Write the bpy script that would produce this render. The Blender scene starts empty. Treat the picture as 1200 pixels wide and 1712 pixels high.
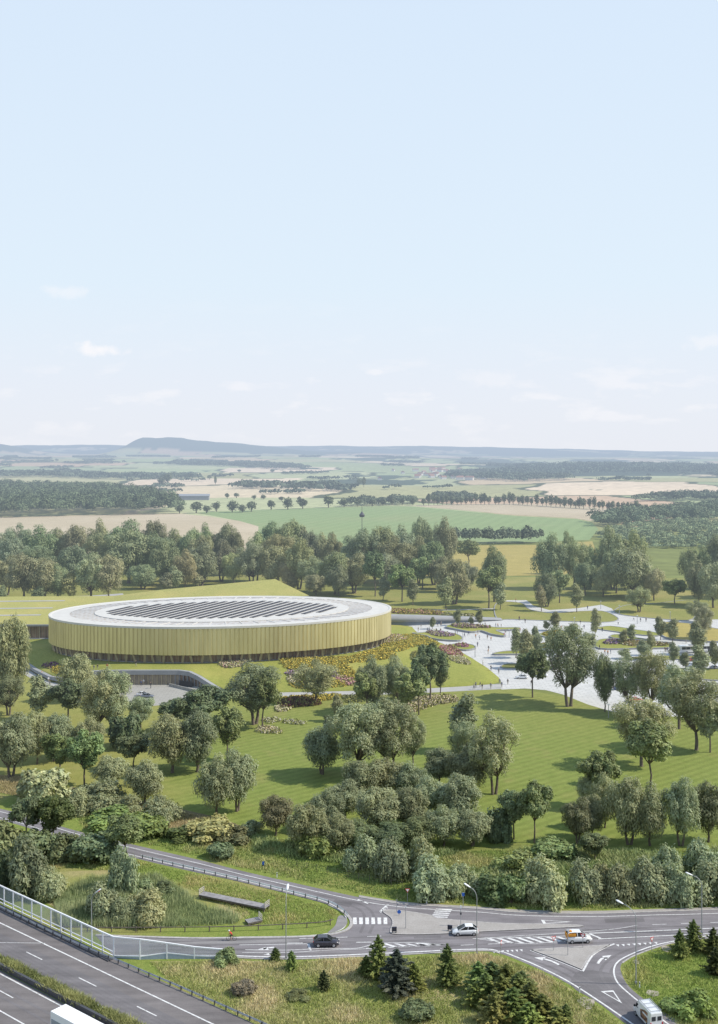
# Aerial view over a gold arena in parkland, with a road junction and motorway in front.
import bpy, bmesh, math, random
import numpy as np
from mathutils import Vector, Matrix, noise as mnoise
from mathutils.geometry import tessellate_polygon

random.seed(11)
RNG = np.random.default_rng(7)
scene = bpy.context.scene
COL = scene.collection
R = math.radians

# ---------------------------------------------------------------- survey numbers
EYE = 83.0            # eye height of the drone above the ground
FPX, CX, HY = 1800.0, 600.0, 752.0


def W(px, py, z=0.0):
    """Point of the place at height z (survey read off a 1200 px wide photograph)."""
    y = (EYE - z) * FPX / (py - HY)
    return Vector(((px - CX) / FPX * y, y, z))


def W2(px, py):
    p = W(px, py)
    return (p.x, p.y)


def ppm(py, z=0.0):
    return (py - HY) / (EYE - z)


# ---------------------------------------------------------------- object helpers
def children(o):
    return KIDS.get(o.name, [])


KIDS = {}


def link(o, parent=None):
    COL.objects.link(o)
    if parent is not None:
        o.parent = parent
        KIDS.setdefault(parent.name, []).append(o)
    return o


def tag(o, label=None, cat=None, group=None, kind=None):
    if label: o['label'] = label
    if cat: o['category'] = cat
    if group: o['group'] = group
    if kind: o['kind'] = kind
    return o


def empty(name, loc=(0, 0, 0), rz=0.0, label=None, cat=None, group=None):
    o = bpy.data.objects.new(name, None)
    o.empty_display_size = 0.5
    o.location = loc
    o.rotation_euler = (0, 0, rz)
    link(o)
    return tag(o, label, cat, group)


def copy_tree(o, parent=None):
    c = o.copy()
    link(c, parent)
    for ch in list(children(o)):
        copy_tree(ch, c)
    return c


class MB:
    """Collects shapes and links them as one mesh object."""
    def __init__(self):
        self.v, self.f, self.m = [], [], []

    def add(self, vs, fs, mi=0):
        b = len(self.v)
        self.v.extend([tuple(p) for p in vs])
        for f in fs:
            self.f.append(tuple(i + b for i in f))
            self.m.append(mi)

    def box(self, c, s, rz=0.0, mi=0, taper=1.0):
        hx, hy, hz = s[0] / 2, s[1] / 2, s[2] / 2
        ca, sa = math.cos(rz), math.sin(rz)
        vs = []
        for z, k in ((-hz, 1.0), (hz, taper)):
            for x, y in ((-hx, -hy), (hx, -hy), (hx, hy), (-hx, hy)):
                x, y = x * k, y * k
                vs.append((c[0] + x * ca - y * sa, c[1] + x * sa + y * ca, c[2] + z))
        self.add(vs, [(3, 2, 1, 0), (4, 5, 6, 7), (0, 1, 5, 4), (1, 2, 6, 5), (2, 3, 7, 6), (3, 0, 4, 7)], mi)

    def bar(self, a, b, w, h, mi=0):
        a, b = Vector(a), Vector(b)
        d = (b - a).normalized()
        s = d.cross(Vector((0, 0, 1)))
        if s.length < 1e-4: s = Vector((1, 0, 0))
        s.normalize()
        u = s.cross(d).normalized()
        s, u = s * w / 2, u * h / 2
        vs = [a - s - u, a + s - u, a + s + u, a - s + u, b - s - u, b + s - u, b + s + u, b - s + u]
        self.add(vs, [(0, 1, 2, 3), (7, 6, 5, 4), (0, 4, 5, 1), (1, 5, 6, 2), (2, 6, 7, 3), (3, 7, 4, 0)], mi)

    def tube(self, pts, radii, n=8, mi=0, cap=True):
        pts = [Vector(p) for p in pts]
        if not hasattr(radii, '__len__'): radii = [radii] * len(pts)
        rings = []
        ref = Vector((0.31, 0.2, 0.93)).normalized()
        for i, p in enumerate(pts):
            d = (pts[min(i + 1, len(pts) - 1)] - pts[max(i - 1, 0)]).normalized()
            a = d.cross(ref)
            if a.length < 1e-3: a = d.cross(Vector((1, 0, 0)))
            a.normalize()
            b = d.cross(a).normalized()
            rings.append([p + (a * math.cos(t) + b * math.sin(t)) * radii[i]
                          for t in (2 * math.pi * k / n for k in range(n))])
        vs = [p for r in rings for p in r]
        fs = []
        for i in range(len(pts) - 1):
            for k in range(n):
                k2 = (k + 1) % n
                fs.append((i * n + k, (i + 1) * n + k, (i + 1) * n + k2, i * n + k2))
        if cap:
            fs.append(tuple(range(n)))
            fs.append(tuple((len(pts) - 1) * n + k for k in reversed(range(n))))
        self.add(vs, fs, mi)

    def prism(self, poly, z0, z1, mi=0, top_mi=None, inset=0.0):
        n = len(poly)
        zt = z1 if hasattr(z1, '__len__') else [z1] * n
        vs = [(p[0], p[1], z0) for p in poly] + [(p[0], p[1], zt[i]) for i, p in enumerate(poly)]
        area = sum(poly[i][0] * poly[(i + 1) % n][1] - poly[(i + 1) % n][0] * poly[i][1] for i in range(n))
        o = range(n) if area > 0 else list(reversed(range(n)))
        o = list(o)
        fs = [(o[i], o[(i + 1) % n], o[(i + 1) % n] + n, o[i] + n) for i in range(n)]
        self.add(vs, fs, mi)
        tri = tessellate_polygon([[Vector((p[0], p[1], 0)) for p in poly]])
        top = []
        for t in tri:
            a, b, c = [Vector((poly[i][0], poly[i][1])) for i in t]
            cr = (b - a).x * (c - a).y - (b - a).y * (c - a).x
            t = tuple(t) if cr > 0 else tuple(reversed(t))
            top.append(t)
        self.add([(p[0], p[1], zt[i]) for i, p in enumerate(poly)], top, mi if top_mi is None else top_mi)

    def ribbon(self, pts, w, z, mi=0, off=0.0):
        """flat strip of width w along a list of (x, y)"""
        n = len(pts)
        vs = []
        for i in range(n):
            a = Vector(pts[max(i - 1, 0)][:2]); b = Vector(pts[min(i + 1, n - 1)][:2])
            d = (b - a).normalized()
            nn = Vector((-d.y, d.x))
            p = Vector(pts[i][:2])
            q = p + nn * (off + w / 2); r = p + nn * (off - w / 2)
            vs += [(q.x, q.y, z), (r.x, r.y, z)]
        self.add(vs, [(2 * i, 2 * i + 1, 2 * i + 3, 2 * i + 2) for i in range(n - 1)], mi)

    def build(self, name, mats, parent=None, smooth=False, bevel=0.0):
        me = bpy.data.meshes.new(name)
        me.from_pydata(self.v, [], self.f)
        for m in (mats if isinstance(mats, (list, tuple)) else [mats]):
            me.materials.append(m)
        if any(self.m):
            me.polygons.foreach_set('material_index', self.m)
        if bevel > 0:
            bm = bmesh.new(); bm.from_mesh(me)
            bmesh.ops.remove_doubles(bm, verts=bm.verts, dist=1e-5)
            es = [e for e in bm.edges if len(e.link_faces) == 2 and e.calc_face_angle(0) > R(28)]
            bmesh.ops.bevel(bm, geom=es, offset=bevel, segments=2, profile=0.6, affect='EDGES', clamp_overlap=True)
            bm.to_mesh(me); bm.free()
        if smooth:
            me.polygons.foreach_set('use_smooth', [True] * len(me.polygons))
        me.update()
        return link(bpy.data.objects.new(name, me), parent)


def catmull(pts, n=6, closed=False):
    P = [Vector(p) for p in pts]
    out = []
    m = len(P)
    for i in range(m if closed else m - 1):
        p0 = P[(i - 1) % m] if closed else P[max(i - 1, 0)]
        p1, p2 = P[i], P[(i + 1) % m]
        p3 = P[(i + 2) % m] if closed else P[min(i + 2, m - 1)]
        for k in range(n):
            t = k / n
            out.append(0.5 * ((2 * p1) + (p2 - p0) * t + (2 * p0 - 5 * p1 + 4 * p2 - p3) * t * t
                              + (3 * p1 - p0 - 3 * p2 + p3) * t ** 3))
    if not closed: out.append(P[-1])
    return out


def curve_px(pts, n=6, closed=False):
    return [(v.x, v.y) for v in catmull([W2(*p) for p in pts], n, closed)]


def arclen(pts):
    s = [0.0]
    for a, b in zip(pts, pts[1:]):
        s.append(s[-1] + math.hypot(b[0] - a[0], b[1] - a[1]))
    return s


def along(pts, d):
    s = arclen(pts)
    d = min(max(d, 0), s[-1])
    for i in range(len(s) - 1):
        if d <= s[i + 1] or i == len(s) - 2:
            t = (d - s[i]) / max(1e-6, s[i + 1] - s[i])
            a, b = pts[i], pts[i + 1]
            return tuple(a[k] + (b[k] - a[k]) * t for k in range(len(a))), math.atan2(b[1] - a[1], b[0] - a[0])


def inside(x, y, poly):
    c = False
    j = len(poly) - 1
    for i in range(len(poly)):
        xi, yi = poly[i][0], poly[i][1]; xj, yj = poly[j][0], poly[j][1]
        if (yi > y) != (yj > y) and x < (xj - xi) * (y - yi) / (yj - yi) + xi: c = not c
        j = i
    return c


# ---------------------------------------------------------------- materials
MATS = {}
PAINTED_HAZE_COL = (0.485, 0.58, 0.72, 1)


def painted_haze_group():  # haze painted into surfaces: a glowing tint that grows with distance from the origin
    g = bpy.data.node_groups.new('painted haze', 'ShaderNodeTree')
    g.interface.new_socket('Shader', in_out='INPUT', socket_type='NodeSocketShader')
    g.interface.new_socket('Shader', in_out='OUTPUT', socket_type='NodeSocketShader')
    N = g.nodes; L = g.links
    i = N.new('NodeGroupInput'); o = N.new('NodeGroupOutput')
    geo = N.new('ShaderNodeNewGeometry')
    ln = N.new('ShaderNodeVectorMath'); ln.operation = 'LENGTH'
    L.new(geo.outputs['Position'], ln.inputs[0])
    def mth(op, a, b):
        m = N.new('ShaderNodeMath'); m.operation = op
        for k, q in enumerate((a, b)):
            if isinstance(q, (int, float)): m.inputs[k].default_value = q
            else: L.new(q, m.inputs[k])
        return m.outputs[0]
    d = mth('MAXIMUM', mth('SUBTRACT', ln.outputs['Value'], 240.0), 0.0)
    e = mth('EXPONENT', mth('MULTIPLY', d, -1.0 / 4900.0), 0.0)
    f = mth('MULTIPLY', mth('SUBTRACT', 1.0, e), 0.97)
    em = N.new('ShaderNodeEmission'); em.inputs['Color'].default_value = PAINTED_HAZE_COL
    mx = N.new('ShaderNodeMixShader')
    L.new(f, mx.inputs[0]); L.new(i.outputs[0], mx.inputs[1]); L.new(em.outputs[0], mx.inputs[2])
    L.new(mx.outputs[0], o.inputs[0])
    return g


PAINTED_HAZE = painted_haze_group()


class NT:
    def __init__(self, name):
        self.mat = bpy.data.materials.new(name)
        self.mat.use_nodes = True
        self.t = self.mat.node_tree
        self.t.nodes.clear()
        self.mat.cycles.emission_sampling = 'NONE'

    def n(self, typ, **kw):
        nd = self.t.nodes.new(typ)
        for k, v in kw.items():
            if k.startswith('i_'):
                nd.inputs[k[2:].replace('_', ' ')].default_value = v
            else:
                setattr(nd, k, v)
        return nd

    def l(self, a, b):
        self.t.links.new(a, b)

    def coords(self, scale=(1, 1, 1), rz=0.0, obj=False):
        if obj:
            src = self.n('ShaderNodeTexCoord').outputs['Object']
        else:
            src = self.n('ShaderNodeNewGeometry').outputs['Position']
        mp = self.n('ShaderNodeMapping')
        mp.inputs['Scale'].default_value = scale
        mp.inputs['Rotation'].default_value = (0, 0, rz)
        self.l(src, mp.inputs['Vector'])
        return mp.outputs[0]

    def noise(self, scale, vec=None, detail=4.0, rough=0.55):
        nz = self.n('ShaderNodeTexNoise')
        nz.inputs['Scale'].default_value = scale
        nz.inputs['Detail'].default_value = detail
        nz.inputs['Roughness'].default_value = rough
        if vec is None: vec = self.coords()
        self.l(vec, nz.inputs['Vector'])
        return nz.outputs['Fac']

    def ramp(self, fac, stops):
        r = self.n('ShaderNodeValToRGB')
        e = r.color_ramp.elements
        while len(e) < len(stops): e.new(0.5)
        for k, (p, c) in enumerate(stops):
            e[k].position = p
            e[k].color = (c[0], c[1], c[2], 1) if hasattr(c, '__len__') else (c, c, c, 1)
        self.l(fac, r.inputs[0])
        return r.outputs[0]

    def mix(self, fac, a, b, mode='MIX'):
        m = self.n('ShaderNodeMix', data_type='RGBA', blend_type=mode)
        for sock, q in ((m.inputs[0], fac), (m.inputs[6], a), (m.inputs[7], b)):
            if isinstance(q, (int, float)): sock.default_value = q
            elif isinstance(q, tuple): sock.default_value = (q[0], q[1], q[2], 1)
            else: self.l(q, sock)
        return m.outputs[2]

    def math(self, op, a, b=0.0):
        m = self.n('ShaderNodeMath', operation=op)
        for k, q in enumerate((a, b)):
            if isinstance(q, (int, float)): m.inputs[k].default_value = q
            else: self.l(q, m.inputs[k])
        return m.outputs[0]

    def bsdf(self, color, rough=0.7, metallic=0.0, spec=0.3, bump=None, bump_str=0.3, bump_dist=0.1):
        b = self.n('ShaderNodeBsdfPrincipled')
        if isinstance(color, tuple): b.inputs['Base Color'].default_value = (*color[:3], 1)
        else: self.l(color, b.inputs['Base Color'])
        if isinstance(rough, (int, float)): b.inputs['Roughness'].default_value = rough
        else: self.l(rough, b.inputs['Roughness'])
        b.inputs['Metallic'].default_value = metallic
        b.inputs['Specular IOR Level'].default_value = spec
        if bump is not None:
            bp = self.n('ShaderNodeBump')
            bp.inputs['Strength'].default_value = bump_str
            bp.inputs['Distance'].default_value = bump_dist
            self.l(bump, bp.inputs['Height'])
            self.l(bp.outputs[0], b.inputs['Normal'])
        self.b = b
        return b.outputs[0]

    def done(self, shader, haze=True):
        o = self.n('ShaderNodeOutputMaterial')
        if haze:  # blend the painted distance glow over this surface, no real volume
            g = self.n('ShaderNodeGroup'); g.node_tree = PAINTED_HAZE
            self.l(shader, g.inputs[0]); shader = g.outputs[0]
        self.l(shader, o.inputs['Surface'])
        MATS[self.mat.name] = self.mat
        return self.mat


def plain(name, col, rough=0.6, metallic=0.0, spec=0.4, var=0.12, scale=3.0, bump=0.0, haze=True):
    t = NT(name)
    nz = t.noise(scale)
    k0, k1 = 1 - var, 1 + var
    c = t.ramp(nz, [(0.3, tuple(min(1, q * k0) for q in col)), (0.7, tuple(min(1, q * k1) for q in col))])
    s = t.bsdf(c, rough, metallic, spec, nz if bump else None, bump)
    return t.done(s, haze)


def tinted(name, rough=0.35, metallic=0.0, spec=0.5, coat=0.0):
    """paint whose colour is the object's own colour"""
    t = NT(name)
    oi = t.n('ShaderNodeObjectInfo')
    nz = t.noise(1.2)
    c = t.mix(1.0, oi.outputs['Color'], t.ramp(nz, [(0.3, 0.9), (0.7, 1.0)]), 'MULTIPLY')
    s = t.bsdf(c, rough, metallic, spec)
    t.b.inputs['Coat Weight'].default_value = coat
    return t.done(s)


def grassy(name, dark, light, dry, dry_pos=(0.55, 0.75), big=0.03, small=0.8, bump=0.35, stripes=None):
    t = NT(name)
    v = t.coords()
    a = t.noise(big, v, 5)
    b = t.noise(small, v, 6, 0.7)
    c = t.noise(4.5, v, 3, 0.7)
    col = t.mix(t.ramp(b, [(0.3, 0.0), (0.7, 1.0)]), dark, light)
    col = t.mix(t.ramp(a, [(dry_pos[0], 0.0), (dry_pos[1], 1.0)]), col, dry)
    col = t.mix(1.0, col, t.ramp(c, [(0.25, 0.62), (0.75, 1.3)]), 'MULTIPLY')
    if stripes:
        wv = t.n('ShaderNodeTexWave', wave_type='BANDS', bands_direction='X')
        wv.inputs['Scale'].default_value = stripes[0]
        wv.inputs['Distortion'].default_value = 1.5
        wv.inputs['Detail Scale'].default_value = 0.3
        t.l(t.coords((1, 1, 1), stripes[1]), wv.inputs['Vector'])
        col = t.mix(1.0, col, t.ramp(wv.outputs['Fac'], [(0.2, 0.965), (0.8, 1.03)]), 'MULTIPLY')
    h = t.math('ADD', b, c)
    return t.done(t.bsdf(col, 0.9, 0, 0.1, h, bump, 0.35))


def leafy(name, trans=0.2, spec=0.25):
    t = NT(name)
    oi = t.n('ShaderNodeObjectInfo')
    at = t.n('ShaderNodeAttribute', attribute_name='tone')
    c = t.mix(1.0, oi.outputs['Color'], at.outputs['Color'], 'MULTIPLY')
    r = t.ramp(oi.outputs['Random'], [(0.0, 0.86), (1.0, 1.12)])
    c = t.mix(1.0, c, r, 'MULTIPLY')
    s = t.bsdf(c, 0.55, 0, spec)
    tr = t.n('ShaderNodeBsdfTranslucent')
    t.l(t.mix(1.0, c, (1.15, 1.25, 0.6), 'MULTIPLY'), tr.inputs['Color'])
    mx = t.n('ShaderNodeMixShader'); mx.inputs[0].default_value = trans
    t.l(s, mx.inputs[1]); t.l(tr.outputs[0], mx.inputs[2])
    return t.done(mx.outputs[0])


def attr_mat(name, rough=0.9, mul_noise=None):
    t = NT(name)
    at = t.n('ShaderNodeAttribute', attribute_name='tone')
    c = at.outputs['Color']
    if mul_noise:
        c = t.mix(1.0, c, t.ramp(t.noise(mul_noise, None, 6, 0.7), [(0.28, 0.68), (0.72, 1.28)]), 'MULTIPLY')
    return t.done(t.bsdf(c, rough, 0, 0.15))


M_LEAF = leafy('leaves')
M_FIR = leafy('fir needles', 0.08, 0.2)
M_BARK = plain('bark', (0.13, 0.105, 0.08), 0.9, var=0.3, scale=2.0, bump=0.3)
M_TUFT = attr_mat('grass blades')
M_TERRAIN = attr_mat('country side', 0.95, 0.05)


def asphalt(name, base, light):
    t = NT(name)
    v = t.coords()
    big = t.noise(0.12, v, 5, 0.6)
    streak = t.noise(0.5, t.coords((0.25, 1.3, 1), 0.15), 4)
    fine = t.noise(9.0, v, 2, 0.8)
    c = t.mix(t.ramp(big, [(0.35, 0.0), (0.68, 1.0)]), base, light)
    c = t.mix(1.0, c, t.ramp(streak, [(0.3, 0.78), (0.7, 1.12)]), 'MULTIPLY')
    c = t.mix(1.0, c, t.ramp(fine, [(0.25, 0.82), (0.75, 1.18)]), 'MULTIPLY')
    return t.done(t.bsdf(c, 0.82, 0, 0.3, fine, 0.2, 0.03), False)


M_ASPHALT = asphalt('asphalt', (0.178, 0.164, 0.172), (0.222, 0.206, 0.215))
M_MOTORWAY = asphalt('motorway asphalt', (0.142, 0.128, 0.127), (0.188, 0.171, 0.169))
M_PATCH = asphalt('asphalt repair', (0.138, 0.128, 0.133), (0.166, 0.155, 0.159))
M_PALE = asphalt('worn pale asphalt', (0.21, 0.20, 0.20), (0.26, 0.245, 0.245))


def paint_mat():
    t = NT('road paint')
    f = t.noise(2.2, None, 6, 0.75)
    c = t.ramp(f, [(0.32, (0.24, 0.23, 0.23)), (0.44, (0.55, 0.54, 0.54)), (0.62, (0.72, 0.72, 0.71))])
    return t.done(t.bsdf(c, 0.7, 0, 0.3), False)


M_PAINT = paint_mat()
M_KERB = plain('kerb stone', (0.36, 0.34, 0.33), 0.85, var=0.2, scale=1.5, bump=0.2)


def paving(name, c0, c1, brick=0.0):
    t = NT(name)
    v = t.coords()
    a = t.noise(0.25, v, 6, 0.65)
    f = t.noise(3.0, v, 4, 0.7)
    c = t.mix(t.ramp(a, [(0.3, 0.0), (0.7, 1.0)]), c0, c1)
    c = t.mix(1.0, c, t.ramp(f, [(0.2, 0.85), (0.7, 1.08)]), 'MULTIPLY')
    if brick:
        bk = t.n('ShaderNodeTexBrick')
        bk.inputs['Scale'].default_value = brick
        bk.inputs['Color1'].default_value = (1, 1, 1, 1); bk.inputs['Color2'].default_value = (0.93, 0.93, 0.93, 1)
        bk.inputs['Mortar'].default_value = (0.8, 0.8, 0.8, 1); bk.inputs['Mortar Size'].default_value = 0.03
        t.l(v, bk.inputs['Vector'])
        c = t.mix(1.0, c, bk.outputs['Color'], 'MULTIPLY')
    return t.done(t.bsdf(c, 0.8, 0, 0.3))


M_PLAZA = paving('pale plaza concrete', (0.485, 0.48, 0.465), (0.60, 0.59, 0.57), 0.16)
M_YARD = paving('courtyard paving', (0.33, 0.315, 0.285), (0.38, 0.365, 0.33), 0.2)
M_ISLAND = paving('island cobbles', (0.32, 0.295, 0.275), (0.40, 0.375, 0.355), 0.9)
M_PATH = paving('path gravel', (0.34, 0.33, 0.315), (0.41, 0.40, 0.38))
M_CONC = paving('concrete', (0.25, 0.255, 0.265), (0.31, 0.315, 0.325))
M_WHITE = plain('white metal', (0.74, 0.75, 0.77), 0.4, var=0.05, scale=1.0)
M_STEEL = plain('galvanised steel', (0.40, 0.41, 0.43), 0.45, 0.6, var=0.15, scale=2.0)
M_DARKSTEEL = plain('dark steel', (0.09, 0.09, 0.10), 0.5, 0.4)
M_POLE = plain('grey pole paint', (0.30, 0.31, 0.32), 0.5, 0.2)
M_TIMBER = plain('weathered timber', (0.12, 0.10, 0.085), 0.9, var=0.3, scale=3.0)
M_PAINTCOL = tinted('car paint', 0.28, 0.15, 0.5, 0.6)
M_FABRIC = tinted('clothing', 0.9)
M_GLASSDARK = plain('dark glass', (0.02, 0.024, 0.03), 0.08, 0.0, 0.8, var=0.3)
M_TYRE = plain('tyre rubber', (0.02, 0.02, 0.02), 0.9)
M_RIM = plain('alloy rim', (0.5, 0.5, 0.52), 0.35, 0.7)
M_BLACKPLASTIC = plain('black plastic', (0.03, 0.03, 0.035), 0.6)
M_RED = plain('red lamp', (0.45, 0.02, 0.02), 0.4)
M_SIGNRED = plain('sign red', (0.55, 0.04, 0.045), 0.5)
M_SIGNWHITE = plain('sign white', (0.78, 0.78, 0.78), 0.5, var=0.04)
M_SIGNBLUE = plain('sign blue', (0.03, 0.12, 0.46), 0.5)
M_ORANGE = plain('orange board', (0.62, 0.27, 0.03), 0.6)
M_SKIN = plain('skin', (0.42, 0.26, 0.19), 0.6)
M_HAIR = plain('hair', (0.05, 0.035, 0.025), 0.7)

# ground covers
M_LAWN = grassy('mown lawn', (0.072, 0.102, 0.016), (0.115, 0.138, 0.027), (0.165, 0.16, 0.042), (0.5, 0.78), 0.018, 0.35, 0.15, (0.12, 0.9))
def park_mat():
    """mown lawn that turns to yellow meadow towards the west and towards the plaza"""
    t = NT('park lawn')
    v = t.coords()
    sp = t.n('ShaderNodeSeparateXYZ'); t.l(t.n('ShaderNodeNewGeometry').outputs['Position'], sp.inputs[0])
    nz = t.noise(0.035, v, 5, 0.6)
    wob = t.math('MULTIPLY', t.math('SUBTRACT', nz, 0.5), 60.0)
    def sm(x, a, b):
        m = t.n('ShaderNodeMapRange', interpolation_type='SMOOTHSTEP')
        m.inputs['From Min'].default_value = a; m.inputs['From Max'].default_value = b
        t.l(x, m.inputs['Value']); return m.outputs[0]
    west = sm(t.math('ADD', sp.outputs['X'], wob), -34.0, -62.0)
    north = t.math('MULTIPLY', sm(t.math('ADD', sp.outputs['Y'], wob), 285.0, 395.0), 0.75)
    f = t.math('MAXIMUM', west, north)
    b = t.noise(0.4, v, 6, 0.7); c = t.noise(4.5, v, 3, 0.7)
    green = t.mix(t.ramp(b, [(0.3, 0.0), (0.7, 1.0)]), (0.155, 0.198, 0.046), (0.22, 0.252, 0.068))
    yel = t.mix(t.ramp(b, [(0.3, 0.0), (0.7, 1.0)]), (0.205, 0.215, 0.058), (0.295, 0.285, 0.09))
    col = t.mix(f, green, yel)
    worn = t.noise(0.09, v, 6, 0.65)
    col = t.mix(t.ramp(worn, [(0.56, 0.0), (0.72, 0.55)]), col, (0.27, 0.24, 0.09))
    wv = t.n('ShaderNodeTexWave', wave_type='BANDS', bands_direction='X')
    wv.inputs['Scale'].default_value = 0.12; wv.inputs['Distortion'].default_value = 4.0; wv.inputs['Detail Scale'].default_value = 0.2
    t.l(t.coords((1, 1, 1), 0.9), wv.inputs['Vector'])
    st = t.mix(f, t.ramp(wv.outputs['Fac'], [(0.2, 0.92), (0.8, 1.06)]), (1.0, 1.0, 1.0))
    col = t.mix(1.0, col, st, 'MULTIPLY')
    col = t.mix(1.0, col, t.ramp(c, [(0.25, 0.68), (0.75, 1.25)]), 'MULTIPLY')
    return t.done(t.bsdf(col, 0.9, 0, 0.1, t.math('ADD', b, c), 0.2, 0.3))


M_PARK = park_mat()
M_MEADOW = grassy('yellow meadow', (0.196, 0.207, 0.056), (0.274, 0.269, 0.084), (0.325, 0.280, 0.101), (0.48, 0.72), 0.03, 0.7, 0.3)
M_MOUND = grassy('mound grass', (0.207, 0.230, 0.052), (0.287, 0.293, 0.075), (0.345, 0.316, 0.092), (0.5, 0.75), 0.04, 0.8, 0.3)
M_ROOFGRASS = grassy('roof grass', (0.302, 0.297, 0.092), (0.400, 0.373, 0.135), (0.410, 0.362, 0.130), (0.45, 0.7), 0.05, 0.9, 0.4)
M_VERGE = grassy('verge grass', (0.150, 0.206, 0.044), (0.237, 0.269, 0.069), (0.300, 0.263, 0.106), (0.5, 0.7), 0.06, 0.9, 0.5)
M_ROUGH = grassy('rough grass bank', (0.218, 0.241, 0.069), (0.322, 0.310, 0.115), (0.414, 0.345, 0.184), (0.46, 0.66), 0.07, 0.7, 0.6)
M_EARTH = grassy('dry bank', (0.168, 0.138, 0.072), (0.252, 0.204, 0.108), (0.300, 0.240, 0.132), (0.45, 0.7), 0.06, 0.8, 0.5)
M_GREENFIELD = grassy('green crop', (0.215, 0.285, 0.125), (0.25, 0.315, 0.145), (0.265, 0.30, 0.145), (0.5, 0.75), 0.006, 0.05, 0.1, (0.02, 0.3))
M_STUBBLE = grassy('stubble field', (0.408, 0.336, 0.228), (0.492, 0.408, 0.282), (0.516, 0.432, 0.312), (0.45, 0.7), 0.006, 0.06, 0.1, (0.018, 1.5))
M_OCHRE = grassy('ochre meadow', (0.310, 0.259, 0.081), (0.402, 0.328, 0.109), (0.380, 0.310, 0.115), (0.5, 0.7), 0.012, 0.1, 0.15)

# ---------------------------------------------------------------- camera, world, sun
cam_d = bpy.data.cameras.new('camera')
cam = bpy.data.objects.new('camera', cam_d)
COL.objects.link(cam)
cam.location = (0, 0, EYE)
cam.rotation_euler = (R(90), 0, 0)
cam_d.sensor_fit = 'HORIZONTAL'
cam_d.sensor_width = 36.0
cam_d.lens = 36.0 * FPX / 1200.0
cam_d.shift_y = -(856.0 - HY) / 1200.0
cam_d.clip_start = 1.0
cam_d.clip_end = 60000.0
scene.camera = cam

SUN_EL, SUN_AZ = R(45), R(-4)          # azimuth measured from +X towards +Y
to_sun = Vector((math.cos(SUN_EL) * math.cos(SUN_AZ), math.cos(SUN_EL) * math.sin(SUN_AZ), math.sin(SUN_EL)))
sd = bpy.data.lights.new('sun', 'SUN')
sd.energy = 5.0
sd.angle = R(0.5)
sd.color = (1.0, 0.935, 0.81)
sun = bpy.data.objects.new('sun', sd)
sun.rotation_euler = to_sun.to_track_quat('Z', 'Y').to_euler()
sun.location = (200, 100, 300)
COL.objects.link(sun)

world = bpy.data.worlds.new('World')
scene.world = world
world.use_nodes = True
wt = world.node_tree
wt.nodes.clear()
wn = wt.nodes.new
wl = wt.links.new
sky = wn('ShaderNodeTexSky'); sky.sky_type = 'NISHITA'; sky.sun_disc = False
sky.sun_elevation = SUN_EL
sky.sun_rotation = R(90) - SUN_AZ
sky.air_density = 1.0; sky.dust_density = 2.0; sky.ozone_density = 1.5
tc = wn('ShaderNodeTexCoord')
sep = wn('ShaderNodeSeparateXYZ'); wl(tc.outputs['Generated'], sep.inputs[0])
hz = wn('ShaderNodeValToRGB')          # thin high haze whitening the sky, strongest near the horizon
e = hz.color_ramp.elements
e[0].position = 0.0; e[0].color = (8.95, 9.25, 9.95, 1)
e[1].position = 0.38; e[1].color = (7.5, 8.85, 10.4, 1)
q = e.new(0.06); q.color = (8.6, 9.15, 10.1, 1)
q = e.new(0.15); q.color = (8.05, 9.25, 10.35, 1)
q = e.new(0.62); q.color = (4.6, 6.4, 9.2, 1)
q = e.new(1.0); q.color = (2.8, 4.5, 7.6, 1)
wl(sep.outputs['Z'], hz.inputs[0])
mx = wn('ShaderNodeMix'); mx.data_type = 'RGBA'; mx.inputs[0].default_value = 0.9
wl(sky.outputs[0], mx.inputs[6]); wl(hz.outputs[0], mx.inputs[7])
# small fair-weather clouds low over the horizon
mp = wn('ShaderNodeMapping'); mp.inputs['Scale'].default_value = (9.0, 9.0, 30.0); mp.inputs['Location'].default_value = (0.35, 0.0, 0.6)
wl(tc.outputs['Generated'], mp.inputs[0])
nz = wn('ShaderNodeTexNoise'); nz.inputs['Scale'].default_value = 1.9; nz.inputs['Detail'].default_value = 7; nz.inputs['Roughness'].default_value = 0.55
wl(mp.outputs[0], nz.inputs[0])
cr = wn('ShaderNodeValToRGB'); cr.color_ramp.elements[0].position = 0.55; cr.color_ramp.elements[1].position = 0.68
wl(nz.outputs['Fac'], cr.inputs[0])
band = wn('ShaderNodeValToRGB')
b = band.color_ramp.elements
b[0].position = 0.0; b[0].color = (0.1, 0.1, 0.1, 1); b[1].position = 0.16; b[1].color = (0, 0, 0, 1)
q = b.new(0.035); q.color = (0.4, 0.4, 0.4, 1)
q = b.new(0.065); q.color = (0.36, 0.36, 0.36, 1)
q = b.new(0.085); q.color = (0.12, 0.12, 0.12, 1)
wl(sep.outputs['Z'], band.inputs[0])
mm = wn('ShaderNodeMath'); mm.operation = 'MULTIPLY'
wl(cr.outputs[0], mm.inputs[0]); wl(band.outputs[0], mm.inputs[1])
m2 = wn('ShaderNodeMix'); m2.data_type = 'RGBA'
wl(mm.outputs[0], m2.inputs[0]); wl(mx.outputs[2], m2.inputs[6]); m2.inputs[7].default_value = (10.0, 9.8, 9.95, 1)
def wmath(op, a_, b_):
    m = wn('ShaderNodeMath'); m.operation = op
    for k, q_ in enumerate((a_, b_)):
        if isinstance(q_, (int, float)): m.inputs[k].default_value = q_
        else: wl(q_, m.inputs[k])
    return m.outputs[0]
puff = None
pz = wn('ShaderNodeTexNoise'); pz.inputs['Scale'].default_value = 55; pz.inputs['Detail'].default_value = 5
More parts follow.
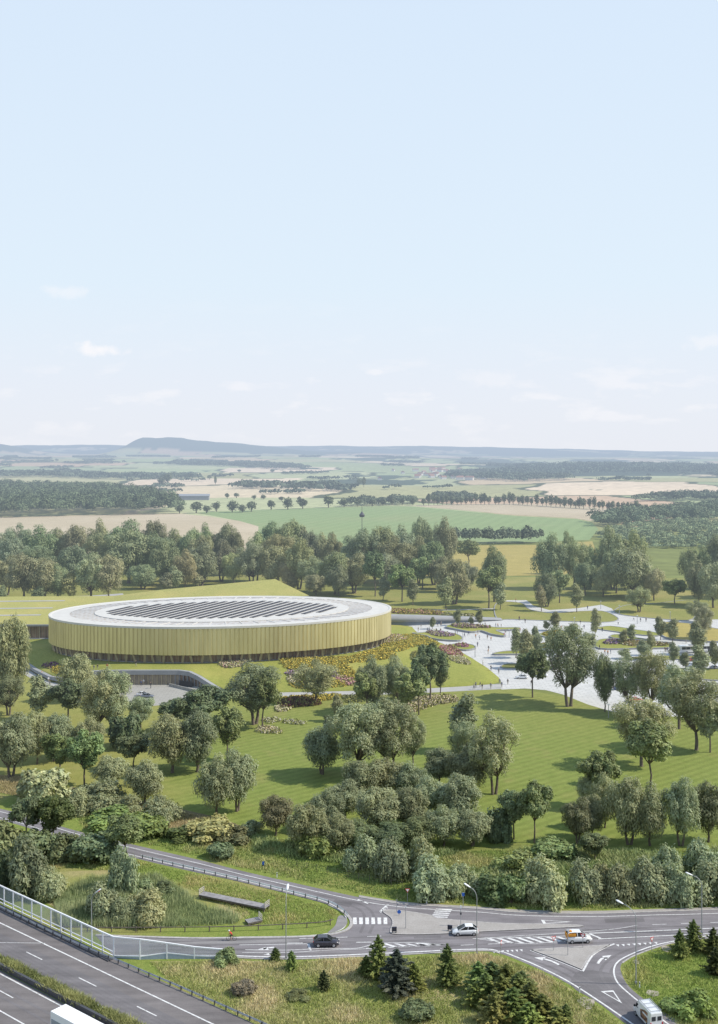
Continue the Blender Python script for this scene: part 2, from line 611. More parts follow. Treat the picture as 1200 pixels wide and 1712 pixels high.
wl(tc.outputs['Generated'], pz.inputs[0])
for px_, py_, rad_, amt in ((165, 585, 0.026, 0.75), (115, 486, 0.022, 0.35), (1190, 570, 0.022, 0.35), (830, 630, 0.03, 0.25), (632, 622, 0.010, 0.4)):
    dv_ = Vector(((px_ - CX) / FPX, 1.0, (HY - py_) / FPX)).normalized()
    dx_ = wmath('SUBTRACT', sep.outputs['X'], dv_.x); dz_ = wmath('MULTIPLY', wmath('SUBTRACT', sep.outputs['Z'], dv_.z), 3.2)
    d_ = wmath('SQRT', wmath('ADD', wmath('MULTIPLY', dx_, dx_), wmath('MULTIPLY', dz_, dz_)), 0.0)
    d_ = wmath('ADD', wmath('DIVIDE', d_, rad_), wmath('MULTIPLY', wmath('SUBTRACT', pz.outputs['Fac'], 0.5), 2.6))
    mr = wn('ShaderNodeMapRange'); mr.interpolation_type = 'SMOOTHSTEP'
    mr.inputs['From Min'].default_value = 1.05; mr.inputs['From Max'].default_value = 0.3; mr.inputs['To Max'].default_value = amt
    wl(d_, mr.inputs['Value'])
    puff = mr.outputs[0] if puff is None else wmath('MAXIMUM', puff, mr.outputs[0])
mm_out = wmath('MAXIMUM', mm.outputs[0], puff)
wl(mm_out, m2.inputs[0])
bg = wn('ShaderNodeBackground'); bg.inputs['Strength'].default_value = 0.1
wl(m2.outputs[2], bg.inputs[0])
wo = wn('ShaderNodeOutputWorld'); wl(bg.outputs[0], wo.inputs[0])

scene.view_settings.view_transform = 'Standard'
scene.view_settings.look = 'None'
scene.view_settings.exposure = 0
scene.cycles.max_bounces = 5
scene.cycles.diffuse_bounces = 3
scene.cycles.glossy_bounces = 2
scene.cycles.transmission_bounces = 3
scene.cycles.transparent_max_bounces = 6
scene.cycles.use_denoising = True
scene.cycles.sample_clamp_indirect = 5.0


# ---------------------------------------------------------------- terrain
def sstep(a, b, x):
    t = min(1.0, max(0.0, (x - a) / (b - a)))
    return t * t * (3 - 2 * t)


def fbm(x, y, o=4):
    return mnoise.fractal(Vector((x, y, 0.37)), 0.9, 2.0, o)


def hill_bump(x, y, cx, cy, rx, ry, h):
    d = ((x - cx) / rx) ** 2 + ((y - cy) / ry) ** 2
    return h * math.exp(-d)


def terrain_z(x, y):
    if y < 1500: return 0.0
    u = x / y                                   # direction, -0.33 .. 0.33 in the photograph
    z = 10 * fbm(x / 900, y / 900) * sstep(1600, 2600, y)
    z += 38 * sstep(2600, 7000, y) * (1 - sstep(-0.05, 0.2, u))
    z += 14 * sstep(2600, 7000, y) * sstep(-0.05, 0.2, u)
    z += hill_bump(x, y, 1500, 4300, 800, 600, 20) + hill_bump(x, y, 750, 4000, 380, 400, 10)
    # the long wooded hill on the left and its shoulder
    hx = sstep(-2120, -1830, x) * (1 - 0.34 * sstep(-1650, -1150, x)) * (1 - sstep(-1250, -250, x))
    z += (150 * hx + 10 * fbm(x / 160, y / 300) * hx) * math.exp(-((y - 9400) / 900) ** 2)
    z += hill_bump(x, y, -500, 9800, 1000, 900, 30)
    z += hill_bump(x, y, -3290, 9600, 330, 900, 105)
    # far ridges along the horizon
    z += sstep(10500, 14500, y) * (92 + 24 * fbm(x / 2600, 3.1) + 9 * fbm(x / 500, 7.7) - 62 * sstep(0.06, 0.33, u)) * (1 - 0.2 * sstep(14500, 19000, y))
    z += hill_bump(x, y, 900, 13500, 900, 1200, 14)
    return z


def far_colour(x, y):
    u = x / y
    wood = (0.06, 0.088, 0.055)
    f1 = fbm(x / 420 + 7, y / 1100 + 3, 5)
    hillish = sstep(-2200, -1950, x) * (1 - sstep(-900, 100, x)) * math.exp(-((y - 9400) / 1000) ** 2) + hill_bump(x, y, -3420, 9600, 520, 900, 1) \
        + hill_bump(x, y, -500, 9800, 1200, 900, 0.6)
    ridge = hill_bump(x, y, 1500, 4100, 1000, 850, 1.0) + hill_bump(x, y, 700, 3700, 330, 500, 0.8)
    if hillish > 0.42 + 0.14 * f1: return wood
    if ridge > 0.5 + 0.25 * f1: return wood
    if y > 10800 and f1 > -0.35: return (0.05, 0.07, 0.035)
    if y > 2200 and f1 > 0.30 + 0.25 * (1 - sstep(-0.1, 0.08, u)): return wood
    # mosaic of fields
    wx = x + 120 * fbm(x / 700, y / 700); wy = y + 220 * fbm(x / 900 + 5, y / 900)
    sx, sy = 430.0, 620.0
    j = math.floor(wy / sy)
    i = math.floor(wx / sx + 0.37 * j)
    fx, fy = wx / sx + 0.37 * j - i, wy / sy - j
    rr = random.Random(i * 7919 + j * 104729)
    if (fx < 0.05 or fy < 0.075) and rr.random() < 0.75 and y > 1500: return (0.07, 0.085, 0.04)
    pal = [(0.40, 0.31, 0.20), (0.45, 0.37, 0.25), (0.32, 0.30, 0.16), (0.25, 0.28, 0.14), (0.30, 0.31, 0.17), (0.27, 0.28, 0.155), (0.23, 0.265, 0.14), (0.38, 0.27, 0.18), (0.27, 0.26, 0.13), (0.50, 0.40, 0.29)]
    c = pal[rr.randrange(len(pal))]
    k = 1.3 + 0.13 * f1
    return (c[0] * k, c[1] * k, c[2] * k)


def add_tone(me, cols):
    a = me.attributes.new('tone', 'FLOAT_COLOR', 'POINT')
    c = np.ones((len(cols), 4), np.float32)
    c[:, :3] = np.asarray(cols, np.float32)
    a.data.foreach_set('color', c.ravel())


def make_terrain():
    ys = [60, 100, 150, 220, 320, 480, 700, 1000, 1300]
    y = 1450.0
    while y < 2600: ys.append(y); y *= 1.012
    while y < 22000: ys.append(y); y *= 1.017
    n = 420
    us = [(-0.62 + 1.24 * k / n) for k in range(n + 1)]
    vs, cs, fs = [], [], []
    for y in ys:
        for u in us:
            x = u * y if y > 700 else u * 700
            vs.append((x, y, terrain_z(x, y)))
            cs.append(far_colour(x, y) if y > 1200 else (0.17, 0.19, 0.055))
    m = n + 1
    for j in range(len(ys) - 1):
        for i in range(n):
            fs.append((j * m + i, j * m + i + 1, (j + 1) * m + i + 1, (j + 1) * m + i))
    me = bpy.data.meshes.new('ground')
    me.from_pydata(vs, [], fs)
    me.materials.append(M_TERRAIN)
    add_tone(me, cs)
    me.polygons.foreach_set('use_smooth', [True] * len(me.polygons))
    o = link(bpy.data.objects.new('ground', me))
    o['kind'] = 'structure'


make_terrain()


def sheet(name, pts, z, mat, smooth_n=0, world=False, kind='structure'):
    if not world:
        poly = curve_px(pts, smooth_n, True) if smooth_n else [W2(*p) for p in pts]
    else:
        poly = pts
    mb = MB()
    tri = tessellate_polygon([[Vector((p[0], p[1], 0)) for p in poly]])
    fs = []
    for t in tri:
        a, b, c = [Vector((poly[i][0], poly[i][1])) for i in t]
        cr = (b - a).x * (c - a).y - (b - a).y * (c - a).x
        fs.append(tuple(t) if cr > 0 else tuple(reversed(t)))
    mb.add([(p[0], p[1], z) for p in poly], fs)
    o = mb.build(name, mat)
    o['kind'] = kind
    return o


# fields and park ground, each sheet a little above the one below
sheet('stubble_field', [(-260, 868), (0, 864.5), (150, 861), (300, 859), (345, 863), (400, 871), (432, 880), (430, 925), (-260, 925)], 0.10, M_STUBBLE)
sheet('green_field', [(326, 857), (450, 852), (560, 848), (640, 846), (690, 847), (780, 855), (870, 863), (965, 868), (990, 874), (1000, 885), (985, 903), (760, 912), (430, 920), (432, 880), (400, 871), (355, 862)], 0.12, M_GREENFIELD)
sheet('stubble_field', [(665, 846), (760, 843.5), (860, 842), (960, 846), (1062, 853), (1045, 862), (985, 871), (960, 866.5), (850, 860), (750, 851), (690, 846)], 0.14, M_STUBBLE)
sheet('ochre_field', [(690, 917), (800, 912), (905, 911), (990, 905), (1010, 960), (690, 966)], 0.10, M_OCHRE)
sheet('meadow', [(-200, 958), (430, 958), (690, 962), (900, 965), (1300, 968), (1300, 1075), (880, 1060), (655, 1062), (350, 1000), (-200, 1050)], 0.02, M_MEADOW)
sheet('meadow', [(-160, 1080), (40, 1100), (140, 1150), (260, 1178), (420, 1165), (470, 1200), (330, 1245), (290, 1340), (240, 1362), (130, 1335), (0, 1312), (-160, 1300)], 0.02, M_PARK, 4)
sheet('lawn', [(250, 1176), (420, 1160), (600, 1155), (830, 1150), (1000, 1170), (1300, 1180), (1300, 1400), (1100, 1420), (900, 1412), (760, 1420), (600, 1420), (430, 1395), (300, 1350), (275, 1300), (300, 1240), (380, 1205)], 0.035, M_PARK, 5)
sheet('bank', [(-120, 1300), (0, 1296), (70, 1300), (110, 1313), (190, 1332), (290, 1350), (400, 1380), (400, 1420), (250, 1385), (120, 1350), (0, 1325), (-120, 1310)], 0.05, M_EARTH, 4)
sheet('verge', [(-120, 1310), (0, 1328), (120, 1352), (250, 1385), (400, 1410), (600, 1415), (760, 1425), (900, 1418), (1100, 1425), (1350, 1410), (1350, 1800), (-250, 1800), (-250, 1400)], 0.015, M_VERGE)
# ---------------------------------------------------------------- roads
def road(name, pts, mat, z):
    return sheet(name, pts, z, mat)


# motorway: two carriageways running from the left edge down to the right
mw_n = [W2(-120, 1462), W2(-60, 1488), W2(0, 1518), W2(95, 1562), W2(190, 1611), W2(300, 1656), W2(440, 1718), W2(620, 1800)]
MW_DIR = (Vector(W2(355, 1712)) - Vector(W2(0, 1543))).normalized()
MW_NRM = Vector((-MW_DIR.y, MW_DIR.x))


def mw(px, py, z=0.0):
    return W(px, py, z)


def mw_line(px, py, a, b):
    """straight line parallel to the motorway through a surveyed point"""
    p = Vector(W2(px, py))
    return [tuple(p + MW_DIR * a), tuple(p + MW_DIR * b)]


edge_n = mw_line(0, 1516, -60, 110)
edge_s = mw_line(0, 1601, -60, 110)
sheet('motorway', [edge_n[0], edge_n[1], edge_s[1], edge_s[0]], 0.024, M_MOTORWAY, world=True)
e2n = mw_line(0, 1622, -60, 110)
e2s = mw_line(-90, 1712, -60, 110)
sheet('motorway', [e2n[0], e2n[1], e2s[1], e2s[0]], 0.024, M_MOTORWAY, world=True)
# darker running surface of the near lanes
a = mw_line(0, 1560, -60, 110); b = mw_line(0, 1600, -60, 110)
sheet('asphalt_strip', [a[0], a[1], b[1], b[0]], 0.031, M_PATCH, world=True)

mk = MB()
ZP = 0.048
for px, py in ((0, 1543), (0, 1628)):
    l = mw_line(px, py, -60, 110); mk.ribbon(l, 0.26, ZP)
l = mw_line(0, 1597, -60, 110); mk.ribbon(l, 0.22, ZP)
for px, py in ((57, 1598), (8, 1661), ):
    for k in range(-6, 9):
        l = mw_line(px, py, k * 14.0 - 2.2, k * 14.0 + 2.2); mk.ribbon(l, 0.2, ZP)
l = mw_line(0, 1690, -60, 110); mk.ribbon(l, 0.24, ZP)
mk.ribbon([W2(-80, 1575), W2(75, 1577)], 0.12, ZP)
o = mk.build('lane_marking', M_PAINT); o['kind'] = 'structure'

# --- country road from upper left that bends into the junction
rb_n = [(-140, 1322), (0, 1352), (60, 1367), (120, 1387), (235, 1415), (330, 1437), (400, 1455), (500, 1478), (600, 1500), (667, 1511), (733, 1516), (800, 1520), (870, 1526), (987, 1528), (1087, 1525), (1200, 1521), (1400, 1512)]
rb_s = [(-140, 1340), (0, 1371), (60, 1388), (120, 1407), (235, 1437), (330, 1459), (400, 1474), (500, 1499), (550, 1513), (575, 1526), (587, 1540), (583, 1552), (565, 1560), (535, 1565)]
main_left_n = [(500, 1567), (400, 1568.5), (320, 1569), (213, 1566), (160, 1564)]
south = [(193, 1602), (250, 1601.5), (372, 1601), (480, 1604), (640, 1598), (800, 1590), (835, 1594), (868, 1606), (905, 1622), (950, 1645), (1000, 1677), (1060, 1718), (1140, 1775), (1250, 1775), (1160, 1722), (1090, 1680), (1052, 1650), (1038, 1625), (1040, 1610), (1060, 1598), (1098, 1584), (1130, 1576), (1200, 1567), (1400, 1552)]
top = curve_px(rb_n, 5)
bot = curve_px(rb_s + main_left_n, 5)
sou = curve_px(south[:8], 4)[:-1] + curve_px(south[7:14], 4) + curve_px(south[14:], 4)
# carriageway outline: north edge (left to right), south edge (right to left), back along the bend
outline = top + list(reversed(sou)) + list(reversed(bot))
sheet('road', outline, 0.03, M_ASPHALT, world=True)

# darker and paler resurfaced patches
sheet('asphalt_strip', [(972, 1622), (1035, 1632), (1055, 1660), (1110, 1700), (1130, 1720), (1062, 1720), (1000, 1676), (955, 1648)], 0.036, M_PATCH, 3)
sheet('asphalt_strip', [(172, 1567), (213, 1571), (500, 1570), (500, 1577), (180, 1579)], 0.036, M_PALE)

for q_ in ([(690, 1562), (735, 1561), (738, 1568), (692, 1569.5)], [(1010, 1536), (1075, 1534), (1078, 1541), (1012, 1543)], [(300, 1580), (352, 1580), (356, 1587), (304, 1587)], [(560, 1503), (590, 1510), (583, 1517), (556, 1509)]):
    sheet('asphalt_strip', q_, 0.0335, M_PATCH)
mk = MB()
def line(pts, w=0.16, n=6):
    mk.ribbon(curve_px(pts, n), w, ZP)
def dashes(pts, on, off, w=0.14, n=6, start=0.0):
    c = curve_px(pts, n)
    L = arclen(c)[-1]
    d = start
    while d + on < L:
        q = [along(c, d + on * t)[0] for t in (0, 0.5, 1)]
        mk.ribbon(q, w, ZP)
        d += on + off
def patch(*pts):
    mk.prism([W2(*p) for p in pts], 0.03, ZP)
# edge lines
line([(-140, 1327), (0, 1357), (60, 1372), (120, 1392), (235, 1421), (330, 1443), (400, 1461), (500, 1484), (600, 1506), (667, 1516), (733, 1521), (800, 1525), (870, 1530.5), (987, 1532.5), (1087, 1530), (1200, 1527), (1400, 1518)], 0.2)
line([(-140, 1336), (0, 1367), (60, 1384), (120, 1403), (235, 1433), (330, 1455), (400, 1470.5), (500, 1495.5), (545, 1508), (572, 1524), (579, 1540), (572, 1553), (545, 1561), (500, 1565), (400, 1566.5)], 0.2)
line([(195, 1598), (250, 1597.5), (372, 1597.5), (480, 1600), (640, 1594), (795, 1587), (835, 1590.5), (868, 1602), (905, 1618), (950, 1641), (1000, 1673), (1060, 1714), (1100, 1740)], 0.3)
line([(1400, 1549), (1200, 1563), (1127, 1573.5), (1090, 1582), (1058, 1594), (1034, 1607), (1026, 1622), (1031, 1641), (1050, 1660), (1090, 1692), (1130, 1722)], 0.26)
# junction island outline
line([(1027, 1578), (1010, 1585), (990, 1598), (974, 1624)], 0.34)
line([(974, 1624), (930, 1606), (886, 1589)], 0.14)
# centre lines on the main road
line([(985, 1560.5), (1100, 1556), (1400, 1543)], 0.22)
line([(1000, 1570), (1100, 1565), (1400, 1551)], 0.22)
line([(800, 1569), (1000, 1556), (1065, 1547)], 0.12)
dashes([(1090, 1546), (1400, 1535)], 2.6, 2.6)
dashes([(500, 1569.5), (640, 1565)], 2.4, 3.4)
dashes([(480, 1577), (640, 1575)], 2.6, 3.2, 0.2)
line([(410, 1588), (480, 1588.5), (540, 1586), (585, 1586), (605, 1584), (628, 1577)], 0.15)
line([(405, 1592.5), (480, 1592.8), (560, 1588), (612, 1586.5), (700, 1581.5), (745, 1579)], 0.13)
line([(400, 1580), (520, 1578)], 0.15)
patch((513, 1578), (517, 1578), (521, 1589), (517, 1589))          # stop bar
dashes([(770, 1580.5), (840, 1577.5)], 2.2, 2.4)
# hatching left and right of the turning lane
for k in range(6):
    x = 620 + k * 19
    patch((x, 1577.4 + k * 0.2), (x + 7, 1577.2 + k * 0.2), (x + 30 - k * 1.5, 1584.6 - k * 0.8), (x + 22 - k * 1.5, 1585.0 - k * 0.8))
line([(612, 1585.8), (745, 1579.2)], 0.14); line([(628, 1577.2), (690, 1576), (745, 1579.2)], 0.14)
patch((690, 1576), (745, 1578.4), (745, 1579.6), (706, 1580.6))
for k in range(8):
    x = 812 + k * 16.5
    y0 = 1568.8 - k * 0.35
    patch((x, y0), (x + 7, y0 - 0.2), (x + 32, 1577.4 - k * 0.5), (x + 25, 1577.8 - k * 0.5))
line([(790, 1569.5), (945, 1565)], 0.14); line([(800, 1570), (870, 1577.5), (945, 1574)], 0.14)
line([(985, 1561), (1004, 1569)], 0.4)
# crossings
for k in range(6):
    x = 590 + k * 10.2
    patch((x, 1534.2), (x + 6, 1534.2), (x + 6.4, 1545.2), (x + 0.2, 1545.2))
for k in range(6):
    y = 1519.2 + k * 3.2
    s = -k * 1.9
    patch((729 + s, y), (756 + s, y + 0.9), (755.3 + s, y + 2.5), (728 + s, y + 1.6))
# give-way teeth
def teeth(x0, y0, x1, y1, n):
    for k in range(n):
        t0, t1 = k / n, (k + 0.62) / n
        xa, ya = x0 + (x1 - x0) * t0, y0 + (y1 - y0) * t0
        xb, yb = x0 + (x1 - x0) * t1, y0 + (y1 - y0) * t1
        patch((xa, ya), (xb, yb), ((xa + xb) / 2 + 2.4, (ya + yb) / 2 + 3.4))
teeth(822, 1590.5, 876, 1587.2, 7)
teeth(1029, 1579.5, 1102, 1575.0, 8)
teeth(634, 1524, 648, 1514.5, 4)
dashes([(598, 1504), (640, 1521)], 2.6, 4.5, 0.3)
patch((634, 1523.5), (637, 1524.5), (650, 1512.6), (646, 1512.4))
# give-way triangles painted on the lanes
def tri_outline(a, b, c, w=0.3):
    P = [Vector(W2(*a)), Vector(W2(*b)), Vector(W2(*c))]
    g = (P[0] + P[1] + P[2]) / 3
    Q = [p + (g - p) * w for p in P]
    for i in range(3):
        j = (i + 1) % 3
        mk.add([(P[i].x, P[i].y, ZP), (P[j].x, P[j].y, ZP), (Q[j].x, Q[j].y, ZP), (Q[i].x, Q[i].y, ZP)], [(0, 1, 2, 3)])
tri_outline((904, 1538), (957, 1541.4), (908, 1544.6))
tri_outline((1004, 1657.5), (1025, 1656), (1040, 1678))
# arrows
def arrow(shaft, head, w=0.42):
    c = curve_px(shaft, 5)
    mk.ribbon(c, w, ZP)
    patch(*head)
arrow([(934, 1613), (922, 1607), (908, 1603)], [(893, 1601), (912, 1600.2), (906, 1606)])
arrow([(999, 1611), (1006, 1603), (1016, 1602)], [(1012, 1605.5), (1022, 1597), (1006, 1598.5)])
arrow([(458, 1584), (446, 1585), (440, 1587)], [(430, 1588), (444, 1583.5), (450, 1588.4)])
arrow([(462, 1594), (450, 1595)], [(440, 1596.5), (452, 1593), (455, 1597.4)])
o = mk.build('lane_marking', M_PAINT); o['kind'] = 'structure'

# darker tyre tracks and a few sealed cracks
M_TRACK = asphalt('tyre track', (0.148, 0.137, 0.142), (0.178, 0.166, 0.17))
tk = MB(); zt_ = 0.0365
for pts_ in ([(250, 1592), (480, 1591), (640, 1590), (800, 1583), (900, 1577), (1400, 1554)], [(250, 1579), (480, 1573), (640, 1570), (800, 1564), (1000, 1558), (1400, 1540)], [(0, 1362), (120, 1397), (235, 1427), (400, 1465), (540, 1501), (600, 1515), (618, 1535), (610, 1560)],
            [(870, 1596), (920, 1612), (965, 1634), (1010, 1662), (1060, 1700)], [(1090, 1580), (1040, 1598), (1013, 1622), (1024, 1648), (1060, 1678), (1110, 1718)]):
    c_ = curve_px(pts_, 6)
    zt_ += 0.0012
    for of in (-0.8, 0.8): tk.ribbon(c_, 0.5, zt_, 0, of)
for px, py in ((57, 1594), (0, 1572), (8, 1652)):
    for of in (-0.8, 0.8): tk.ribbon(mw_line(px, py + 10, -60, 110), 0.45, 0.036, 0, of)
rr = random.Random(3)
for _ in range(16):
    x_, y_ = rr.uniform(560, 1180), rr.uniform(1545, 1590)
    tk.ribbon(curve_px([(x_, y_), (x_ + rr.uniform(8, 20), y_ + rr.uniform(-2, 2)), (x_ + rr.uniform(25, 50), y_ + rr.uniform(-3, 3))], 3), 0.1, 0.0435 + 0.0002 * _)
o = tk.build('tyre_tracks', M_TRACK); o['kind'] = 'structure'


def kerb(pts, w=0.22, h=0.12, n=5, mat=None, off=0.0):
    c = curve_px(pts, n)
    mb = MB()
    m = len(c)
    vs = []
    for i in range(m):
        a = Vector(c[max(i - 1, 0)]); b = Vector(c[min(i + 1, m - 1)])
        d = (b - a).normalized(); nn = Vector((-d.y, d.x)); p = Vector(c[i])
        q = p + nn * (off + w / 2); r = p + nn * (off - w / 2)
        vs += [(q.x, q.y, 0.0), (q.x, q.y, h), (r.x, r.y, h), (r.x, r.y, 0.0)]
    fs = []
    for i in range(m - 1):
        for k in range(3):
            fs.append((4 * i + k, 4 * i + k + 1, 4 * i + k + 5, 4 * i + k + 4))
    fs += [(3, 2, 1, 0), (4 * m - 4, 4 * m - 3, 4 * m - 2, 4 * m - 1)]
    mb.add(vs, fs)
    o = mb.build('kerb', mat or M_KERB)
    o['kind'] = 'structure'
    return o


kerb(rb_n[8:], 0.3, 0.13)
kerb(rb_s[8:] + main_left_n[:5], 0.55, 0.15)
kerb(south[1:7], 0.28, 0.12)
kerb([(1040, 1610), (1060, 1598), (1098, 1584), (1130, 1576), (1200, 1567), (1400, 1552)], 0.25, 0.1)
# footway strip along the north kerb
fw = curve_px([(600, 1497), (667, 1507.5), (733, 1512.5), (800, 1516.5), (870, 1521.5), (987, 1523.5), (1087, 1520.5), (1200, 1517), (1400, 1508)], 5)
sheet('footway', curve_px(rb_n[8:], 5) + list(reversed(fw)), 0.1, M_ISLAND, world=True)


def island(name, pts, n=5, h=0.13):
    poly = curve_px(pts, n, True) if n else [W2(*p) for p in pts]
    mb = MB()
    mb.prism(poly, 0.0, h)
    o = mb.build(name, M_ISLAND); o['kind'] = 'structure'
    k = MB()
    k.ribbon(poly + [poly[0]], 0.3, h + 0.012)
    c = k.build('kerb', M_KERB, None); c['kind'] = 'structure'


island('traffic_island', [(641, 1525), (650, 1522), (680, 1524.5), (720, 1531), (728, 1535), (760, 1539), (850, 1545), (930, 1546), (975, 1549), (900, 1553), (800, 1558), (720, 1562), (662, 1562), (653, 1557), (657, 1545), (654, 1535)], 4)
island('traffic_island', [(889, 1588.5), (1019, 1580.5), (1003, 1588), (985, 1599), (972, 1621), (932, 1604)], 0)
# rounded corner footway at the bend
sheet('footway', [(566, 1532), (577, 1533), (580, 1545), (565, 1556), (548, 1560), (560, 1548)], 0.09, M_PALE, 4)

# rough banks around the roads
sheet('bank', [(250, 1607), (372, 1606), (480, 1608), (640, 1602), (795, 1595), (835, 1599), (868, 1611), (905, 1627), (950, 1651), (1000, 1683), (1060, 1725), (1080, 1790), (640, 1790), (440, 1716), (300, 1652)], 0.02, M_ROUGH)
# reed hollow inside the bend
sheet('hollow', [(40, 1470), (150, 1455), (260, 1462), (330, 1490), (420, 1528), (330, 1546), (200, 1548), (100, 1522)], 0.022, M_ROUGH, 4)


# ---------------------------------------------------------------- guard rails, fences, barrier
def guard_rail(label, pts, post=3.0, n=4, group=None, beam=M_STEEL, h=0.72, off=0.0):
    c = curve_px(pts, n)
    o = c[len(c) // 2]
    root = empty('guard_rail', (o[0], o[1], 0), 0, label, 'guard rail', group)
    rel = [(p[0] - o[0], p[1] - o[1]) for p in c]
    mb = MB()
    m = len(rel)
    prof = [(0.05, h - 0.32), (0.0, h - 0.26), (0.06, h - 0.16), (0.0, h - 0.06), (0.05, h)]
    vs = []
    for i in range(m):
        a = Vector(rel[max(i - 1, 0)]); b = Vector(rel[min(i + 1, m - 1)])
        d = (b - a).normalized(); nn = Vector((-d.y, d.x))
        for u, z in prof:
            p = Vector(rel[i]) + nn * u
            vs.append((p.x, p.y, z))
    k = len(prof)
    fs = [(i * k + j, i * k + j + 1, (i + 1) * k + j + 1, (i + 1) * k + j) for i in range(m - 1) for j in range(k - 1)]
    mb.add(vs, fs)
    b = mb.build('beam', beam, root)
    L = arclen(rel)[-1]
    pm = MB(); pm.box((0, 0, h / 2), (0.12, 0.16, h)); pm.box((0, 0.1, h - 0.16), (0.1, 0.24, 0.2))
    first = None
    q = 0.5
    while q < L:
        (x, y), a = along(rel, q)
        if first is None:
            first = pm.build('post', M_DARKSTEEL, root); po = first
        else:
            po = first.copy(); link(po, root)
        po.location = (x, y, 0); po.rotation_euler = (0, 0, a)
        q += post
    return root


guard_rail('grey guard rail with posts along the inner edge of the bending country road', [(235, 1434.5), (330, 1457), (400, 1473), (500, 1498), (548, 1511), (570, 1523), (581, 1535)], 2.6, 4, None, M_WHITE)
guard_rail('grey guard rail beside the motorway below the noise barrier', [(-40, 1500), (90, 1565), (185, 1606), (300, 1655), (445, 1719), (560, 1770)], 2.4, 2)

# noise barrier
nb = [(-75, 1473), (0, 1511), (95, 1556), (190, 1601)]
c1 = [W2(*p) for p in nb]
o = c1[2]
root = empty('noise_barrier', (o[0], o[1], 0), 0, 'white framed noise barrier with grey glass panels beside the motorway', 'barrier')


def clear_glass():
    t = NT('barrier glass')
    s = t.bsdf((0.42, 0.48, 0.52), 0.15, 0, 0.5)
    tr = t.n('ShaderNodeBsdfTransparent')
    mxs = t.n('ShaderNodeMixShader')
    f = t.ramp(t.noise(0.4), [(0.3, 0.3), (0.7, 0.46)])
    t.l(f, mxs.inputs[0]); t.l(tr.outputs[0], mxs.inputs[1]); t.l(s, mxs.inputs[2])
    return t.done(mxs.outputs[0], False)


M_BGLASS = clear_glass()
M_BLUEGREY = plain('blue grey panel', (0.30, 0.36, 0.43), 0.6, var=0.1)
rel = [(p[0] - o[0], p[1] - o[1]) for p in c1]
L = arclen(rel)[-1]
nst = int(L / 2.75)
end = [(190, 1601, 3.4, 0.35), (234, 1604, 3.3, 0.5), (279, 1603, 2.6, 1.0), (325, 1603, 1.95, 0.55), (372, 1603.5, 1.6, 0.35)]
stations = []
for k in range(nst):
    (x, y), a = along(rel, L * k / nst)
    stations.append((x, y, 3.35, 0.0))
for px, py, top_, low in end:
    p = W2(px, py)
    stations.append((p[0] - o[0], p[1] - o[1], top_, low))
for k, (x, y, t_, low) in enumerate(stations):
    mb = MB(); mb.box((x, y, t_ / 2), (0.2, 0.2, t_)); mb.build('post', M_WHITE, root)
    if k + 1 < len(stations):
        x2, y2, t2, low2 = stations[k + 1]
        lo1, lo2 = (0.95, 0.95) if k < nst else (low, low2)
        for za, zb, w_ in [(t_, t2, 0.21), (lo1, lo2, 0.14)] + ([(0.3, 0.3, 0.14)] if k < nst else []):
            mb = MB(); mb.bar((x, y, za), (x2, y2, zb), w_, w_ * 0.95); mb.build('rail', M_WHITE, root)
        g = MB()
        g.add([(x, y, lo1), (x2, y2, lo2), (x2, y2, t2), (x, y, t_)], [(0, 1, 2, 3)])
        g.build('glass_panel', M_BGLASS, root)
        if k >= nst:
            g = MB()
            dx, dy = y2 - y, -(x2 - x)
            l_ = math.hypot(dx, dy); dx, dy = dx / l_ * 0.05, dy / l_ * 0.05
            g.add([(x + dx, y + dy, 0), (x2 + dx, y2 + dy, 0), (x2 + dx, y2 + dy, lo2), (x + dx, y + dy, lo1)], [(0, 1, 2, 3)])
            g.build('lower_panel', M_BLUEGREY, root)
# grating walkway under the barrier, seen as a dark slatted strip
g = MB()
cc = [W2(-75, 1480), W2(0, 1517), W2(95, 1562), W2(185, 1606)]
for i in range(3): g.bar((*cc[i], 0.1), (*cc[i + 1], 0.1), 1.1, 0.16)
q = g.build('channel', M_DARKSTEEL); q['kind'] = 'structure'

# wooden post and rail fence along the left of the main road
fpts = curve_px([(100, 1557), (180, 1558.5), (300, 1558), (400, 1556.5), (500, 1552), (540, 1549), (557, 1545)], 4)
o = fpts[len(fpts) // 2]
root = empty('wooden_fence', (o[0], o[1], 0), 0, 'brown wooden post and rail fence beside the road with the cyclist', 'fence')
rel = [(p[0] - o[0], p[1] - o[1]) for p in fpts]
mb = MB()
mb.tube([(x, y, 0.85) for x, y in rel], 0.085, 6)
mb.build('rail', M_TIMBER, root)
pm = MB(); pm.tube([(0, 0, 0), (0, 0, 1.0)], 0.1, 7)
first = None
q = 0.6
L = arclen(rel)[-1]
while q < L:
    (x, y), a_ = along(rel, q)
    if first is None: po = first = pm.build('post', M_TIMBER, root)
    else: po = first.copy(); link(po, root)
    po.location = (x, y, 0)
    q += 4.2

# thin stake fence in the verge north of the country road
pts = curve_px([(480, 1447), (540, 1460), (620, 1476), (700, 1492)], 4)
o = pts[0]
root = empty('wire_fence', (o[0], o[1], 0), 0, 'thin wire fence on dark stakes in the verge above the bend', 'fence')
rel = [(p[0] - o[0], p[1] - o[1]) for p in pts]
mb = MB()
for z in (0.5, 0.9, 1.3): mb.tube([(x, y, z) for x, y in rel], 0.012, 4)
mb.build('wire', M_DARKSTEEL, root)
pm = MB(); pm.box((0, 0, 0.75), (0.09, 0.09, 1.5))
first = None
L = arclen(rel)[-1]; q = 0.0
while q < L:
    (x, y), a_ = along(rel, q)
    if first is None: po = first = pm.build('stake', M_TIMBER, root)
    else: po = first.copy(); link(po, root)
    po.location = (x, y, 0)
    q += 2.3

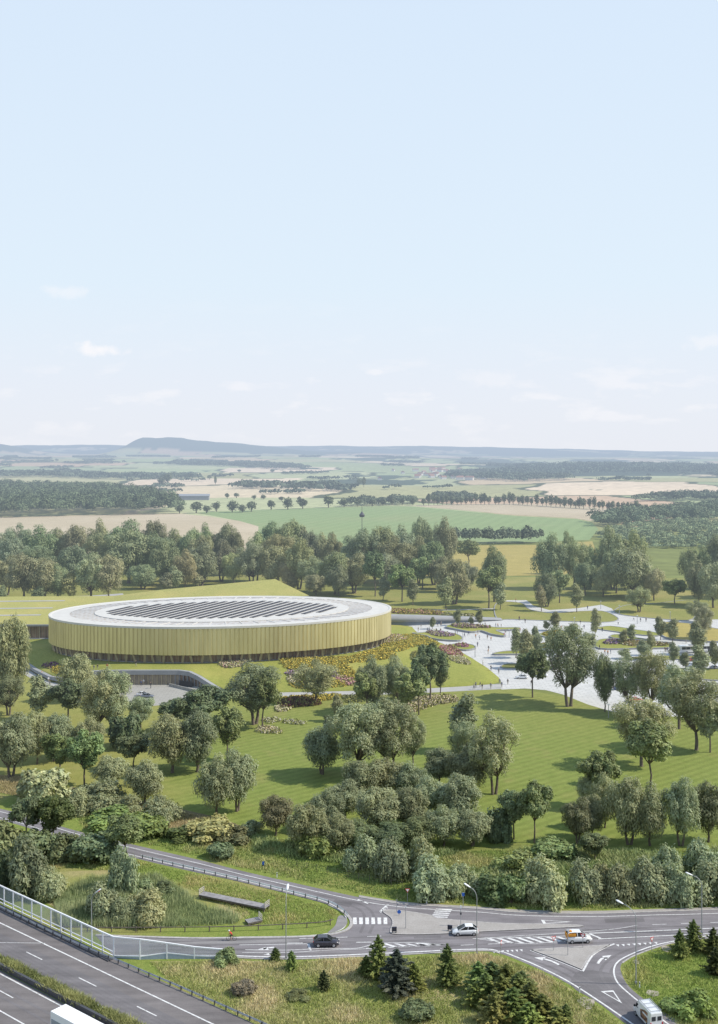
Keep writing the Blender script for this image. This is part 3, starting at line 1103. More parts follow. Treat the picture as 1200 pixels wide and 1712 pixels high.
# boardwalk viewing decks by the reeds
def deck(label, p0, p1, w, z, railing=True):
    a, b = Vector(W2(*p0)), Vector(W2(*p1))
    mid = (a + b) / 2
    ang = math.atan2((b - a).y, (b - a).x)
    L = (b - a).length
    root = empty('boardwalk', (mid.x, mid.y, 0), ang, label, 'boardwalk')
    mb = MB()
    nb_ = int(L / 0.28)
    for k in range(nb_):
        mb.box((-L / 2 + (k + 0.5) * L / nb_, 0, z), (L / nb_ - 0.03, w, 0.08))
    mb.build('planking', M_DECK, root)
    for sy in (-1, 1):
        mb = MB(); mb.box((0, sy * (w / 2 - 0.05), z - 0.18), (L, 0.12, 0.26)); mb.build('side_beam', M_TIMBER, root)
    for sx in (-1, 0, 1):
        for sy in (-1, 1):
            mb = MB(); mb.box((sx * (L / 2 - 0.3), sy * (w / 2 - 0.1), z / 2), (0.2, 0.2, z)); mb.build('pile', M_TIMBER, root)
    for sx in ((-1, 1) if railing else (1,)):
        mb = MB()
        for hz in (0.35, 0.65, 0.95): mb.box((sx * (L / 2 - 0.1), 0, z + hz), (0.08, w, 0.1))
        for sy in (-1, 1): mb.box((sx * (L / 2 - 0.1), sy * (w / 2 - 0.06), z + 0.5), (0.12, 0.12, 1.0))
        mb.build('railing', M_RAILWOOD, root)


M_DECK = plain('grey deck boards', (0.25, 0.24, 0.245), 0.85, var=0.25, scale=1.5)
M_RAILWOOD = plain('pale railing timber', (0.42, 0.39, 0.35), 0.8, var=0.2)
deck('long grey boardwalk with railings at both ends above the reeds', (336, 1500), (447, 1523), 1.7, 0.8)
deck('short boardwalk stub with one pale railing at the edge of the reeds', (412, 1545), (436, 1540), 1.6, 0.5, False)


# ---------------------------------------------------------------- lamps and signs
def street_lamp(label, px, py, h, arm_dir, arm=1.8, red=False, group='street lamps at the junction'):
    p = W(px, py)
    root = empty('street_lamp', p, 0, label, 'street lamp', group)
    mb = MB()
    d = Vector((arm_dir[0], arm_dir[1], 0)).normalized()
    pts, rad = [(0, 0, 0), (0, 0, 1.2), (0, 0, h * 0.5), (0, 0, h - 1.9)], [0.10, 0.09, 0.075, 0.065]
    for t in (0.25, 0.5, 0.75, 1.0):
        an = t * math.pi / 2.3
        pts.append((d.x * arm * (1 - math.cos(an)), d.y * arm * (1 - math.cos(an)), h - 1.9 + 1.75 * math.sin(an)))
        rad.append(0.055)
    mb.tube(pts, rad, 8)
    mb.build('pole', M_POLE, root, True)
    e = Vector(pts[-1])
    dd = (e - Vector(pts[-2])).normalized()
    hb = MB()
    f = e + dd * 1.25
    s = dd.cross(Vector((0, 0, 1))).normalized()
    u = s.cross(dd).normalized()
    ring = []
    for t, w_, th in ((0.0, 0.09, 0.07), (0.3, 0.2, 0.11), (0.8, 0.24, 0.12), (1.0, 0.12, 0.06)):
        c = e + (f - e) * t
        ring.append([c + s * w_ * math.cos(a) + u * th * math.sin(a) for a in (k * math.pi / 4 for k in range(8))])
    vs = [v for r in ring for v in r]
    fs = [(i * 8 + k, i * 8 + (k + 1) % 8, (i + 1) * 8 + (k + 1) % 8, (i + 1) * 8 + k) for i in range(3) for k in range(8)]
    fs += [tuple(range(7, -1, -1)), tuple(24 + k for k in range(8))]
    hb.add(vs, fs)
    head = hb.build('lamp_head', M_WHITE, root, True)
    if red:
        rb_ = MB(); c = e + dd * 0.75
        rb_.box((c.x, c.y, c.z - 0.13), (0.3, 0.3, 0.08)); rb_.build('marker', M_SIGNRED, root)
    bm_ = MB(); bm_.box((0, 0, 0.25), (0.3, 0.3, 0.5)); bm_.build('base', M_POLE, root)


street_lamp('street lamp with white head behind the noise barrier, before the reeds', 153, 1556, 6.8, (1, -0.2), 0.9, True)
street_lamp('street lamp with straight pole beside the dark car, left of the bend', 478, 1603, 11.0, (0.1, 1), 1.2)
street_lamp('street lamp with curved arm standing beside the white hatchback', 797, 1597, 11.2, (-1, 0.3), 1.3)
street_lamp('street lamp with curved arm at the right edge of the picture, beside the road', 1173, 1562, 10.2, (-1, 0.2), 1.9)
street_lamp('street lamp with long arm on the grass right of the junction island', 1063, 1646, 12.2, (-1, 0.75), 2.6)


def tri_plate(mb, c, s, ang, mi0, mi1, point_down=True):
    d = Vector((math.cos(ang), math.sin(ang), 0)); n = Vector((-d.y, d.x, 0)); u = Vector((0, 0, 1))
    sg = -1 if point_down else 1
    def tri(sc, off):
        r = s * sc
        return [Vector(c) + n * off + d * (-r) + u * (-sg * 0.58 * r), Vector(c) + n * off + d * r + u * (-sg * 0.58 * r), Vector(c) + n * off + u * (sg * 1.15 * r)]
    a, b = tri(1, -0.02), tri(1, 0.02)
    mb.add(a + b, [(0, 1, 2), (5, 4, 3), (0, 3, 4, 1), (1, 4, 5, 2), (2, 5, 3, 0)], mi0)
    for off in (-0.03, 0.03):
        t = tri(0.66, off); mb.add(t, [(0, 1, 2)], mi1)


def yield_sign(label, px, py, h, ang=0.0, size=0.45):
    p = W(px, py)
    root = empty('yield_sign', p, 0, label, 'road sign', 'yield signs at the junction')
    mb = MB(); mb.tube([(0, 0, 0), (0, 0, h)], 0.04, 6); mb.build('pole', M_STEEL, root)
    mb = MB(); tri_plate(mb, (0, 0, h + 0.15), size, ang, 0, 1)
    o = mb.build('plate', [M_SIGNRED, M_SIGNWHITE], root)
    o.location = (math.sin(ang) * 0.07, -math.cos(ang) * 0.07, 0)


yield_sign('red and white yield sign on the grass behind the road, below the willow scrub', 681, 1509, 2.2)
yield_sign('yield sign turned almost edge on at the verge left of the junction island', 837, 1599, 2.2, R(70))
yield_sign('yield sign at the left of the junction island, before the white van', 925, 1590, 2.1, R(20))
yield_sign('yield sign in front of the nose of the white van', 974, 1585, 2.0, R(-15))
yield_sign('yield sign on the grass right of the slip road lamp', 1089, 1592, 2.1, R(40))


def post_sign(name, label, px, py, h, plates, cat='road sign'):
    root = empty(name, W(px, py), 0, label, cat)
    mb = MB(); mb.tube([(0, 0, 0), (0, 0, h)], 0.055, 6); mb.build('pole', M_STEEL, root)
    for (z, w_, hh, m, round_) in plates:
        mb = MB()
        if round_:
            mb.tube([(0, -0.09, z), (0, -0.06, z)], w_, 16)
        else:
            mb.box((0, -0.08, z), (w_, 0.03, hh))
        mb.build('plate', m, root)


post_sign('blue_sign', 'tall narrow blue and white sign in the verge above the country road', 440, 1450, 1.2, [(0.75, 0.42, 0.9, M_SIGNBLUE, False), (0.4, 0.42, 0.25, M_SIGNWHITE, False)])
post_sign('blue_sign', 'blue topped sign post on the verge left of the white hatchback lamp', 774, 1517, 2.7, [(2.4, 0.5, 0.6, M_SIGNBLUE, False)])
post_sign('round_sign', 'small round blue sign at the left tip of the traffic island', 667, 1531, 1.0, [(0.75, 0.34, 0, M_SIGNBLUE, True)])
post_sign('sign_post', 'bare grey post with white cap on the traffic island', 678, 1553, 4.0, [(3.9, 0.24, 0.25, M_SIGNWHITE, False)])
post_sign('sign_post', 'thin grey post at the north tip of the traffic island', 663, 1526, 2.4, [(2.3, 0.2, 0.3, M_STEEL, False)])
post_sign('sign_post', 'grey post with pale sign and small box beside the white hatchback', 770, 1549, 3.7, [(3.5, 0.3, 0.5, M_SIGNWHITE, False), (2.3, 0.3, 0.4, M_DARKSTEEL, False)])
post_sign('sign_post', 'tall sign post on the junction island behind the white van', 949, 1598, 4.4, [(4.3, 0.5, 0.22, M_SIGNWHITE, False)])


def dark_board(label, px, py, rz):
    root = empty('sign_board', W(px, py, 0.13), rz, label, 'sign board')
    mb = MB(); mb.box((0, 0, 0.62), (0.85, 0.14, 0.8)); mb.build('board', M_SIGNDARK, root, bevel=0.04)
    mb = MB(); mb.box((-0.2, -0.08, 0.62), (0.28, 0.03, 0.55)); mb.box((0.2, -0.08, 0.62), (0.28, 0.03, 0.55)); mb.build('panel', M_BLACKPLASTIC, root)
    for s in (-1, 1):
        mb = MB(); mb.box((s * 0.3, 0, 0.12), (0.1, 0.3, 0.24)); mb.build('foot', M_BLACKPLASTIC, root)


M_SIGNDARK = plain('slate board', (0.06, 0.065, 0.10), 0.5)
dark_board('small dark sign board at the left end of the traffic island', 659, 1559, R(6))
dark_board('small dark sign board tilted beside the nose of the white hatchback', 752, 1556, R(-14))


def delineator(label, px, py, h=1.0):
    root = empty('marker_post', W(px, py), 0, label, 'marker post', 'white marker posts along the roads')
    mb = MB(); mb.box((0, 0, h / 2), (0.16, 0.12, h), 0, 0, 0.8); mb.build('post', M_SIGNWHITE, root)
    mb = MB(); mb.box((0, 0, h * 0.8), (0.17, 0.13, 0.14)); mb.build('reflector', M_DARKSTEEL, root)


delineator('white marker post in the verge above the bending country road', 463, 1467)
delineator('white marker post on the grass right of the yield sign', 713, 1511, 1.1)
delineator('white marker post at the foot of the slip road lamp', 1069, 1652)
delineator('white marker post on the grass left of the painted triangle', 969, 1660)
delineator('white marker post on the kerb behind the spruces', 737, 1596)


def slab(label, px, py, rx, ry):
    p = W(px, py)
    rr = random.Random(px)
    poly = []
    for k in range(14):
        a_ = 2 * math.pi * k / 14; q_ = rr.uniform(0.75, 1.1)
        poly.append((p.x + rx * q_ * math.cos(a_), p.y + ry * q_ * math.sin(a_)))
    mb = MB(); mb.prism([(x - p.x, y - p.y) for x, y in poly], -0.02, [rr.uniform(0.05, 0.16) for _ in poly])
    o_ = mb.build('stone_slab', M_SLAB); o_.location = (p.x, p.y, 0)
    tag(o_, label, 'stone slab')


M_SLAB = plain('pale rubble', (0.33, 0.29, 0.24), 0.9, var=0.3, scale=1.2, bump=0.4)
slab('pale rubble patch in the grass left of the painted triangle', 980, 1677, 1.4, 1.9)
slab('pale round slab in the grass above the white van', 1091, 1661, 1.05, 1.0)
slab('pale round slab in the grass by the yield sign near the bushes', 1114, 1587, 0.9, 1.1)
slab('small pale slab in the grass behind the slip road lamp', 1063, 1609, 0.6, 0.6)
# ---------------------------------------------------------------- the arena and its mound
AC = Vector((-54.4, 433.0)); AA, AB, AROT = 67.9, 41.0, R(8.5)
PL = 5.0                                         # plinth level


def ell(t, k=1.0, da=0.0):
    x, y = (AA * k + da) * math.cos(t), (AB * k + da) * math.sin(t)
    return (AC.x + x * math.cos(AROT) - y * math.sin(AROT), AC.y + x * math.sin(AROT) + y * math.cos(AROT))


# mound boundary: photograph point on the flat ground, height of the rim there
rim_px = [(-120, 1100, 2.2), (-40, 1105, 2.2), (28, 1108, 2.0), (42, 1114, 1.7), (62, 1126, 1.4), (85, 1138, 1.5), (105, 1143, 2.0), (130, 1144.5, 3.4), (150, 1144.5, 4.7), (200, 1144.5, 5.0), (300, 1144.5, 5.0),
          (318, 1146, 4.8), (334, 1148.5, 3.7), (350, 1151.5, 2.2), (366, 1154.5, 0.8), (380, 1157, 0.1), (450, 1158, 0), (520, 1157, 0), (600, 1155, 0), (700, 1152, 0), (780, 1147.5, 0),
          (826, 1143, 0), (836, 1139, 0), (834, 1133, 0), (815, 1117, 0), (788, 1100, 0), (758, 1083, 0), (722, 1069, 0), (700, 1060, 0), (690, 1050, 0)]
rim = []
P3 = [Vector((*W2(a, b), c)) for a, b, c in rim_px]
for i in range(len(P3) - 1):
    for k in range(5):
        rim.append(P3[i].lerp(P3[i + 1], k / 5))
rim.append(P3[-1])
for q in ((25, 505, 0), (-10, 520, 2), (-60, 525, 5), (-110, 520, 5), (-170, 500, 5), (-200, 470, 4)):
    rim.append(Vector(q))
RIM = rim


def rim_at(x, y):
    """boundary point seen from the arena axis through (x, y) -> parameter 0 at the rim, 1 at the building"""
    dx, dy = x - AC.x, y - AC.y
    best = None
    n = len(RIM)
    for i in range(n):
        a, b = RIM[i], RIM[(i + 1) % n]
        ax, ay, bx, by = a.x - AC.x, a.y - AC.y, b.x - AC.x, b.y - AC.y
        ex, ey = bx - ax, by - ay
        den = dx * ey - dy * ex
        if abs(den) < 1e-9: continue
        s = (ax * ey - ay * ex) / den
        t = (ax * dy - ay * dx) / den
        if s > 0 and -1e-6 <= t <= 1 + 1e-6:
            if best is None or s > best[0]: best = (s, a.z + (b.z - a.z) * t)
    if best is None: return None
    ca, sa = math.cos(-AROT), math.sin(-AROT)
    ux, uy = dx * ca - dy * sa, dx * sa + dy * ca
    re = 1.0 / math.sqrt((ux / (AA - 3)) ** 2 + (uy / (AB - 3)) ** 2)      # ellipse hit, in units of (dx,dy)
    return best[0], best[1], re


def mound_z(x, y):
    r = rim_at(x, y)
    if r is None: return 0.0
    s, zt, re = r
    if s < 1: return 0.0
    if s <= re: return PL
    t = min(1.0, max(0.0, (s - 1) / (s - re)))
    e_ = t * t * (3 - 2 * t) * 0.5 + t * 0.5
    return zt + (PL - zt) * min(1.0, e_ * 1.12)


def on_mound(px, py):
    z = 2.0
    for _ in range(14):
        p = W(px, py, z)
        z = 0.6 * z + 0.4 * mound_z(p.x, p.y)
    return p.x, p.y, mound_z(p.x, p.y)


mb = MB()
n = len(RIM); K = 9
vs = []
for i in range(n):
    a = RIM[i]
    vs.append((a.x, a.y, -0.3))
    dx, dy = a.x - AC.x, a.y - AC.y
    r = rim_at(AC.x + dx * 0.999, AC.y + dy * 0.999)
    re = r[2]
    for k in range(K):
        t = k / (K - 1)
        s = 1 + (re * 0.999 - 1) * t
        x, y = AC.x + dx * s, AC.y + dy * s
        vs.append((x, y, a.z + 0.04 if k == 0 else mound_z(x, y) + 0.04))
m = K + 1
fs = [(i * m + k, ((i + 1) % n) * m + k, ((i + 1) % n) * m + k + 1, i * m + k + 1) for i in range(n) for k in range(m - 1)]
mb.add(vs, fs)
o = mb.build('mound', M_MOUND, None, True); o['kind'] = 'structure'

arena = empty('arena', (AC.x, AC.y, PL), 0, 'oval arena with fluted gold facade and white solar roof on the grass mound', 'arena')


def rel_arena(p, z):
    return (p[0] - AC.x, p[1] - AC.y, z - PL)


def gold():
    t = NT('gold metal')
    nz = t.noise(0.35, t.coords((1, 1, 0.15)), 4)
    c = t.ramp(nz, [(0.3, (0.62, 0.54, 0.275)), (0.7, (0.78, 0.69, 0.38))])
    return t.done(t.bsdf(c, 0.34, 0.55, 0.5))


M_GOLD = gold()
Z0, Z1 = 8.3, 18.4
NF = 216
prof = []
# even arc-length parameters
ts = [2 * math.pi * k / 4000 for k in range(4001)]
sp = [ell(t) for t in ts]
sl = arclen(sp)


def t_at(frac):
    d = frac * sl[-1]
    import bisect
    i = min(max(bisect.bisect(sl, d) - 1, 0), 3999)
    return ts[i] + (ts[i + 1] - ts[i]) * (d - sl[i]) / max(1e-9, sl[i + 1] - sl[i])


mb = MB()
for k in range(NF):
    for f, dr in ((0.0, 0.0), (0.66, 0.12), (0.72, -0.24), (0.96, -0.24)):
        prof.append(ell(t_at((k + f) / NF), 1.0, dr))
n = len(prof)
vs = [rel_arena(p, Z0) for p in prof] + [rel_arena(p, Z1) for p in prof]
mb.add(vs, [(i, (i + 1) % n, (i + 1) % n + n, i + n) for i in range(n)])
mb.build('facade', M_GOLD, arena)
# soffit under the band
mb = MB()
N2 = 160
o1 = [ell(t_at(k / N2), 1.0, -0.1) for k in range(N2)]
i1 = [ell(t_at(k / N2), 1.0, -3.2) for k in range(N2)]
mb.add([rel_arena(p, Z0 + 0.05) for p in o1] + [rel_arena(p, Z0 + 0.05) for p in i1], [(i, i + N2, (i + 1) % N2 + N2, (i + 1) % N2) for i in range(N2)])
mb.build('soffit', M_GOLD, arena)


def brownglass():
    t = NT('bronze glazing')
    bk = t.n('ShaderNodeTexBrick')
    bk.offset = 0
    bk.inputs['Scale'].default_value = 0.5
    bk.inputs['Color1'].default_value = (0.17, 0.105, 0.075, 1); bk.inputs['Color2'].default_value = (0.25, 0.16, 0.115, 1)
    bk.inputs['Mortar'].default_value = (0.26, 0.22, 0.17, 1); bk.inputs['Mortar Size'].default_value = 0.05
    t.l(t.coords((1.0, 1.0, 1.0)), bk.inputs['Vector'])
    nz = t.noise(0.4)
    c = t.mix(1.0, bk.outputs['Color'], t.ramp(nz, [(0.3, 0.6), (0.7, 1.3)]), 'MULTIPLY')
    return t.done(t.bsdf(c, 0.2, 0, 0.6))


M_BRONZE = brownglass()
M_COLUMN = plain('pale timber columns', (0.36, 0.305, 0.2), 0.7)
mb = MB()
g = [ell(t_at(k / N2), 1.0, -2.9) for k in range(N2)]
mb.add([rel_arena(p, PL - 0.6) for p in g] + [rel_arena(p, Z0 + 0.1) for p in g], [(i, (i + 1) % N2, (i + 1) % N2 + N2, i + N2) for i in range(N2)])
mb.build('glazing', M_BRONZE, arena)
mb = MB()
g1 = [ell(t_at(k / N2), 1.0, -2.2) for k in range(N2)]
mb.add([rel_arena(p, PL - 0.3) for p in g1] + [rel_arena(p, PL + 0.28) for p in g1] + [rel_arena(p, PL + 0.28) for p in g],
       [(i, (i + 1) % N2, (i + 1) % N2 + N2, i + N2) for i in range(N2)] + [(i + N2, (i + 1) % N2 + N2, (i + 1) % N2 + 2 * N2, i + 2 * N2) for i in range(N2)])
mb.build('plinth', M_CONC, arena)
NC = 96
for k in range(NC):
    t0 = t_at((k + 0.5) / NC)
    c = ell(t0)
    if math.sin(t0) > 0.55: continue                  # nothing of the rear ones shows
    for s in (-1,):
        mb = MB()
        lean = 0.45 if k % 2 else -0.45
        a_ = ell(t_at((k + 0.5) / NC), 1.0, -1.7); b_ = ell(t_at((k + 0.5 + lean * 0.35) / NC), 1.0, -1.0)
        mb.bar(rel_arena(a_, PL + 0.2), rel_arena(b_, Z0 + 0.06), 0.7, 0.5)
        mb.build('column', M_COLUMN, arena)

# roof
M_ROOFWHITE = plain('white roof membrane', (0.545, 0.525, 0.49), 0.6, var=0.06, scale=0.3)


def ring(k0, k1, z0, z1, name, mat, seg=220):
    mb = MB()
    a_ = [ell(2 * math.pi * i / seg, k0) for i in range(seg)]
    b_ = [ell(2 * math.pi * i / seg, k1) for i in range(seg)]
    mb.add([rel_arena(p, z0) for p in a_] + [rel_arena(p, z1) for p in b_], [(i, (i + 1) % seg, (i + 1) % seg + seg, i + seg) for i in range(seg)])
    return mb.build(name, mat, arena)


KO, KI = 0.885, 0.745
mb = MB()
seg = 220
levels = [(1.003, Z1 - 0.5), (1.003, Z1 + 0.25), (0.992, Z1 + 0.25), (0.985, Z1 + 0.08), (KO, Z1 + 0.2)]
vs = []
for k, z in levels: vs += [rel_arena(ell(2 * math.pi * i / seg, k), z) for i in range(seg)]
mb.add(vs, [(l * seg + i, l * seg + (i + 1) % seg, (l + 1) * seg + (i + 1) % seg, (l + 1) * seg + i) for l in range(len(levels) - 1) for i in range(seg)])
mb.build('roof_rim', M_ROOFWHITE, arena)


def rooflight():
    t = NT('roof lights')
    nz = t.noise(0.16, None, 3, 0.6)
    bk = t.n('ShaderNodeTexBrick')
    bk.offset = 0.5
    bk.inputs['Scale'].default_value = 0.16
    bk.inputs['Color1'].default_value = (0.37, 0.315, 0.27, 1); bk.inputs['Color2'].default_value = (0.47, 0.43, 0.40, 1)
    bk.inputs['Mortar'].default_value = (0.5, 0.49, 0.48, 1); bk.inputs['Mortar Size'].default_value = 0.05
    t.l(t.coords((1, 1, 1), 0.9), bk.inputs['Vector'])
    c = t.mix(1.0, bk.outputs['Color'], t.ramp(nz, [(0.3, 0.88), (0.7, 1.1)]), 'MULTIPLY')
    return t.done(t.bsdf(c, 0.5, 0, 0.4))


M_ROOFLIGHT = rooflight()
ring(KO, KI, Z1 + 0.1, Z1 + 0.1, 'rooflight_ring', M_ROOFLIGHT)
for k in range(60):
    t0 = 2 * math.pi * k / 60
    mb = MB(); mb.bar(rel_arena(ell(t0, KO), Z1 + 0.16), rel_arena(ell(t0, KI), Z1 + 0.16), 0.45, 0.22)
    mb.build('roof_beam', M_ROOFWHITE, arena)
mb = MB()
pts_ = [rel_arena(ell(2 * math.pi * i / seg, KI), 0) for i in range(seg)]
mb.prism([(p[0], p[1]) for p in pts_], Z1 - PL, Z1 - PL + 0.4)
mb.build('roof_deck', M_ROOFWHITE, arena)


def solar():
    t = NT('solar cells')
    bk = t.n('ShaderNodeTexBrick')
    bk.offset = 0
    bk.inputs['Scale'].default_value = 0.55
    bk.inputs['Color1'].default_value = (0.035, 0.04, 0.062, 1); bk.inputs['Color2'].default_value = (0.05, 0.055, 0.08, 1)
    bk.inputs['Mortar'].default_value = (0.22, 0.22, 0.25, 1); bk.inputs['Mortar Size'].default_value = 0.045
    t.l(t.coords((1, 1, 1), -R(66)), bk.inputs['Vector'])
    return t.done(t.bsdf(bk.outputs['Color'], 0.45, 0, 0.35))


M_SOLAR = solar()
dr = Vector((math.cos(R(66)), math.sin(R(66)))); nr = Vector((dr.y, -dr.x))
rowsd = -56.2
while rowsd < 56:
    # chord of the inner ellipse along dr
    hits = []
    for q in range(-600, 601):
        p = AC + nr * rowsd + dr * (q * 0.1)
        d = p - AC
        ux = d.x * math.cos(-AROT) - d.y * math.sin(-AROT); uy = d.x * math.sin(-AROT) + d.y * math.cos(-AROT)
        if (ux / (AA * 0.675)) ** 2 + (uy / (AB * 0.58)) ** 2 < 1: hits.append(q * 0.1)
    if hits and hits[-1] - hits[0] > 6:
        lo, hi = hits[0], hits[-1]
        lo = math.ceil(lo / 2) * 2; hi = math.floor(hi / 2) * 2
        mb = MB()
        c = AC + nr * rowsd - AC
        z = Z1 - PL + 0.55
        w = 1.55
        for off, zz in ((-0.55, 0), (0.55, 0)):
            p0 = c + dr * lo + nr * (off - 0.5); p1 = c + dr * hi + nr * (off - 0.5); p2 = c + dr * hi + nr * (off + 0.5); p3 = c + dr * lo + nr * (off + 0.5)
            zl, zh = (z, z + 0.2)
            top = [(p0.x, p0.y, zl), (p3.x, p3.y, zh), (p2.x, p2.y, zh), (p1.x, p1.y, zl)]
            low = [(x, y, zq - 0.08) for x, y, zq in top]
            mb.add(top + low, [(0, 1, 2, 3), (7, 6, 5, 4), (0, 4, 5, 1), (1, 5, 6, 2), (2, 6, 7, 3), (3, 7, 4, 0)])
        mb.build('solar_row', M_SOLAR, arena)
    rowsd += 3.5

# glass link on the left with the planted roof that climbs to a ridge behind the arena
wing = empty('green_roof_wing', (-170, 470, 0), 0, 'low glazed wing with yellow planted roof rising to a ridge behind the arena', 'building')
def rw(x, y, z): return (x + 170, y - 470, z)
top = [(-330, 445, 10.6), (-127, 445, 10.9), (-112, 462, 12.0), (-80, 474, 13.5), (-45, 481, 15.6), (-22.5, 486, 17.2), (-40.5, 520, 20.6), (-95, 519, 15.6), (-118, 519, 12.6), (-330, 519, 11.2)]
tris = [(0, 1, 9), (1, 8, 9), (1, 2, 8), (2, 7, 8), (2, 3, 7), (3, 6, 7), (3, 4, 6), (4, 5, 6)]
mb = MB(); mb.add([rw(*p) for p in top], tris); mb.build('green_roof', M_ROOFGRASS, wing)
mb = MB()
n = len(top)
mb.add([rw(*p) for p in top] + [rw(p[0], p[1], 0) for p in top], [(i, i + n, (i + 1) % n + n, (i + 1) % n) for i in range(n) if i != 0])
mb.build('wall', M_CONC, wing)
mb = MB(); mb.box(rw(-228.5, 444.4, 10.55), (203, 0.7, 0.7)); mb.build('roof_edge', M_CONC, wing)
mb = MB(); mb.box(rw(-228.5, 446, 7.4), (203, 0.2, 5.8)); mb.build('glazing', M_BRONZE, wing)
for k in range(18):
    mb = MB(); mb.box(rw(-128 - k * 4.2, 445.6, 7.4), (0.35, 0.4, 5.8)); mb.build('mullion', M_COLUMN, wing)
mb = MB(); mb.box(rw(-228.5, 444.9, 4.9), (203, 1.4, 0.5)); mb.build('plinth', M_CONC, wing)
def roof_z(x, y):
    for t in tris:
        a, b, c = [top[i] for i in t]
        d = (b[1] - c[1]) * (a[0] - c[0]) + (c[0] - b[0]) * (a[1] - c[1])
        u = ((b[1] - c[1]) * (x - c[0]) + (c[0] - b[0]) * (y - c[1])) / d
        v = ((c[1] - a[1]) * (x - c[0]) + (a[0] - c[0]) * (y - c[1])) / d
        if u >= -1e-6 and v >= -1e-6 and u + v <= 1 + 1e-6: return u * a[2] + v * b[2] + (1 - u - v) * c[2]
    return 11.0


mb = MB()
for y0, z0 in ((462, 10.96), (480, 11.02), (500, 11.1)):
    xs_ = [-330 + k * 12 for k in range(17)]
    vs = []
    for x in xs_:
        if x > -126: break
        for dy in (0, 2.6): vs.append(rw(x, y0 + (x + 330) * 0.02 + dy, roof_z(x, y0 + (x + 330) * 0.02 + dy) + 0.08))
    mb.add(vs, [(2 * i, 2 * i + 2, 2 * i + 3, 2 * i + 1) for i in range(len(vs) // 2 - 1)])
    mb.build('roof_path', M_PATH, wing)
    mb = MB()

# service front in the courtyard, with the wave shaped concrete rim
front = empty('service_front', (*W2(258, 1144), 0), 0, 'sunken glazed service front under a wave shaped grey concrete rim', 'building')
fx, fy = W2(258, 1144)
seg_ = [v for v in RIM if v.y < 420 and -170 < v.x < -42 and v.z > 0.02]
mb = MB()
vs = []
for i, v in enumerate(seg_):
    a_ = seg_[max(i - 1, 0)]; b_ = seg_[min(i + 1, len(seg_) - 1)]
    d = (b_ - a_).to_2d().normalized(); nn = Vector((d.y, -d.x))       # outwards, towards the court
    zt = v.z + 0.22
    thick = min(1.55, v.z * 0.75)
    o_ = v.to_2d() + nn * 0.9; i_ = v.to_2d() - nn * 0.5
    vs += [(i_.x - fx, i_.y - fy, zt), (o_.x - fx, o_.y - fy, zt), (o_.x - fx, o_.y - fy, max(-0.1, zt - thick)), (v.x - fx, v.y - fy, max(-0.1, zt - thick))]
fs = [(4 * i + k, 4 * i + 4 + k, 4 * i + 5 + k, 4 * i + 1 + k) for i in range(len(seg_) - 1) for k in range(3)]
mb.add(vs, fs)
mb.build('rim', M_CONC, front, False)
fa = [v for v in RIM if v.y < 400 and v.z > 3.0 and v.x < -50]
mb = MB()
vs = []
for v in fa: vs += [(v.x - fx, v.y - fy - 0.12, 0), (v.x - fx, v.y - fy - 0.12, v.z - 1.2)]
mb.add(vs, [(2 * i, 2 * i + 2, 2 * i + 3, 2 * i + 1) for i in range(len(fa) - 1)])
mb.build('glazing', M_BRONZE, front)
line_ = [(v.x, v.y) for v in seg_ if v.z > 1.9]
L = arclen(line_)[-1]
q = 1.0
while q < L:
    (x, y), a_ = along(line_, q)
    zt = [v.z for v in seg_ if abs(v.x - x) < 2.2]
    zt = min(zt) if zt else 3
    if x > -97 or q % 3.2 < 1.65:
        mb = MB(); mb.box((0, -0.25, zt * 0.37), (0.28, 0.5, zt * 0.74))
        po = mb.build('pier', M_COLUMN if x < -66 else M_CONC, front); po.location = (x - fx, y - fy, 0); po.rotation_euler = (0, 0, a_)
    q += 1.6
# low ramp wall in the court
a_, b_ = W2(283, 1147), W2(328, 1158)
mb = MB(); mb.bar((a_[0] - fx, a_[1] - fy, 0.5), (b_[0] - fx, b_[1] - fy, 0.5), 0.3, 1.0); mb.build('ramp_wall', M_YARD, front)
a_, b_ = W2(300, 1146), W2(322, 1149)
mb = MB(); mb.bar((a_[0] - fx, a_[1] - fy - 0.4, 1.0), (b_[0] - fx, b_[1] - fy - 0.4, 1.0), 0.2, 1.9); mb.build('dark_entry', M_BLACKPLASTIC, front)

# paved areas
sheet('courtyard', [(140, 1143), (318, 1143), (352, 1151), (392, 1160), (380, 1164), (283, 1178), (245, 1181), (200, 1170), (140, 1165)], 0.05, M_YARD, 0)
sheet('path', [(20, 1104), (36, 1109), (58, 1126), (85, 1141), (140, 1143), (140, 1165), (100, 1160), (72, 1148), (45, 1130), (20, 1116)], 0.045, M_PATH, 0)
sheet('path', [(375, 1159), (450, 1158), (520, 1157), (600, 1155), (700, 1152), (780, 1147), (838, 1143), (838, 1152), (780, 1155), (700, 1159), (600, 1163), (520, 1166), (450, 1167), (392, 1165)], 0.05, M_PATH)
sheet('path', [(-200, 1003), (40, 999), (150, 996), (205, 992), (208, 996), (150, 1000), (40, 1004), (-200, 1009)], 0.05, M_PATH)
sheet('path', [(655, 1020), (760, 1019), (850, 1016), (850, 1017.5), (760, 1020.5), (655, 1021.5)], 0.05, M_PATH)
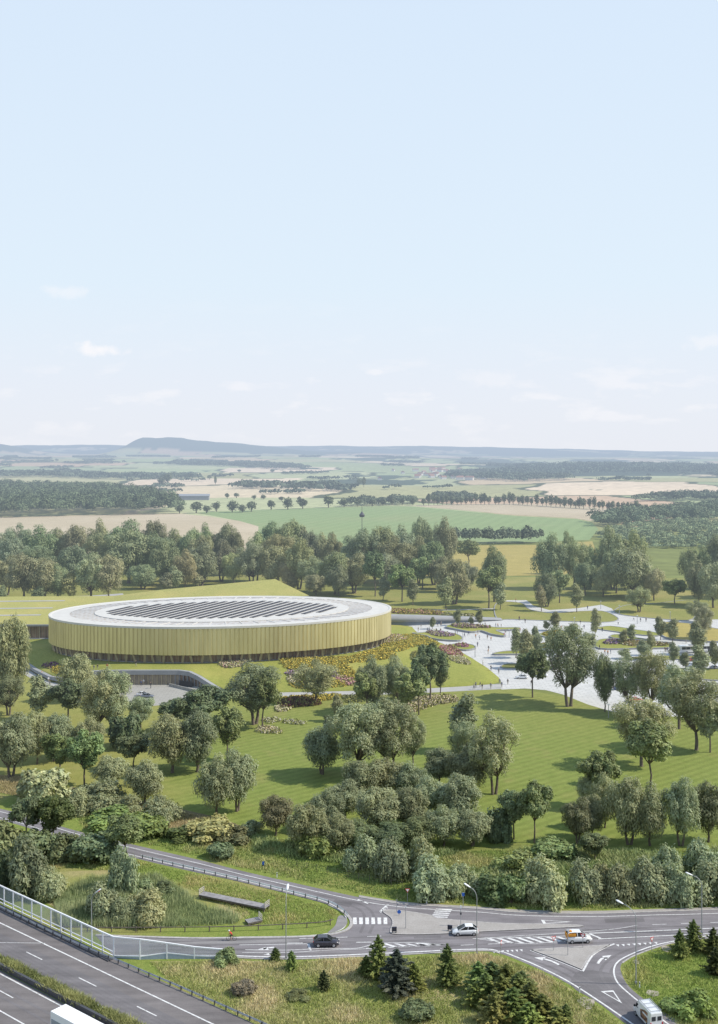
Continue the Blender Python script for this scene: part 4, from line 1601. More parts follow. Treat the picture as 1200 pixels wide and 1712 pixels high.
sheet('plaza', [(640, 1064), (655, 1050), (760, 1037), (840, 1035), (930, 1038.5), (1005, 1041), (1030, 1037), (1032, 1032), (1015, 1023), (990, 1021), (920, 1025), (885, 1019), (870, 1009), (846, 1007), (846, 1003.5), (880, 1003.5), (892, 1013), (918, 1020), (965, 1017), (1005, 1011), (1022, 1017), (1029, 1025), (1050, 1030), (1100, 1035), (1150, 1036), (1300, 1035),
                (1300, 1205), (1080, 1196), (1030, 1192), (983, 1178), (940, 1161), (913, 1154), (877, 1151), (838, 1153), (837, 1138), (820, 1121), (790, 1101), (760, 1084), (722, 1070), (690, 1060)], 0.04, M_PLAZA)


def zz(x, y, s, ox, oy): return (ox + x / s, oy + y / s)
def Za(l): return [zz(x, y, 4.615, 640, 1000) for x, y in l]
def Zb(l): return [zz(x, y, 3.333, 840, 980) for x, y in l]


def planted_island(name, label, pts, h=0.45, wall=True, grass=None, n=4, cat='planting island'):
    poly = curve_px(pts, n, True)
    c = (sum(p[0] for p in poly) / len(poly), sum(p[1] for p in poly) / len(poly))
    rel = [(p[0] - c[0], p[1] - c[1]) for p in poly]
    root = empty(name, (c[0], c[1], 0), 0, label, cat)
    mb = MB(); mb.prism(rel, 0.0, h); mb.build('grass', grass or M_MOUND, root)
    if wall:
        mb = MB()
        m = len(rel)
        vs = []
        for i in range(m):
            a = Vector(rel[(i - 1) % m]); b = Vector(rel[(i + 1) % m]); d = (b - a).normalized(); nn = Vector((-d.y, d.x)); p = Vector(rel[i])
            sg = 1 if sum(rel[k][0] * rel[(k + 1) % m][1] - rel[(k + 1) % m][0] * rel[k][1] for k in range(m)) < 0 else -1
            o_ = p + nn * 0.5 * sg
            vs += [(o_.x, o_.y, 0), (o_.x, o_.y, h + 0.1), (p.x, p.y, h + 0.1), (p.x, p.y, h - 0.2)]
        mb.add(vs, [(4 * i + k, 4 * ((i + 1) % m) + k, 4 * ((i + 1) % m) + k + 1, 4 * i + k + 1) for i in range(m) for k in range(3)])
        mb.build('seat_wall', M_CONC, root)
    return poly


isl1 = planted_island('planting_island', 'leaf shaped grass island with purple flowers, nearest the arena', Za([(230, 280), (300, 278), (420, 265), (560, 288), (608, 315), (590, 335), (480, 332), (380, 318), (340, 300)]), 0.7)
isl2 = planted_island('planting_island', 'long curved planting island with low concrete seat wall amid the plaza', Za([(490, 232), (540, 215), (700, 213), (850, 237), (960, 240), (1040, 240), (1045, 252), (900, 255), (872, 264), (930, 288), (930, 302), (840, 288), (760, 262), (680, 270), (560, 248)]), 0.8)
isl3 = planted_island('planting_island', 'small round planting island with pink flowers before the mound', Za([(515, 372), (600, 360), (690, 372), (706, 395), (640, 408), (570, 396)]), 0.6)
isl4 = planted_island('planting_island', 'thin planted strip with concrete edge left of the three plaza trees', Za([(850, 440), (930, 422), (1040, 418), (1130, 420), (1130, 438), (1000, 440)]), 0.6)
isl5 = planted_island('planting_island', 'flat grass oval beside the white parked car and street trees', Za([(915, 530), (960, 512), (1070, 512), (1180, 520), (1180, 545), (960, 547)]), 0.25, True, M_MEADOW)
isl6 = planted_island('planting_island', 'long tapering lawn wedge across the upper plaza', Zb([(530, 240), (600, 227), (740, 247), (860, 265), (860, 280), (760, 274), (620, 255)]), 0.4)
isl7 = planted_island('planting_island', 'large flower island with purple centre beside the bus road', Zb([(530, 310), (600, 300), (700, 306), (830, 318), (925, 330), (925, 348), (760, 352), (540, 352)]), 0.6)
isl7b = planted_island('planting_island', 'small lawn tongue with seat wall above the flower island', Zb([(600, 285), (640, 275), (760, 295), (840, 308), (720, 300), (640, 296)]), 0.5)
isl8 = planted_island('planting_island', 'small yellow planting island left of the big plaza tree', Zb([(208, 272), (270, 255), (350, 256), (352, 282), (260, 290)]), 0.5)
isl9 = planted_island('planting_island', 'wide brown grass bed at the right edge of the plaza', Zb([(860, 235), (900, 208), (1040, 215), (1200, 245), (1300, 250), (1300, 312), (1000, 306), (900, 285)]), 0.6, True, M_OCHRE)
isl10 = planted_island('planting_island', 'narrow grass strip between the bus road and the parked cars', Zb([(720, 400), (900, 392), (1050, 392), (1300, 395), (1300, 412), (900, 410), (740, 412)]), 0.3, True, M_MEADOW)
isl11 = planted_island('planting_island', 'grass strip under the trees between two rows of parked cars', Zb([(900, 470), (1050, 462), (1300, 470), (1300, 520), (1150, 525), (980, 500)]), 0.3, True, M_MEADOW)
lawnA = planted_island('lawn_island', 'rounded lawn tongue between the two arms of the upper plaza path', Zb([(-30, 96), (100, 95), (150, 132), (270, 152), (430, 142), (555, 141), (625, 168), (638, 190), (560, 202), (300, 195), (60, 186), (-30, 180)]), 0.2, True, M_MEADOW, 4, 'lawn')
lawnB = planted_island('lawn_island', 'lawn with a kerb on the right of the upper plaza path', Zb([(625, 138), (690, 108), (850, 98), (1060, 84), (1060, 183), (900, 185), (720, 168), (650, 156)]), 0.2, True, M_MEADOW, 4, 'lawn')

# curved retaining wall with the shaded glass strip beside the arena
pw = [Vector((*W2(*p), 0)) for p in ((640, 1047.5), (690, 1046), (740, 1043.5), (790, 1040.5), (840, 1037.5))]
cv = catmull(pw, 6)
o = cv[len(cv) // 2]
root = empty('curved_wall', o, 0, 'long curved grey wall with dark glass strip between plaza and arena', 'wall')
m = len(cv)
wv, gv = [], []
for i, p in enumerate(cv):
    h = 4.6 * (1 - (i / (m - 1)) ** 1.4) + 0.3
    q = p - o
    wv += [(q.x, q.y + 0.5, h * 0.42), (q.x, q.y, h * 0.42), (q.x, q.y + 0.2, h), (q.x, q.y + 6, h + 0.05)]
    gv += [(q.x, q.y + 0.4, 0), (q.x, q.y + 0.4, h * 0.42)]
mb = MB(); mb.add(wv, [(4 * i + k, 4 * i + 4 + k, 4 * i + 5 + k, 4 * i + 1 + k) for i in range(m - 1) for k in range(3)]); mb.build('wall', M_CONC, root, True)
mb = MB(); mb.add(gv, [(2 * i, 2 * i + 2, 2 * i + 3, 2 * i + 1) for i in range(m - 1)])
M_BLUEGLASS = plain('blue glass', (0.10, 0.13, 0.17), 0.15, 0, 0.7, var=0.3, scale=0.3)
mb.build('glass_strip', M_BLUEGLASS, root)


# ---------------------------------------------------------------- vehicles (built pointing along +X, wheels on z=0)
def wheel(parent, x, y, r, w):
    mb = MB()
    mb.tube([(0, -w / 2, 0), (0, -w / 2 + 0.02, 0), (0, w / 2 - 0.02, 0), (0, w / 2, 0)], [r * 0.92, r, r, r * 0.92], 16)
    t = mb.build('wheel', M_TYRE, parent)
    t.location = (x, y, r)
    s = 1 if y > 0 else -1
    mb = MB()
    mb.tube([(0, s * (w / 2 - 0.02), 0), (0, s * (w / 2 + 0.015), 0)], r * 0.62, 10)
    rm = mb.build('rim', M_RIM, t)
    return t


def loft(mb, secs, mi=0, cap=True):
    """secs: list of rings with equal point count"""
    n = len(secs[0])
    vs = [p for s in secs for p in s]
    fs = [(i * n + k, i * n + (k + 1) % n, (i + 1) * n + (k + 1) % n, (i + 1) * n + k) for i in range(len(secs) - 1) for k in range(n)]
    if cap:
        fs += [tuple(reversed(range(n))), tuple((len(secs) - 1) * n + k for k in range(n))]
    mb.add(vs, fs, mi)


def car(label, cat, loc, rz, colour, prof, cab, width, wb, wr, group=None, name='car', lamps=True):
    """prof: lower body side outline [(x, zlow, zhigh, halfwidth factor)], cab: greenhouse [(x, zroof)]"""
    root = empty(name, loc, rz, label, cat, group)
    hw = width / 2
    mb = MB()
    secs = []
    for x, zl, zh, k in prof:
        w = hw * k
        secs.append([(x, -w * 0.92, zl), (x, -w, zl + 0.12), (x, -w, zl + (zh - zl) * 0.72), (x, -w * 0.93, zh), (x, w * 0.93, zh), (x, w, zl + (zh - zl) * 0.72), (x, w, zl + 0.12), (x, w * 0.92, zl)])
    loft(mb, secs)
    b = mb.build('body', M_PAINTCOL, root, True); b.color = (*colour, 1)
    me = b.data
    # glasshouse
    (xr, zb), (xrt, zrt), (xft, zft), (xf, zbf) = cab
    mb = MB()
    wb_, wt_ = hw * 0.91, hw * 0.76
    ring_b = [(xr, -wb_ * 0.94, zb), (xf, -wb_ * 0.92, zbf), (xf, wb_ * 0.92, zbf), (xr, wb_ * 0.94, zb)]
    ring_t = [(xrt, -wt_ * 0.95, zrt), (xft, -wt_ * 0.95, zft), (xft, wt_ * 0.95, zft), (xrt, wt_ * 0.95, zrt)]
    loft(mb, [ring_b, ring_t])
    g_ = mb.build('windows', M_GLASSDARK, root)
    mb = MB()
    ym = wt_ * 0.97
    secs = []
    for t, dz, kw in ((-0.02, -0.03, 0.97), (0.06, 0.035, 1.0), (0.5, 0.07, 1.0), (0.94, 0.03, 1.0), (1.02, -0.04, 0.97)):
        x = xrt + (xft - xrt) * t; z = zrt + (zft - zrt) * t + dz
        secs.append([(x, -ym * kw, z - 0.05), (x, -ym * kw * 0.9, z), (x, ym * kw * 0.9, z), (x, ym * kw, z - 0.05)])
    loft(mb, secs)
    for s in (-1, 1):                                     # pillars
        mb.bar((xr, s * wb_ * 0.95, zb), (xrt, s * wt_ * 0.96, zrt), 0.12, 0.09)
        mb.bar((xf, s * wb_ * 0.93, zbf), (xft, s * wt_ * 0.96, zft), 0.08, 0.07)
        xm = (xr + xf) / 2 + 0.05
        mb.bar((xm, s * wb_ * 0.955, zb), (xm - 0.1, s * wt_ * 0.965, zrt + 0.01), 0.09, 0.06)
    r_ = mb.build('roof', M_PAINTCOL, root, False); r_.color = (*colour, 1)
    for x in (-wb / 2, wb / 2):
        for s in (-1, 1):
            wheel(root, x, s * (hw - 0.1), wr, 0.22)
    x0, x1 = prof[0][0], prof[-1][0]
    if lamps:
        zf = prof[-2][2]; zr = prof[1][2]
        for s in (-1, 1):
            mb = MB(); mb.box((x1 - 0.12, s * hw * 0.66, zf - 0.16), (0.3, 0.34, 0.14), 0, 0, 0.9); mb.build('headlight', M_SIGNWHITE, root)
            mb = MB(); mb.box((x0 + 0.08, s * hw * 0.74, zr - 0.14), (0.2, 0.24, 0.22)); mb.build('tail_light', M_RED, root)
            mb = MB(); mb.box((xf - 0.28, s * (hw + 0.1), zbf + 0.08), (0.12, 0.2, 0.14)); q = mb.build('mirror', M_PAINTCOL, root); q.color = (*colour, 1)
        mb = MB(); mb.box((x1 - 0.02, 0, prof[-1][1] + 0.12), (0.1, width * 0.7, 0.16)); mb.build('bumper_grille', M_BLACKPLASTIC, root)
    mb = MB()
    for s in (-1, 1): mb.box((0, s * (hw * 0.985), prof[2][1] + 0.06), (wb * 0.62, 0.06, 0.12))
    mb.build('sill', M_BLACKPLASTIC, root)
    return root


SUV = ([(-2.15, 0.48, 0.95, 0.86), (-2.05, 0.34, 1.02, 0.95), (-1.4, 0.27, 1.05, 1.0), (0.0, 0.25, 1.02, 1.0), (0.85, 0.25, 1.0, 1.0), (1.65, 0.28, 0.93, 0.98), (2.05, 0.34, 0.8, 0.9), (2.18, 0.42, 0.66, 0.8)],
       [(-1.98, 1.0), (-1.4, 1.55), (0.25, 1.57), (1.05, 0.98)], 1.85, 2.6, 0.36)
HATCH = ([(-2.2, 0.45, 0.85, 0.84), (-2.1, 0.3, 0.98, 0.95), (-1.4, 0.22, 1.02, 1.0), (0.0, 0.2, 0.98, 1.0), (0.9, 0.2, 0.93, 1.0), (1.7, 0.24, 0.8, 0.97), (2.15, 0.3, 0.66, 0.88), (2.28, 0.38, 0.55, 0.76)],
         [(-2.08, 0.97), (-1.35, 1.5), (0.1, 1.52), (1.3, 0.9)], 1.82, 2.75, 0.32)
SEDAN = ([(-2.2, 0.45, 0.82, 0.84), (-2.1, 0.3, 0.92, 0.95), (-1.4, 0.22, 0.95, 1.0), (0.0, 0.2, 0.92, 1.0), (0.9, 0.2, 0.9, 1.0), (1.7, 0.24, 0.78, 0.97), (2.15, 0.3, 0.66, 0.88), (2.25, 0.38, 0.55, 0.76)],
         [(-1.75, 0.93), (-0.95, 1.42), (0.1, 1.44), (1.05, 0.9)], 1.8, 2.65, 0.32)
KANGOO = ([(-2.1, 0.4, 1.05, 0.9), (-2.05, 0.32, 1.1, 0.97), (-1.4, 0.26, 1.12, 1.0), (0.0, 0.25, 1.1, 1.0), (0.9, 0.25, 1.05, 1.0), (1.6, 0.28, 0.95, 0.96), (2.05, 0.34, 0.78, 0.88), (2.15, 0.42, 0.62, 0.78)],
          [(-2.05, 1.1), (-1.85, 1.78), (0.35, 1.8), (1.25, 1.03)], 1.8, 2.65, 0.33)


def ground_at(px, py):
    return W(px, py, 0.0) + Vector((0, 0, 0.035))


car('dark grey five door car driving right along the main road', 'car', ground_at(545, 1580.5), R(1.5), (0.045, 0.042, 0.055), *SUV)
car('white hatchback driving left past the traffic island', 'car', ground_at(777.5, 1561.5), R(182.5), (0.8, 0.8, 0.8), *HATCH)
van = car('small white van with an orange board on its tail on the main road', 'van', ground_at(967, 1574), R(4), (0.78, 0.78, 0.78), *KANGOO, name='small_van')
mb = MB()
mb.box((-2.1, 0, 1.15), (0.1, 1.5, 0.75)); mb.box((-1.7, -0.8, 1.45), (1.0, 0.08, 0.4), 0)
mb.build('warning_board', M_ORANGE, van)
mb = MB(); mb.box((-1.3, -0.88, 1.48), (1.3, 0.12, 0.44), 0); mb.box((-1.45, -0.2, 1.9), (0.4, 0.5, 0.14)); mb.build('orange_load', M_ORANGE, van)

# delivery van leaving the picture at the lower right, seen from behind
d = Vector(W2(1078, 1682)) - Vector(W2(1112, 1718))
dv = empty('delivery_van', W(1082, 1707) + Vector((0, 0, 0.035)), math.atan2(d.y, d.x), 'white delivery van with ladder rack and brown picture on its side', 'van')
PROFV = [(-2.75, 0.42, 2.45, 0.96), (-2.68, 0.38, 2.58, 1.0), (-1.0, 0.34, 2.62, 1.0), (1.0, 0.34, 2.6, 1.0), (1.25, 0.34, 2.5, 0.99), (1.85, 0.34, 1.65, 0.98), (2.15, 0.34, 1.22, 0.97), (2.65, 0.38, 1.02, 0.9), (2.78, 0.45, 0.7, 0.8)]
mb = MB(); secs = []
for x, zl, zh, k in PROFV:
    w = 1.0 * k
    secs.append([(x, -w * 0.95, zl), (x, -w, zl + 0.12), (x, -w * 0.99, zl + (zh - zl) * 0.6), (x, -w * 0.88, zh - 0.06), (x, -w * 0.8, zh), (x, w * 0.8, zh), (x, w * 0.88, zh - 0.06), (x, w * 0.99, zl + (zh - zl) * 0.6), (x, w, zl + 0.12), (x, w * 0.95, zl)])
loft(mb, secs)
b = mb.build('body', M_PAINTCOL, dv, False); b.color = (0.74, 0.75, 0.76, 1)
for s in (-1, 1):
    mb = MB(); mb.add([(0.95, s * 1.0, 1.5), (1.9, s * 0.985, 1.4), (1.42, s * 0.93, 2.1), (0.95, s * 0.945, 2.1)], [(0, 1, 2, 3)]); mb.build('side_window', M_GLASSDARK, dv)
    mb = MB(); mb.box((-2.76, s * 0.45, 1.75), (0.05, 0.62, 0.6)); mb.build('rear_window', M_GLASSDARK, dv)
    mb = MB(); mb.box((-2.76, s * 0.9, 1.0), (0.1, 0.14, 0.45)); mb.build('tail_light', M_RED, dv)
    for x in (-1.75, 1.75): wheel(dv, x, s * 0.9, 0.35, 0.24)
    mb = MB(); mb.box((1.75, s * 1.15, 1.55), (0.14, 0.22, 0.3)); mb.build('mirror', M_BLACKPLASTIC, dv)


def picture():
    t = NT('side picture')
    v = t.n('ShaderNodeTexVoronoi'); v.inputs['Scale'].default_value = 2.2
    t.l(t.coords(obj=True), v.inputs['Vector'])
    c = t.ramp(v.outputs['Distance'], [(0.1, (0.42, 0.24, 0.12)), (0.35, (0.27, 0.13, 0.06)), (0.6, (0.08, 0.05, 0.035))])
    return t.done(t.bsdf(c, 0.4), False)


M_PICT = picture()
mb = MB(); mb.add([(-1.9, 1.02, 0.72), (0.15, 1.02, 0.72), (0.3, 1.0, 1.75), (-1.0, 0.965, 2.2), (-1.9, 0.965, 2.2)], [(0, 1, 2, 3, 4)]); mb.build('side_picture', M_PICT, dv)
mb = MB()
for y in (-0.82, 0.82): mb.tube([(-2.6, y, 2.78), (0.9, y, 2.78)], 0.05, 6)
for x in (-2.5, -1.4, -0.3, 0.8): mb.bar((x, -0.82, 2.74), (x, 0.82, 2.74), 0.07, 0.05)
mb.build('ladder_rack', M_STEEL, dv)
mb = MB(); mb.box((-2.75, 0, 0.55), (0.2, 1.8, 0.2)); mb.build('bumper', M_BLACKPLASTIC, dv)
mb = MB(); mb.add([(1.32, -0.8, 2.42), (1.32, 0.8, 2.42), (1.88, 0.9, 1.64), (1.88, -0.9, 1.64)], [(0, 1, 2, 3)])
q = mb.build('windscreen', M_GLASSDARK, dv); q.location = (0.03, 0, 0.02)

# articulated lorry on the near carriageway, only its trailer roof in view
a_ = W(82, 1689, 4.0); b_ = W(112, 1678.5, 4.0)
rr_ = (a_ + b_) / 2
ang = math.atan2(MW_DIR.y, MW_DIR.x)
lorry = empty('lorry', (rr_.x + MW_DIR.x * 6.8, rr_.y + MW_DIR.y * 6.8, 0.035), ang, 'lorry with long white box trailer on the motorway at the lower left', 'lorry')
mb = MB(); mb.box((0, 0, 2.55), (13.6, 2.55, 2.8)); mb.build('trailer_box', plain('trailer skin', (0.8, 0.8, 0.81), 0.5, var=0.04, scale=0.5), lorry, False, 0.05)
mb = MB(); mb.box((-6.84, 0, 2.5), (0.06, 2.4, 2.5)); mb.build('rear_doors', plain('grey doors', (0.16, 0.19, 0.21), 0.5), lorry)
mb = MB(); mb.box((0, -1.29, 2.1), (13.2, 0.04, 1.7)); mb.box((0, 1.29, 2.1), (13.2, 0.04, 1.7)); mb.build('side_skirt', plain('grey side', (0.30, 0.33, 0.36), 0.5), lorry)
mb = MB(); mb.box((0, 0, 1.0), (13.2, 1.0, 0.3)); mb.build('chassis', M_BLACKPLASTIC, lorry)
for x in (-5.2, -3.9, -2.6, 6.0, 8.9):
    for s in (-1, 1): wheel(lorry, x, s * 1.08, 0.5, 0.32)
mb = MB(); secs = []
for x, zt in ((7.3, 3.4), (7.5, 3.7), (9.2, 3.6), (9.6, 2.6), (9.7, 0.6)):
    secs.append([(x, -1.22, 0.5), (x, 1.22, 0.5), (x, 1.2, zt), (x, -1.2, zt)])
loft(mb, secs); q = mb.build('cab', M_PAINTCOL, lorry, False, 0.06); q.color = (0.75, 0.75, 0.76, 1)

# buses
def bus(label, p0, p1, L):
    a, b = Vector(W2(*p0)), Vector(W2(*p1))
    ang = math.atan2((b - a).y, (b - a).x)
    c = (a + b) / 2
    root = empty('bus', (c.x, c.y, 0.045), ang, label, 'bus', 'white buses on the plaza')
    mb = MB(); mb.box((0, 0, 1.75), (L, 2.5, 2.7)); q = mb.build('body', M_PAINTCOL, root, False, 0.15); q.color = (0.76, 0.76, 0.76, 1)
    for s in (-1, 1):
        mb = MB(); n_ = int(L / 1.9)
        for k in range(n_): mb.box((-L / 2 + 0.6 + (k + 0.5) * (L - 1.2) / n_, s * 1.26, 2.1), ((L - 1.2) / n_ - 0.12, 0.04, 1.05))
        mb.build('window_strip', M_GLASSDARK, root)
        for x in (-L * 0.3, L * 0.3): wheel(root, x, s * 1.1, 0.5, 0.3)
    mb = MB(); mb.box((L / 2 + 0.01, 0, 2.0), (0.05, 2.2, 1.5)); mb.build('windscreen', M_GLASSDARK, root)
    mb = MB(); mb.box((-1, 0, 3.2), (3.2, 1.6, 0.28)); mb.build('roof_unit', M_STEEL, root)
    for x in (-L * 0.05, L * 0.4):
        mb = MB(); mb.box((x, -1.27, 1.55), (1.2, 0.04, 2.1)); mb.build('door', M_GLASSDARK, root)
    return root


bus('long white bus standing on the plaza road at the right', (1133, 1092), (1190, 1090), 14.0)
bus('white bus half hidden behind the big tree on the plaza', (902, 1098.5), (938, 1098), 9.5)

# parked cars: one source, copied
PARK = [(872, 1134.5, 175, (0.78, 0.78, 0.78), 'white car parked alone beside the plaza lamp'), (905, 1131.5, 178, (0.72, 0.74, 0.77), 'pale silver car parked by the grass oval, behind the maple'),
        (923, 1119.5, 182, (0.03, 0.04, 0.07), 'dark blue car parked behind the grass oval near the bus'), (1155, 1105.5, 2, (0.55, 0.03, 0.04), 'bright red car parked in the row beside the long bus'),
        (1158, 1114.5, 4, (0.62, 0.68, 0.78), 'light blue car parked below the red car'), (1153, 1123.5, 5, (0.75, 0.75, 0.76), 'white car parked third in the column under the red car'),
        (1196, 1119, 3, (0.25, 0.27, 0.3), 'grey car parked at the right edge of the plaza'), (1063, 1172.5, 8, (0.5, 0.04, 0.05), 'dark red car glimpsed between the trees by the lawn'),
        (1035, 1153, 8, (0.06, 0.1, 0.25), 'blue car parked behind the slender dark tree'), (1120, 1146, 5, (0.7, 0.7, 0.72), 'white car parked under the trees right of the red car')]
src = None
def recolour(o_, c):
    for ch in children(o_):
        if ch.name.split('.')[0] in ('body', 'roof', 'mirror'): ch.color = (*c, 1)
for px, py, deg, c, lab in PARK:
    p = ground_at(px, py)
    if src is None:
        k = src = car(lab, 'car', p, R(deg), c, *SEDAN, group='cars parked beside the plaza', name='parked_car')
    else:
        k = copy_tree(src); k.location = p; k.rotation_euler = (0, 0, R(deg)); k['label'] = lab
        recolour(k, c)
for px, py, deg, c, lab in [(239, 1163.5, 4, (0.75, 0.75, 0.76), 'white car parked in the sunken courtyard'), (246, 1166.5, 6, (0.18, 0.2, 0.24), 'dark grey car in front of the white one in the courtyard')]:
    k = copy_tree(src); k.location = W(px, py) + Vector((0, 0, 0.055)); k.rotation_euler = (0, 0, R(deg)); k['label'] = lab; k['group'] = 'cars parked in the courtyard'
    recolour(k, c)


# ---------------------------------------------------------------- people
def skinned(name, joints, edges, mats, zone):
    me = bpy.data.meshes.new(name)
    me.from_pydata([j[:3] for j in joints], edges, [])
    o_ = bpy.data.objects.new(name, me); COL.objects.link(o_)
    o_.modifiers.new('skin', 'SKIN')
    sm = o_.modifiers.new('sub', 'SUBSURF'); sm.levels = 1; sm.render_levels = 1
    sv = me.skin_vertices[0].data
    for i, j in enumerate(joints):
        sv[i].radius = (j[3], j[4] if len(j) > 4 else j[3])
        sv[i].use_root = (i == 0)
    dg = bpy.context.evaluated_depsgraph_get()
    ne = bpy.data.meshes.new_from_object(o_.evaluated_get(dg))
    ne.name = name
    bpy.data.objects.remove(o_); bpy.data.meshes.remove(me)
    ne.materials.clear()
    for m_ in mats: ne.materials.append(m_)
    for p in ne.polygons:
        p.material_index = zone(p.center)
        p.use_smooth = True
    return ne


M_SHIRT = tinted('shirt cloth', 0.9)
M_TROUSER = plain('dark trousers', (0.045, 0.05, 0.07), 0.9)
M_TROUSER2 = plain('pale trousers', (0.35, 0.32, 0.27), 0.9)


def walker(stride, swing, tm):
    s, w = stride, swing
    J = [(0, 0, 0.95, .15, .12), (0, 0, 1.12, .15, .11), (0, 0, 1.35, .18, .12), (0, 0, 1.5, .07), (0.02, 0, 1.62, .09, .1), (0.02, 0, 1.74, .085, .1),
         (0.02, 0.1, 0.9, .1), (s * 0.45, 0.1, 0.5, .065), (s * 0.5 - 0.08 * abs(s), 0.1, 0.09, .045), (s * 0.5 + 0.13, 0.1, 0.04, .045),
         (-0.02, -0.1, 0.9, .1), (-s * 0.25, -0.1, 0.5, .065), (-s * 0.6, -0.1, 0.1, .045), (-s * 0.6 + 0.16, -0.1, 0.04, .045),
         (0, 0.22, 1.42, .06), (-w * 0.12, 0.27, 1.16, .048), (-w * 0.05 + 0.1, 0.27, 0.92, .04), (-w * .02 + 0.13, 0.27, 0.82, .04),
         (0, -0.22, 1.42, .06), (w * 0.12, -0.27, 1.16, .048), (w * 0.28, -0.27, 0.93, .04), (w * 0.32, -0.27, 0.83, .04)]
    E = [(0, 1), (1, 2), (2, 3), (3, 4), (4, 5), (0, 6), (6, 7), (7, 8), (8, 9), (0, 10), (10, 11), (11, 12), (12, 13), (2, 14), (14, 15), (15, 16), (16, 17), (2, 18), (18, 19), (19, 20), (20, 21)]

    def zone(c):
        if c.z > 1.70 or (c.z > 1.58 and c.x < -0.03): return 3
        if c.z > 1.5: return 2
        if abs(c.y) > 0.2 and c.z < 0.95: return 2
        if c.z > 0.98: return 0
        if c.z < 0.08: return 3
        return 1
    return skinned('person', J, E, [M_SHIRT, tm, M_SKIN, M_HAIR], zone)


BODY = [walker(0.55, 1, M_TROUSER), walker(0.4, -0.6, M_TROUSER2), walker(0.08, 0.1, M_TROUSER), walker(0.12, 0.3, M_TROUSER2)]
SHIRTS = [('black', (0.03, 0.03, 0.035)), ('dark blue', (0.04, 0.06, 0.14)), ('white', (0.7, 0.7, 0.7)), ('red', (0.45, 0.05, 0.05)), ('grey', (0.2, 0.2, 0.21)), ('orange', (0.5, 0.2, 0.05)), ('brown', (0.14, 0.08, 0.05))]
ORD = ['first', 'second', 'third', 'fourth', 'fifth', 'sixth', 'seventh', 'eighth', 'ninth', 'tenth', 'eleventh', 'twelfth']


def people(where, group, spots, z=0.045, mound=False, scale=1.22):
    """spots: photograph foot points; labelled by shirt and by order from the left within the place"""
    rr = random.Random(len(spots) * 13 + len(where))
    spots = sorted(spots)
    rows = []
    for (px, py) in spots:
        k = rr.choice([0, 0, 0, 1, 1, 2, 3, 4, 5, 6])
        rows.append((px, py, k, rr.randrange(4)))
    cnt = {}
    for r in rows: cnt[(r[2], r[3] < 2)] = cnt.get((r[2], r[3] < 2), 0) + 1
    seen = {}
    for px, py, k, bd in rows:
        nm, c = SHIRTS[k]
        o_ = bpy.data.objects.new('person', BODY[bd])
        link(o_)
        if mound:
            x, y, zz_ = on_mound(px, py); o_.location = (x, y, zz_ + 0.04)
        else: o_.location = W(px, py) + Vector((0, 0, z))
        o_.rotation_euler = (0, 0, rr.uniform(0, 6.28))
        s = scale * rr.uniform(0.93, 1.05)
        o_.scale = (s, s, s)
        o_.color = (*c, 1)
        kk = (k, bd < 2); seen[kk] = seen.get(kk, 0) + 1
        act = 'walking' if bd < 2 else 'standing'
        lab = f'person in {nm} top {act} {where}' if cnt[kk] == 1 else f'person in {nm} top {act} {where}, {ORD[seen[kk] - 1]} such from left'
        tag(o_, lab, 'person', group)


people('by the leaf shaped island', 'people on the plaza near the arena', Za([(272, 258), (294, 235), (345, 262), (358, 255), (412, 268), (421, 222), (447, 222), (445, 268), (450, 206)]))
people('along the curved seat wall', 'people on the middle of the plaza', Za([(558, 285), (573, 282), (617, 300), (630, 302), (659, 288), (716, 312), (745, 322), (806, 318), (834, 330), (730, 374), (788, 218), (732, 280)]))
people('on the open plaza', 'people on the front of the plaza', Za([(815, 405), (811, 432), (771, 520), (833, 560), (893, 582), (935, 302), (945, 280), (1057, 262), (870, 226), (886, 228), (912, 230), (1052, 172), (1098, 192)]))
people('on the path below the mound', 'people on the path below the mound', Za([(702, 706), (716, 690), (750, 688), (766, 705), (832, 700), (900, 665), (917, 690), (963, 668), (1145, 675)]), 0.06)
people('on the upper plaza path', 'people on the upper plaza', Zb([(73, 88), (93, 190), (125, 205), (327, 242), (433, 215), (454, 240), (473, 130), (555, 255), (644, 215), (730, 192), (768, 200), (799, 200), (858, 195), (850, 245)]))
people('on the road by the bus', 'people near the bus', Zb([(570, 380), (586, 385), (602, 378), (540, 355), (903, 366), (910, 368), (919, 368), (1022, 320), (1063, 400)]))
people('on the courtyard paving', 'people in the courtyard', [(236, 1147), (240, 1145), (247, 1144.5), (252, 1151), (257, 1144), (269, 1143.8), (300, 1143.6)], 0.06)
people('on the ramp path', 'people on the ramp path', [(70, 1131), (81, 1141), (88, 1139), (92, 1140), (83, 1147)], 0.05)
people('on the grass before the glazing', 'people on the mound lawn', [(157, 1122), (163, 1120), (179, 1119), (227, 1114)], 0.0, True)

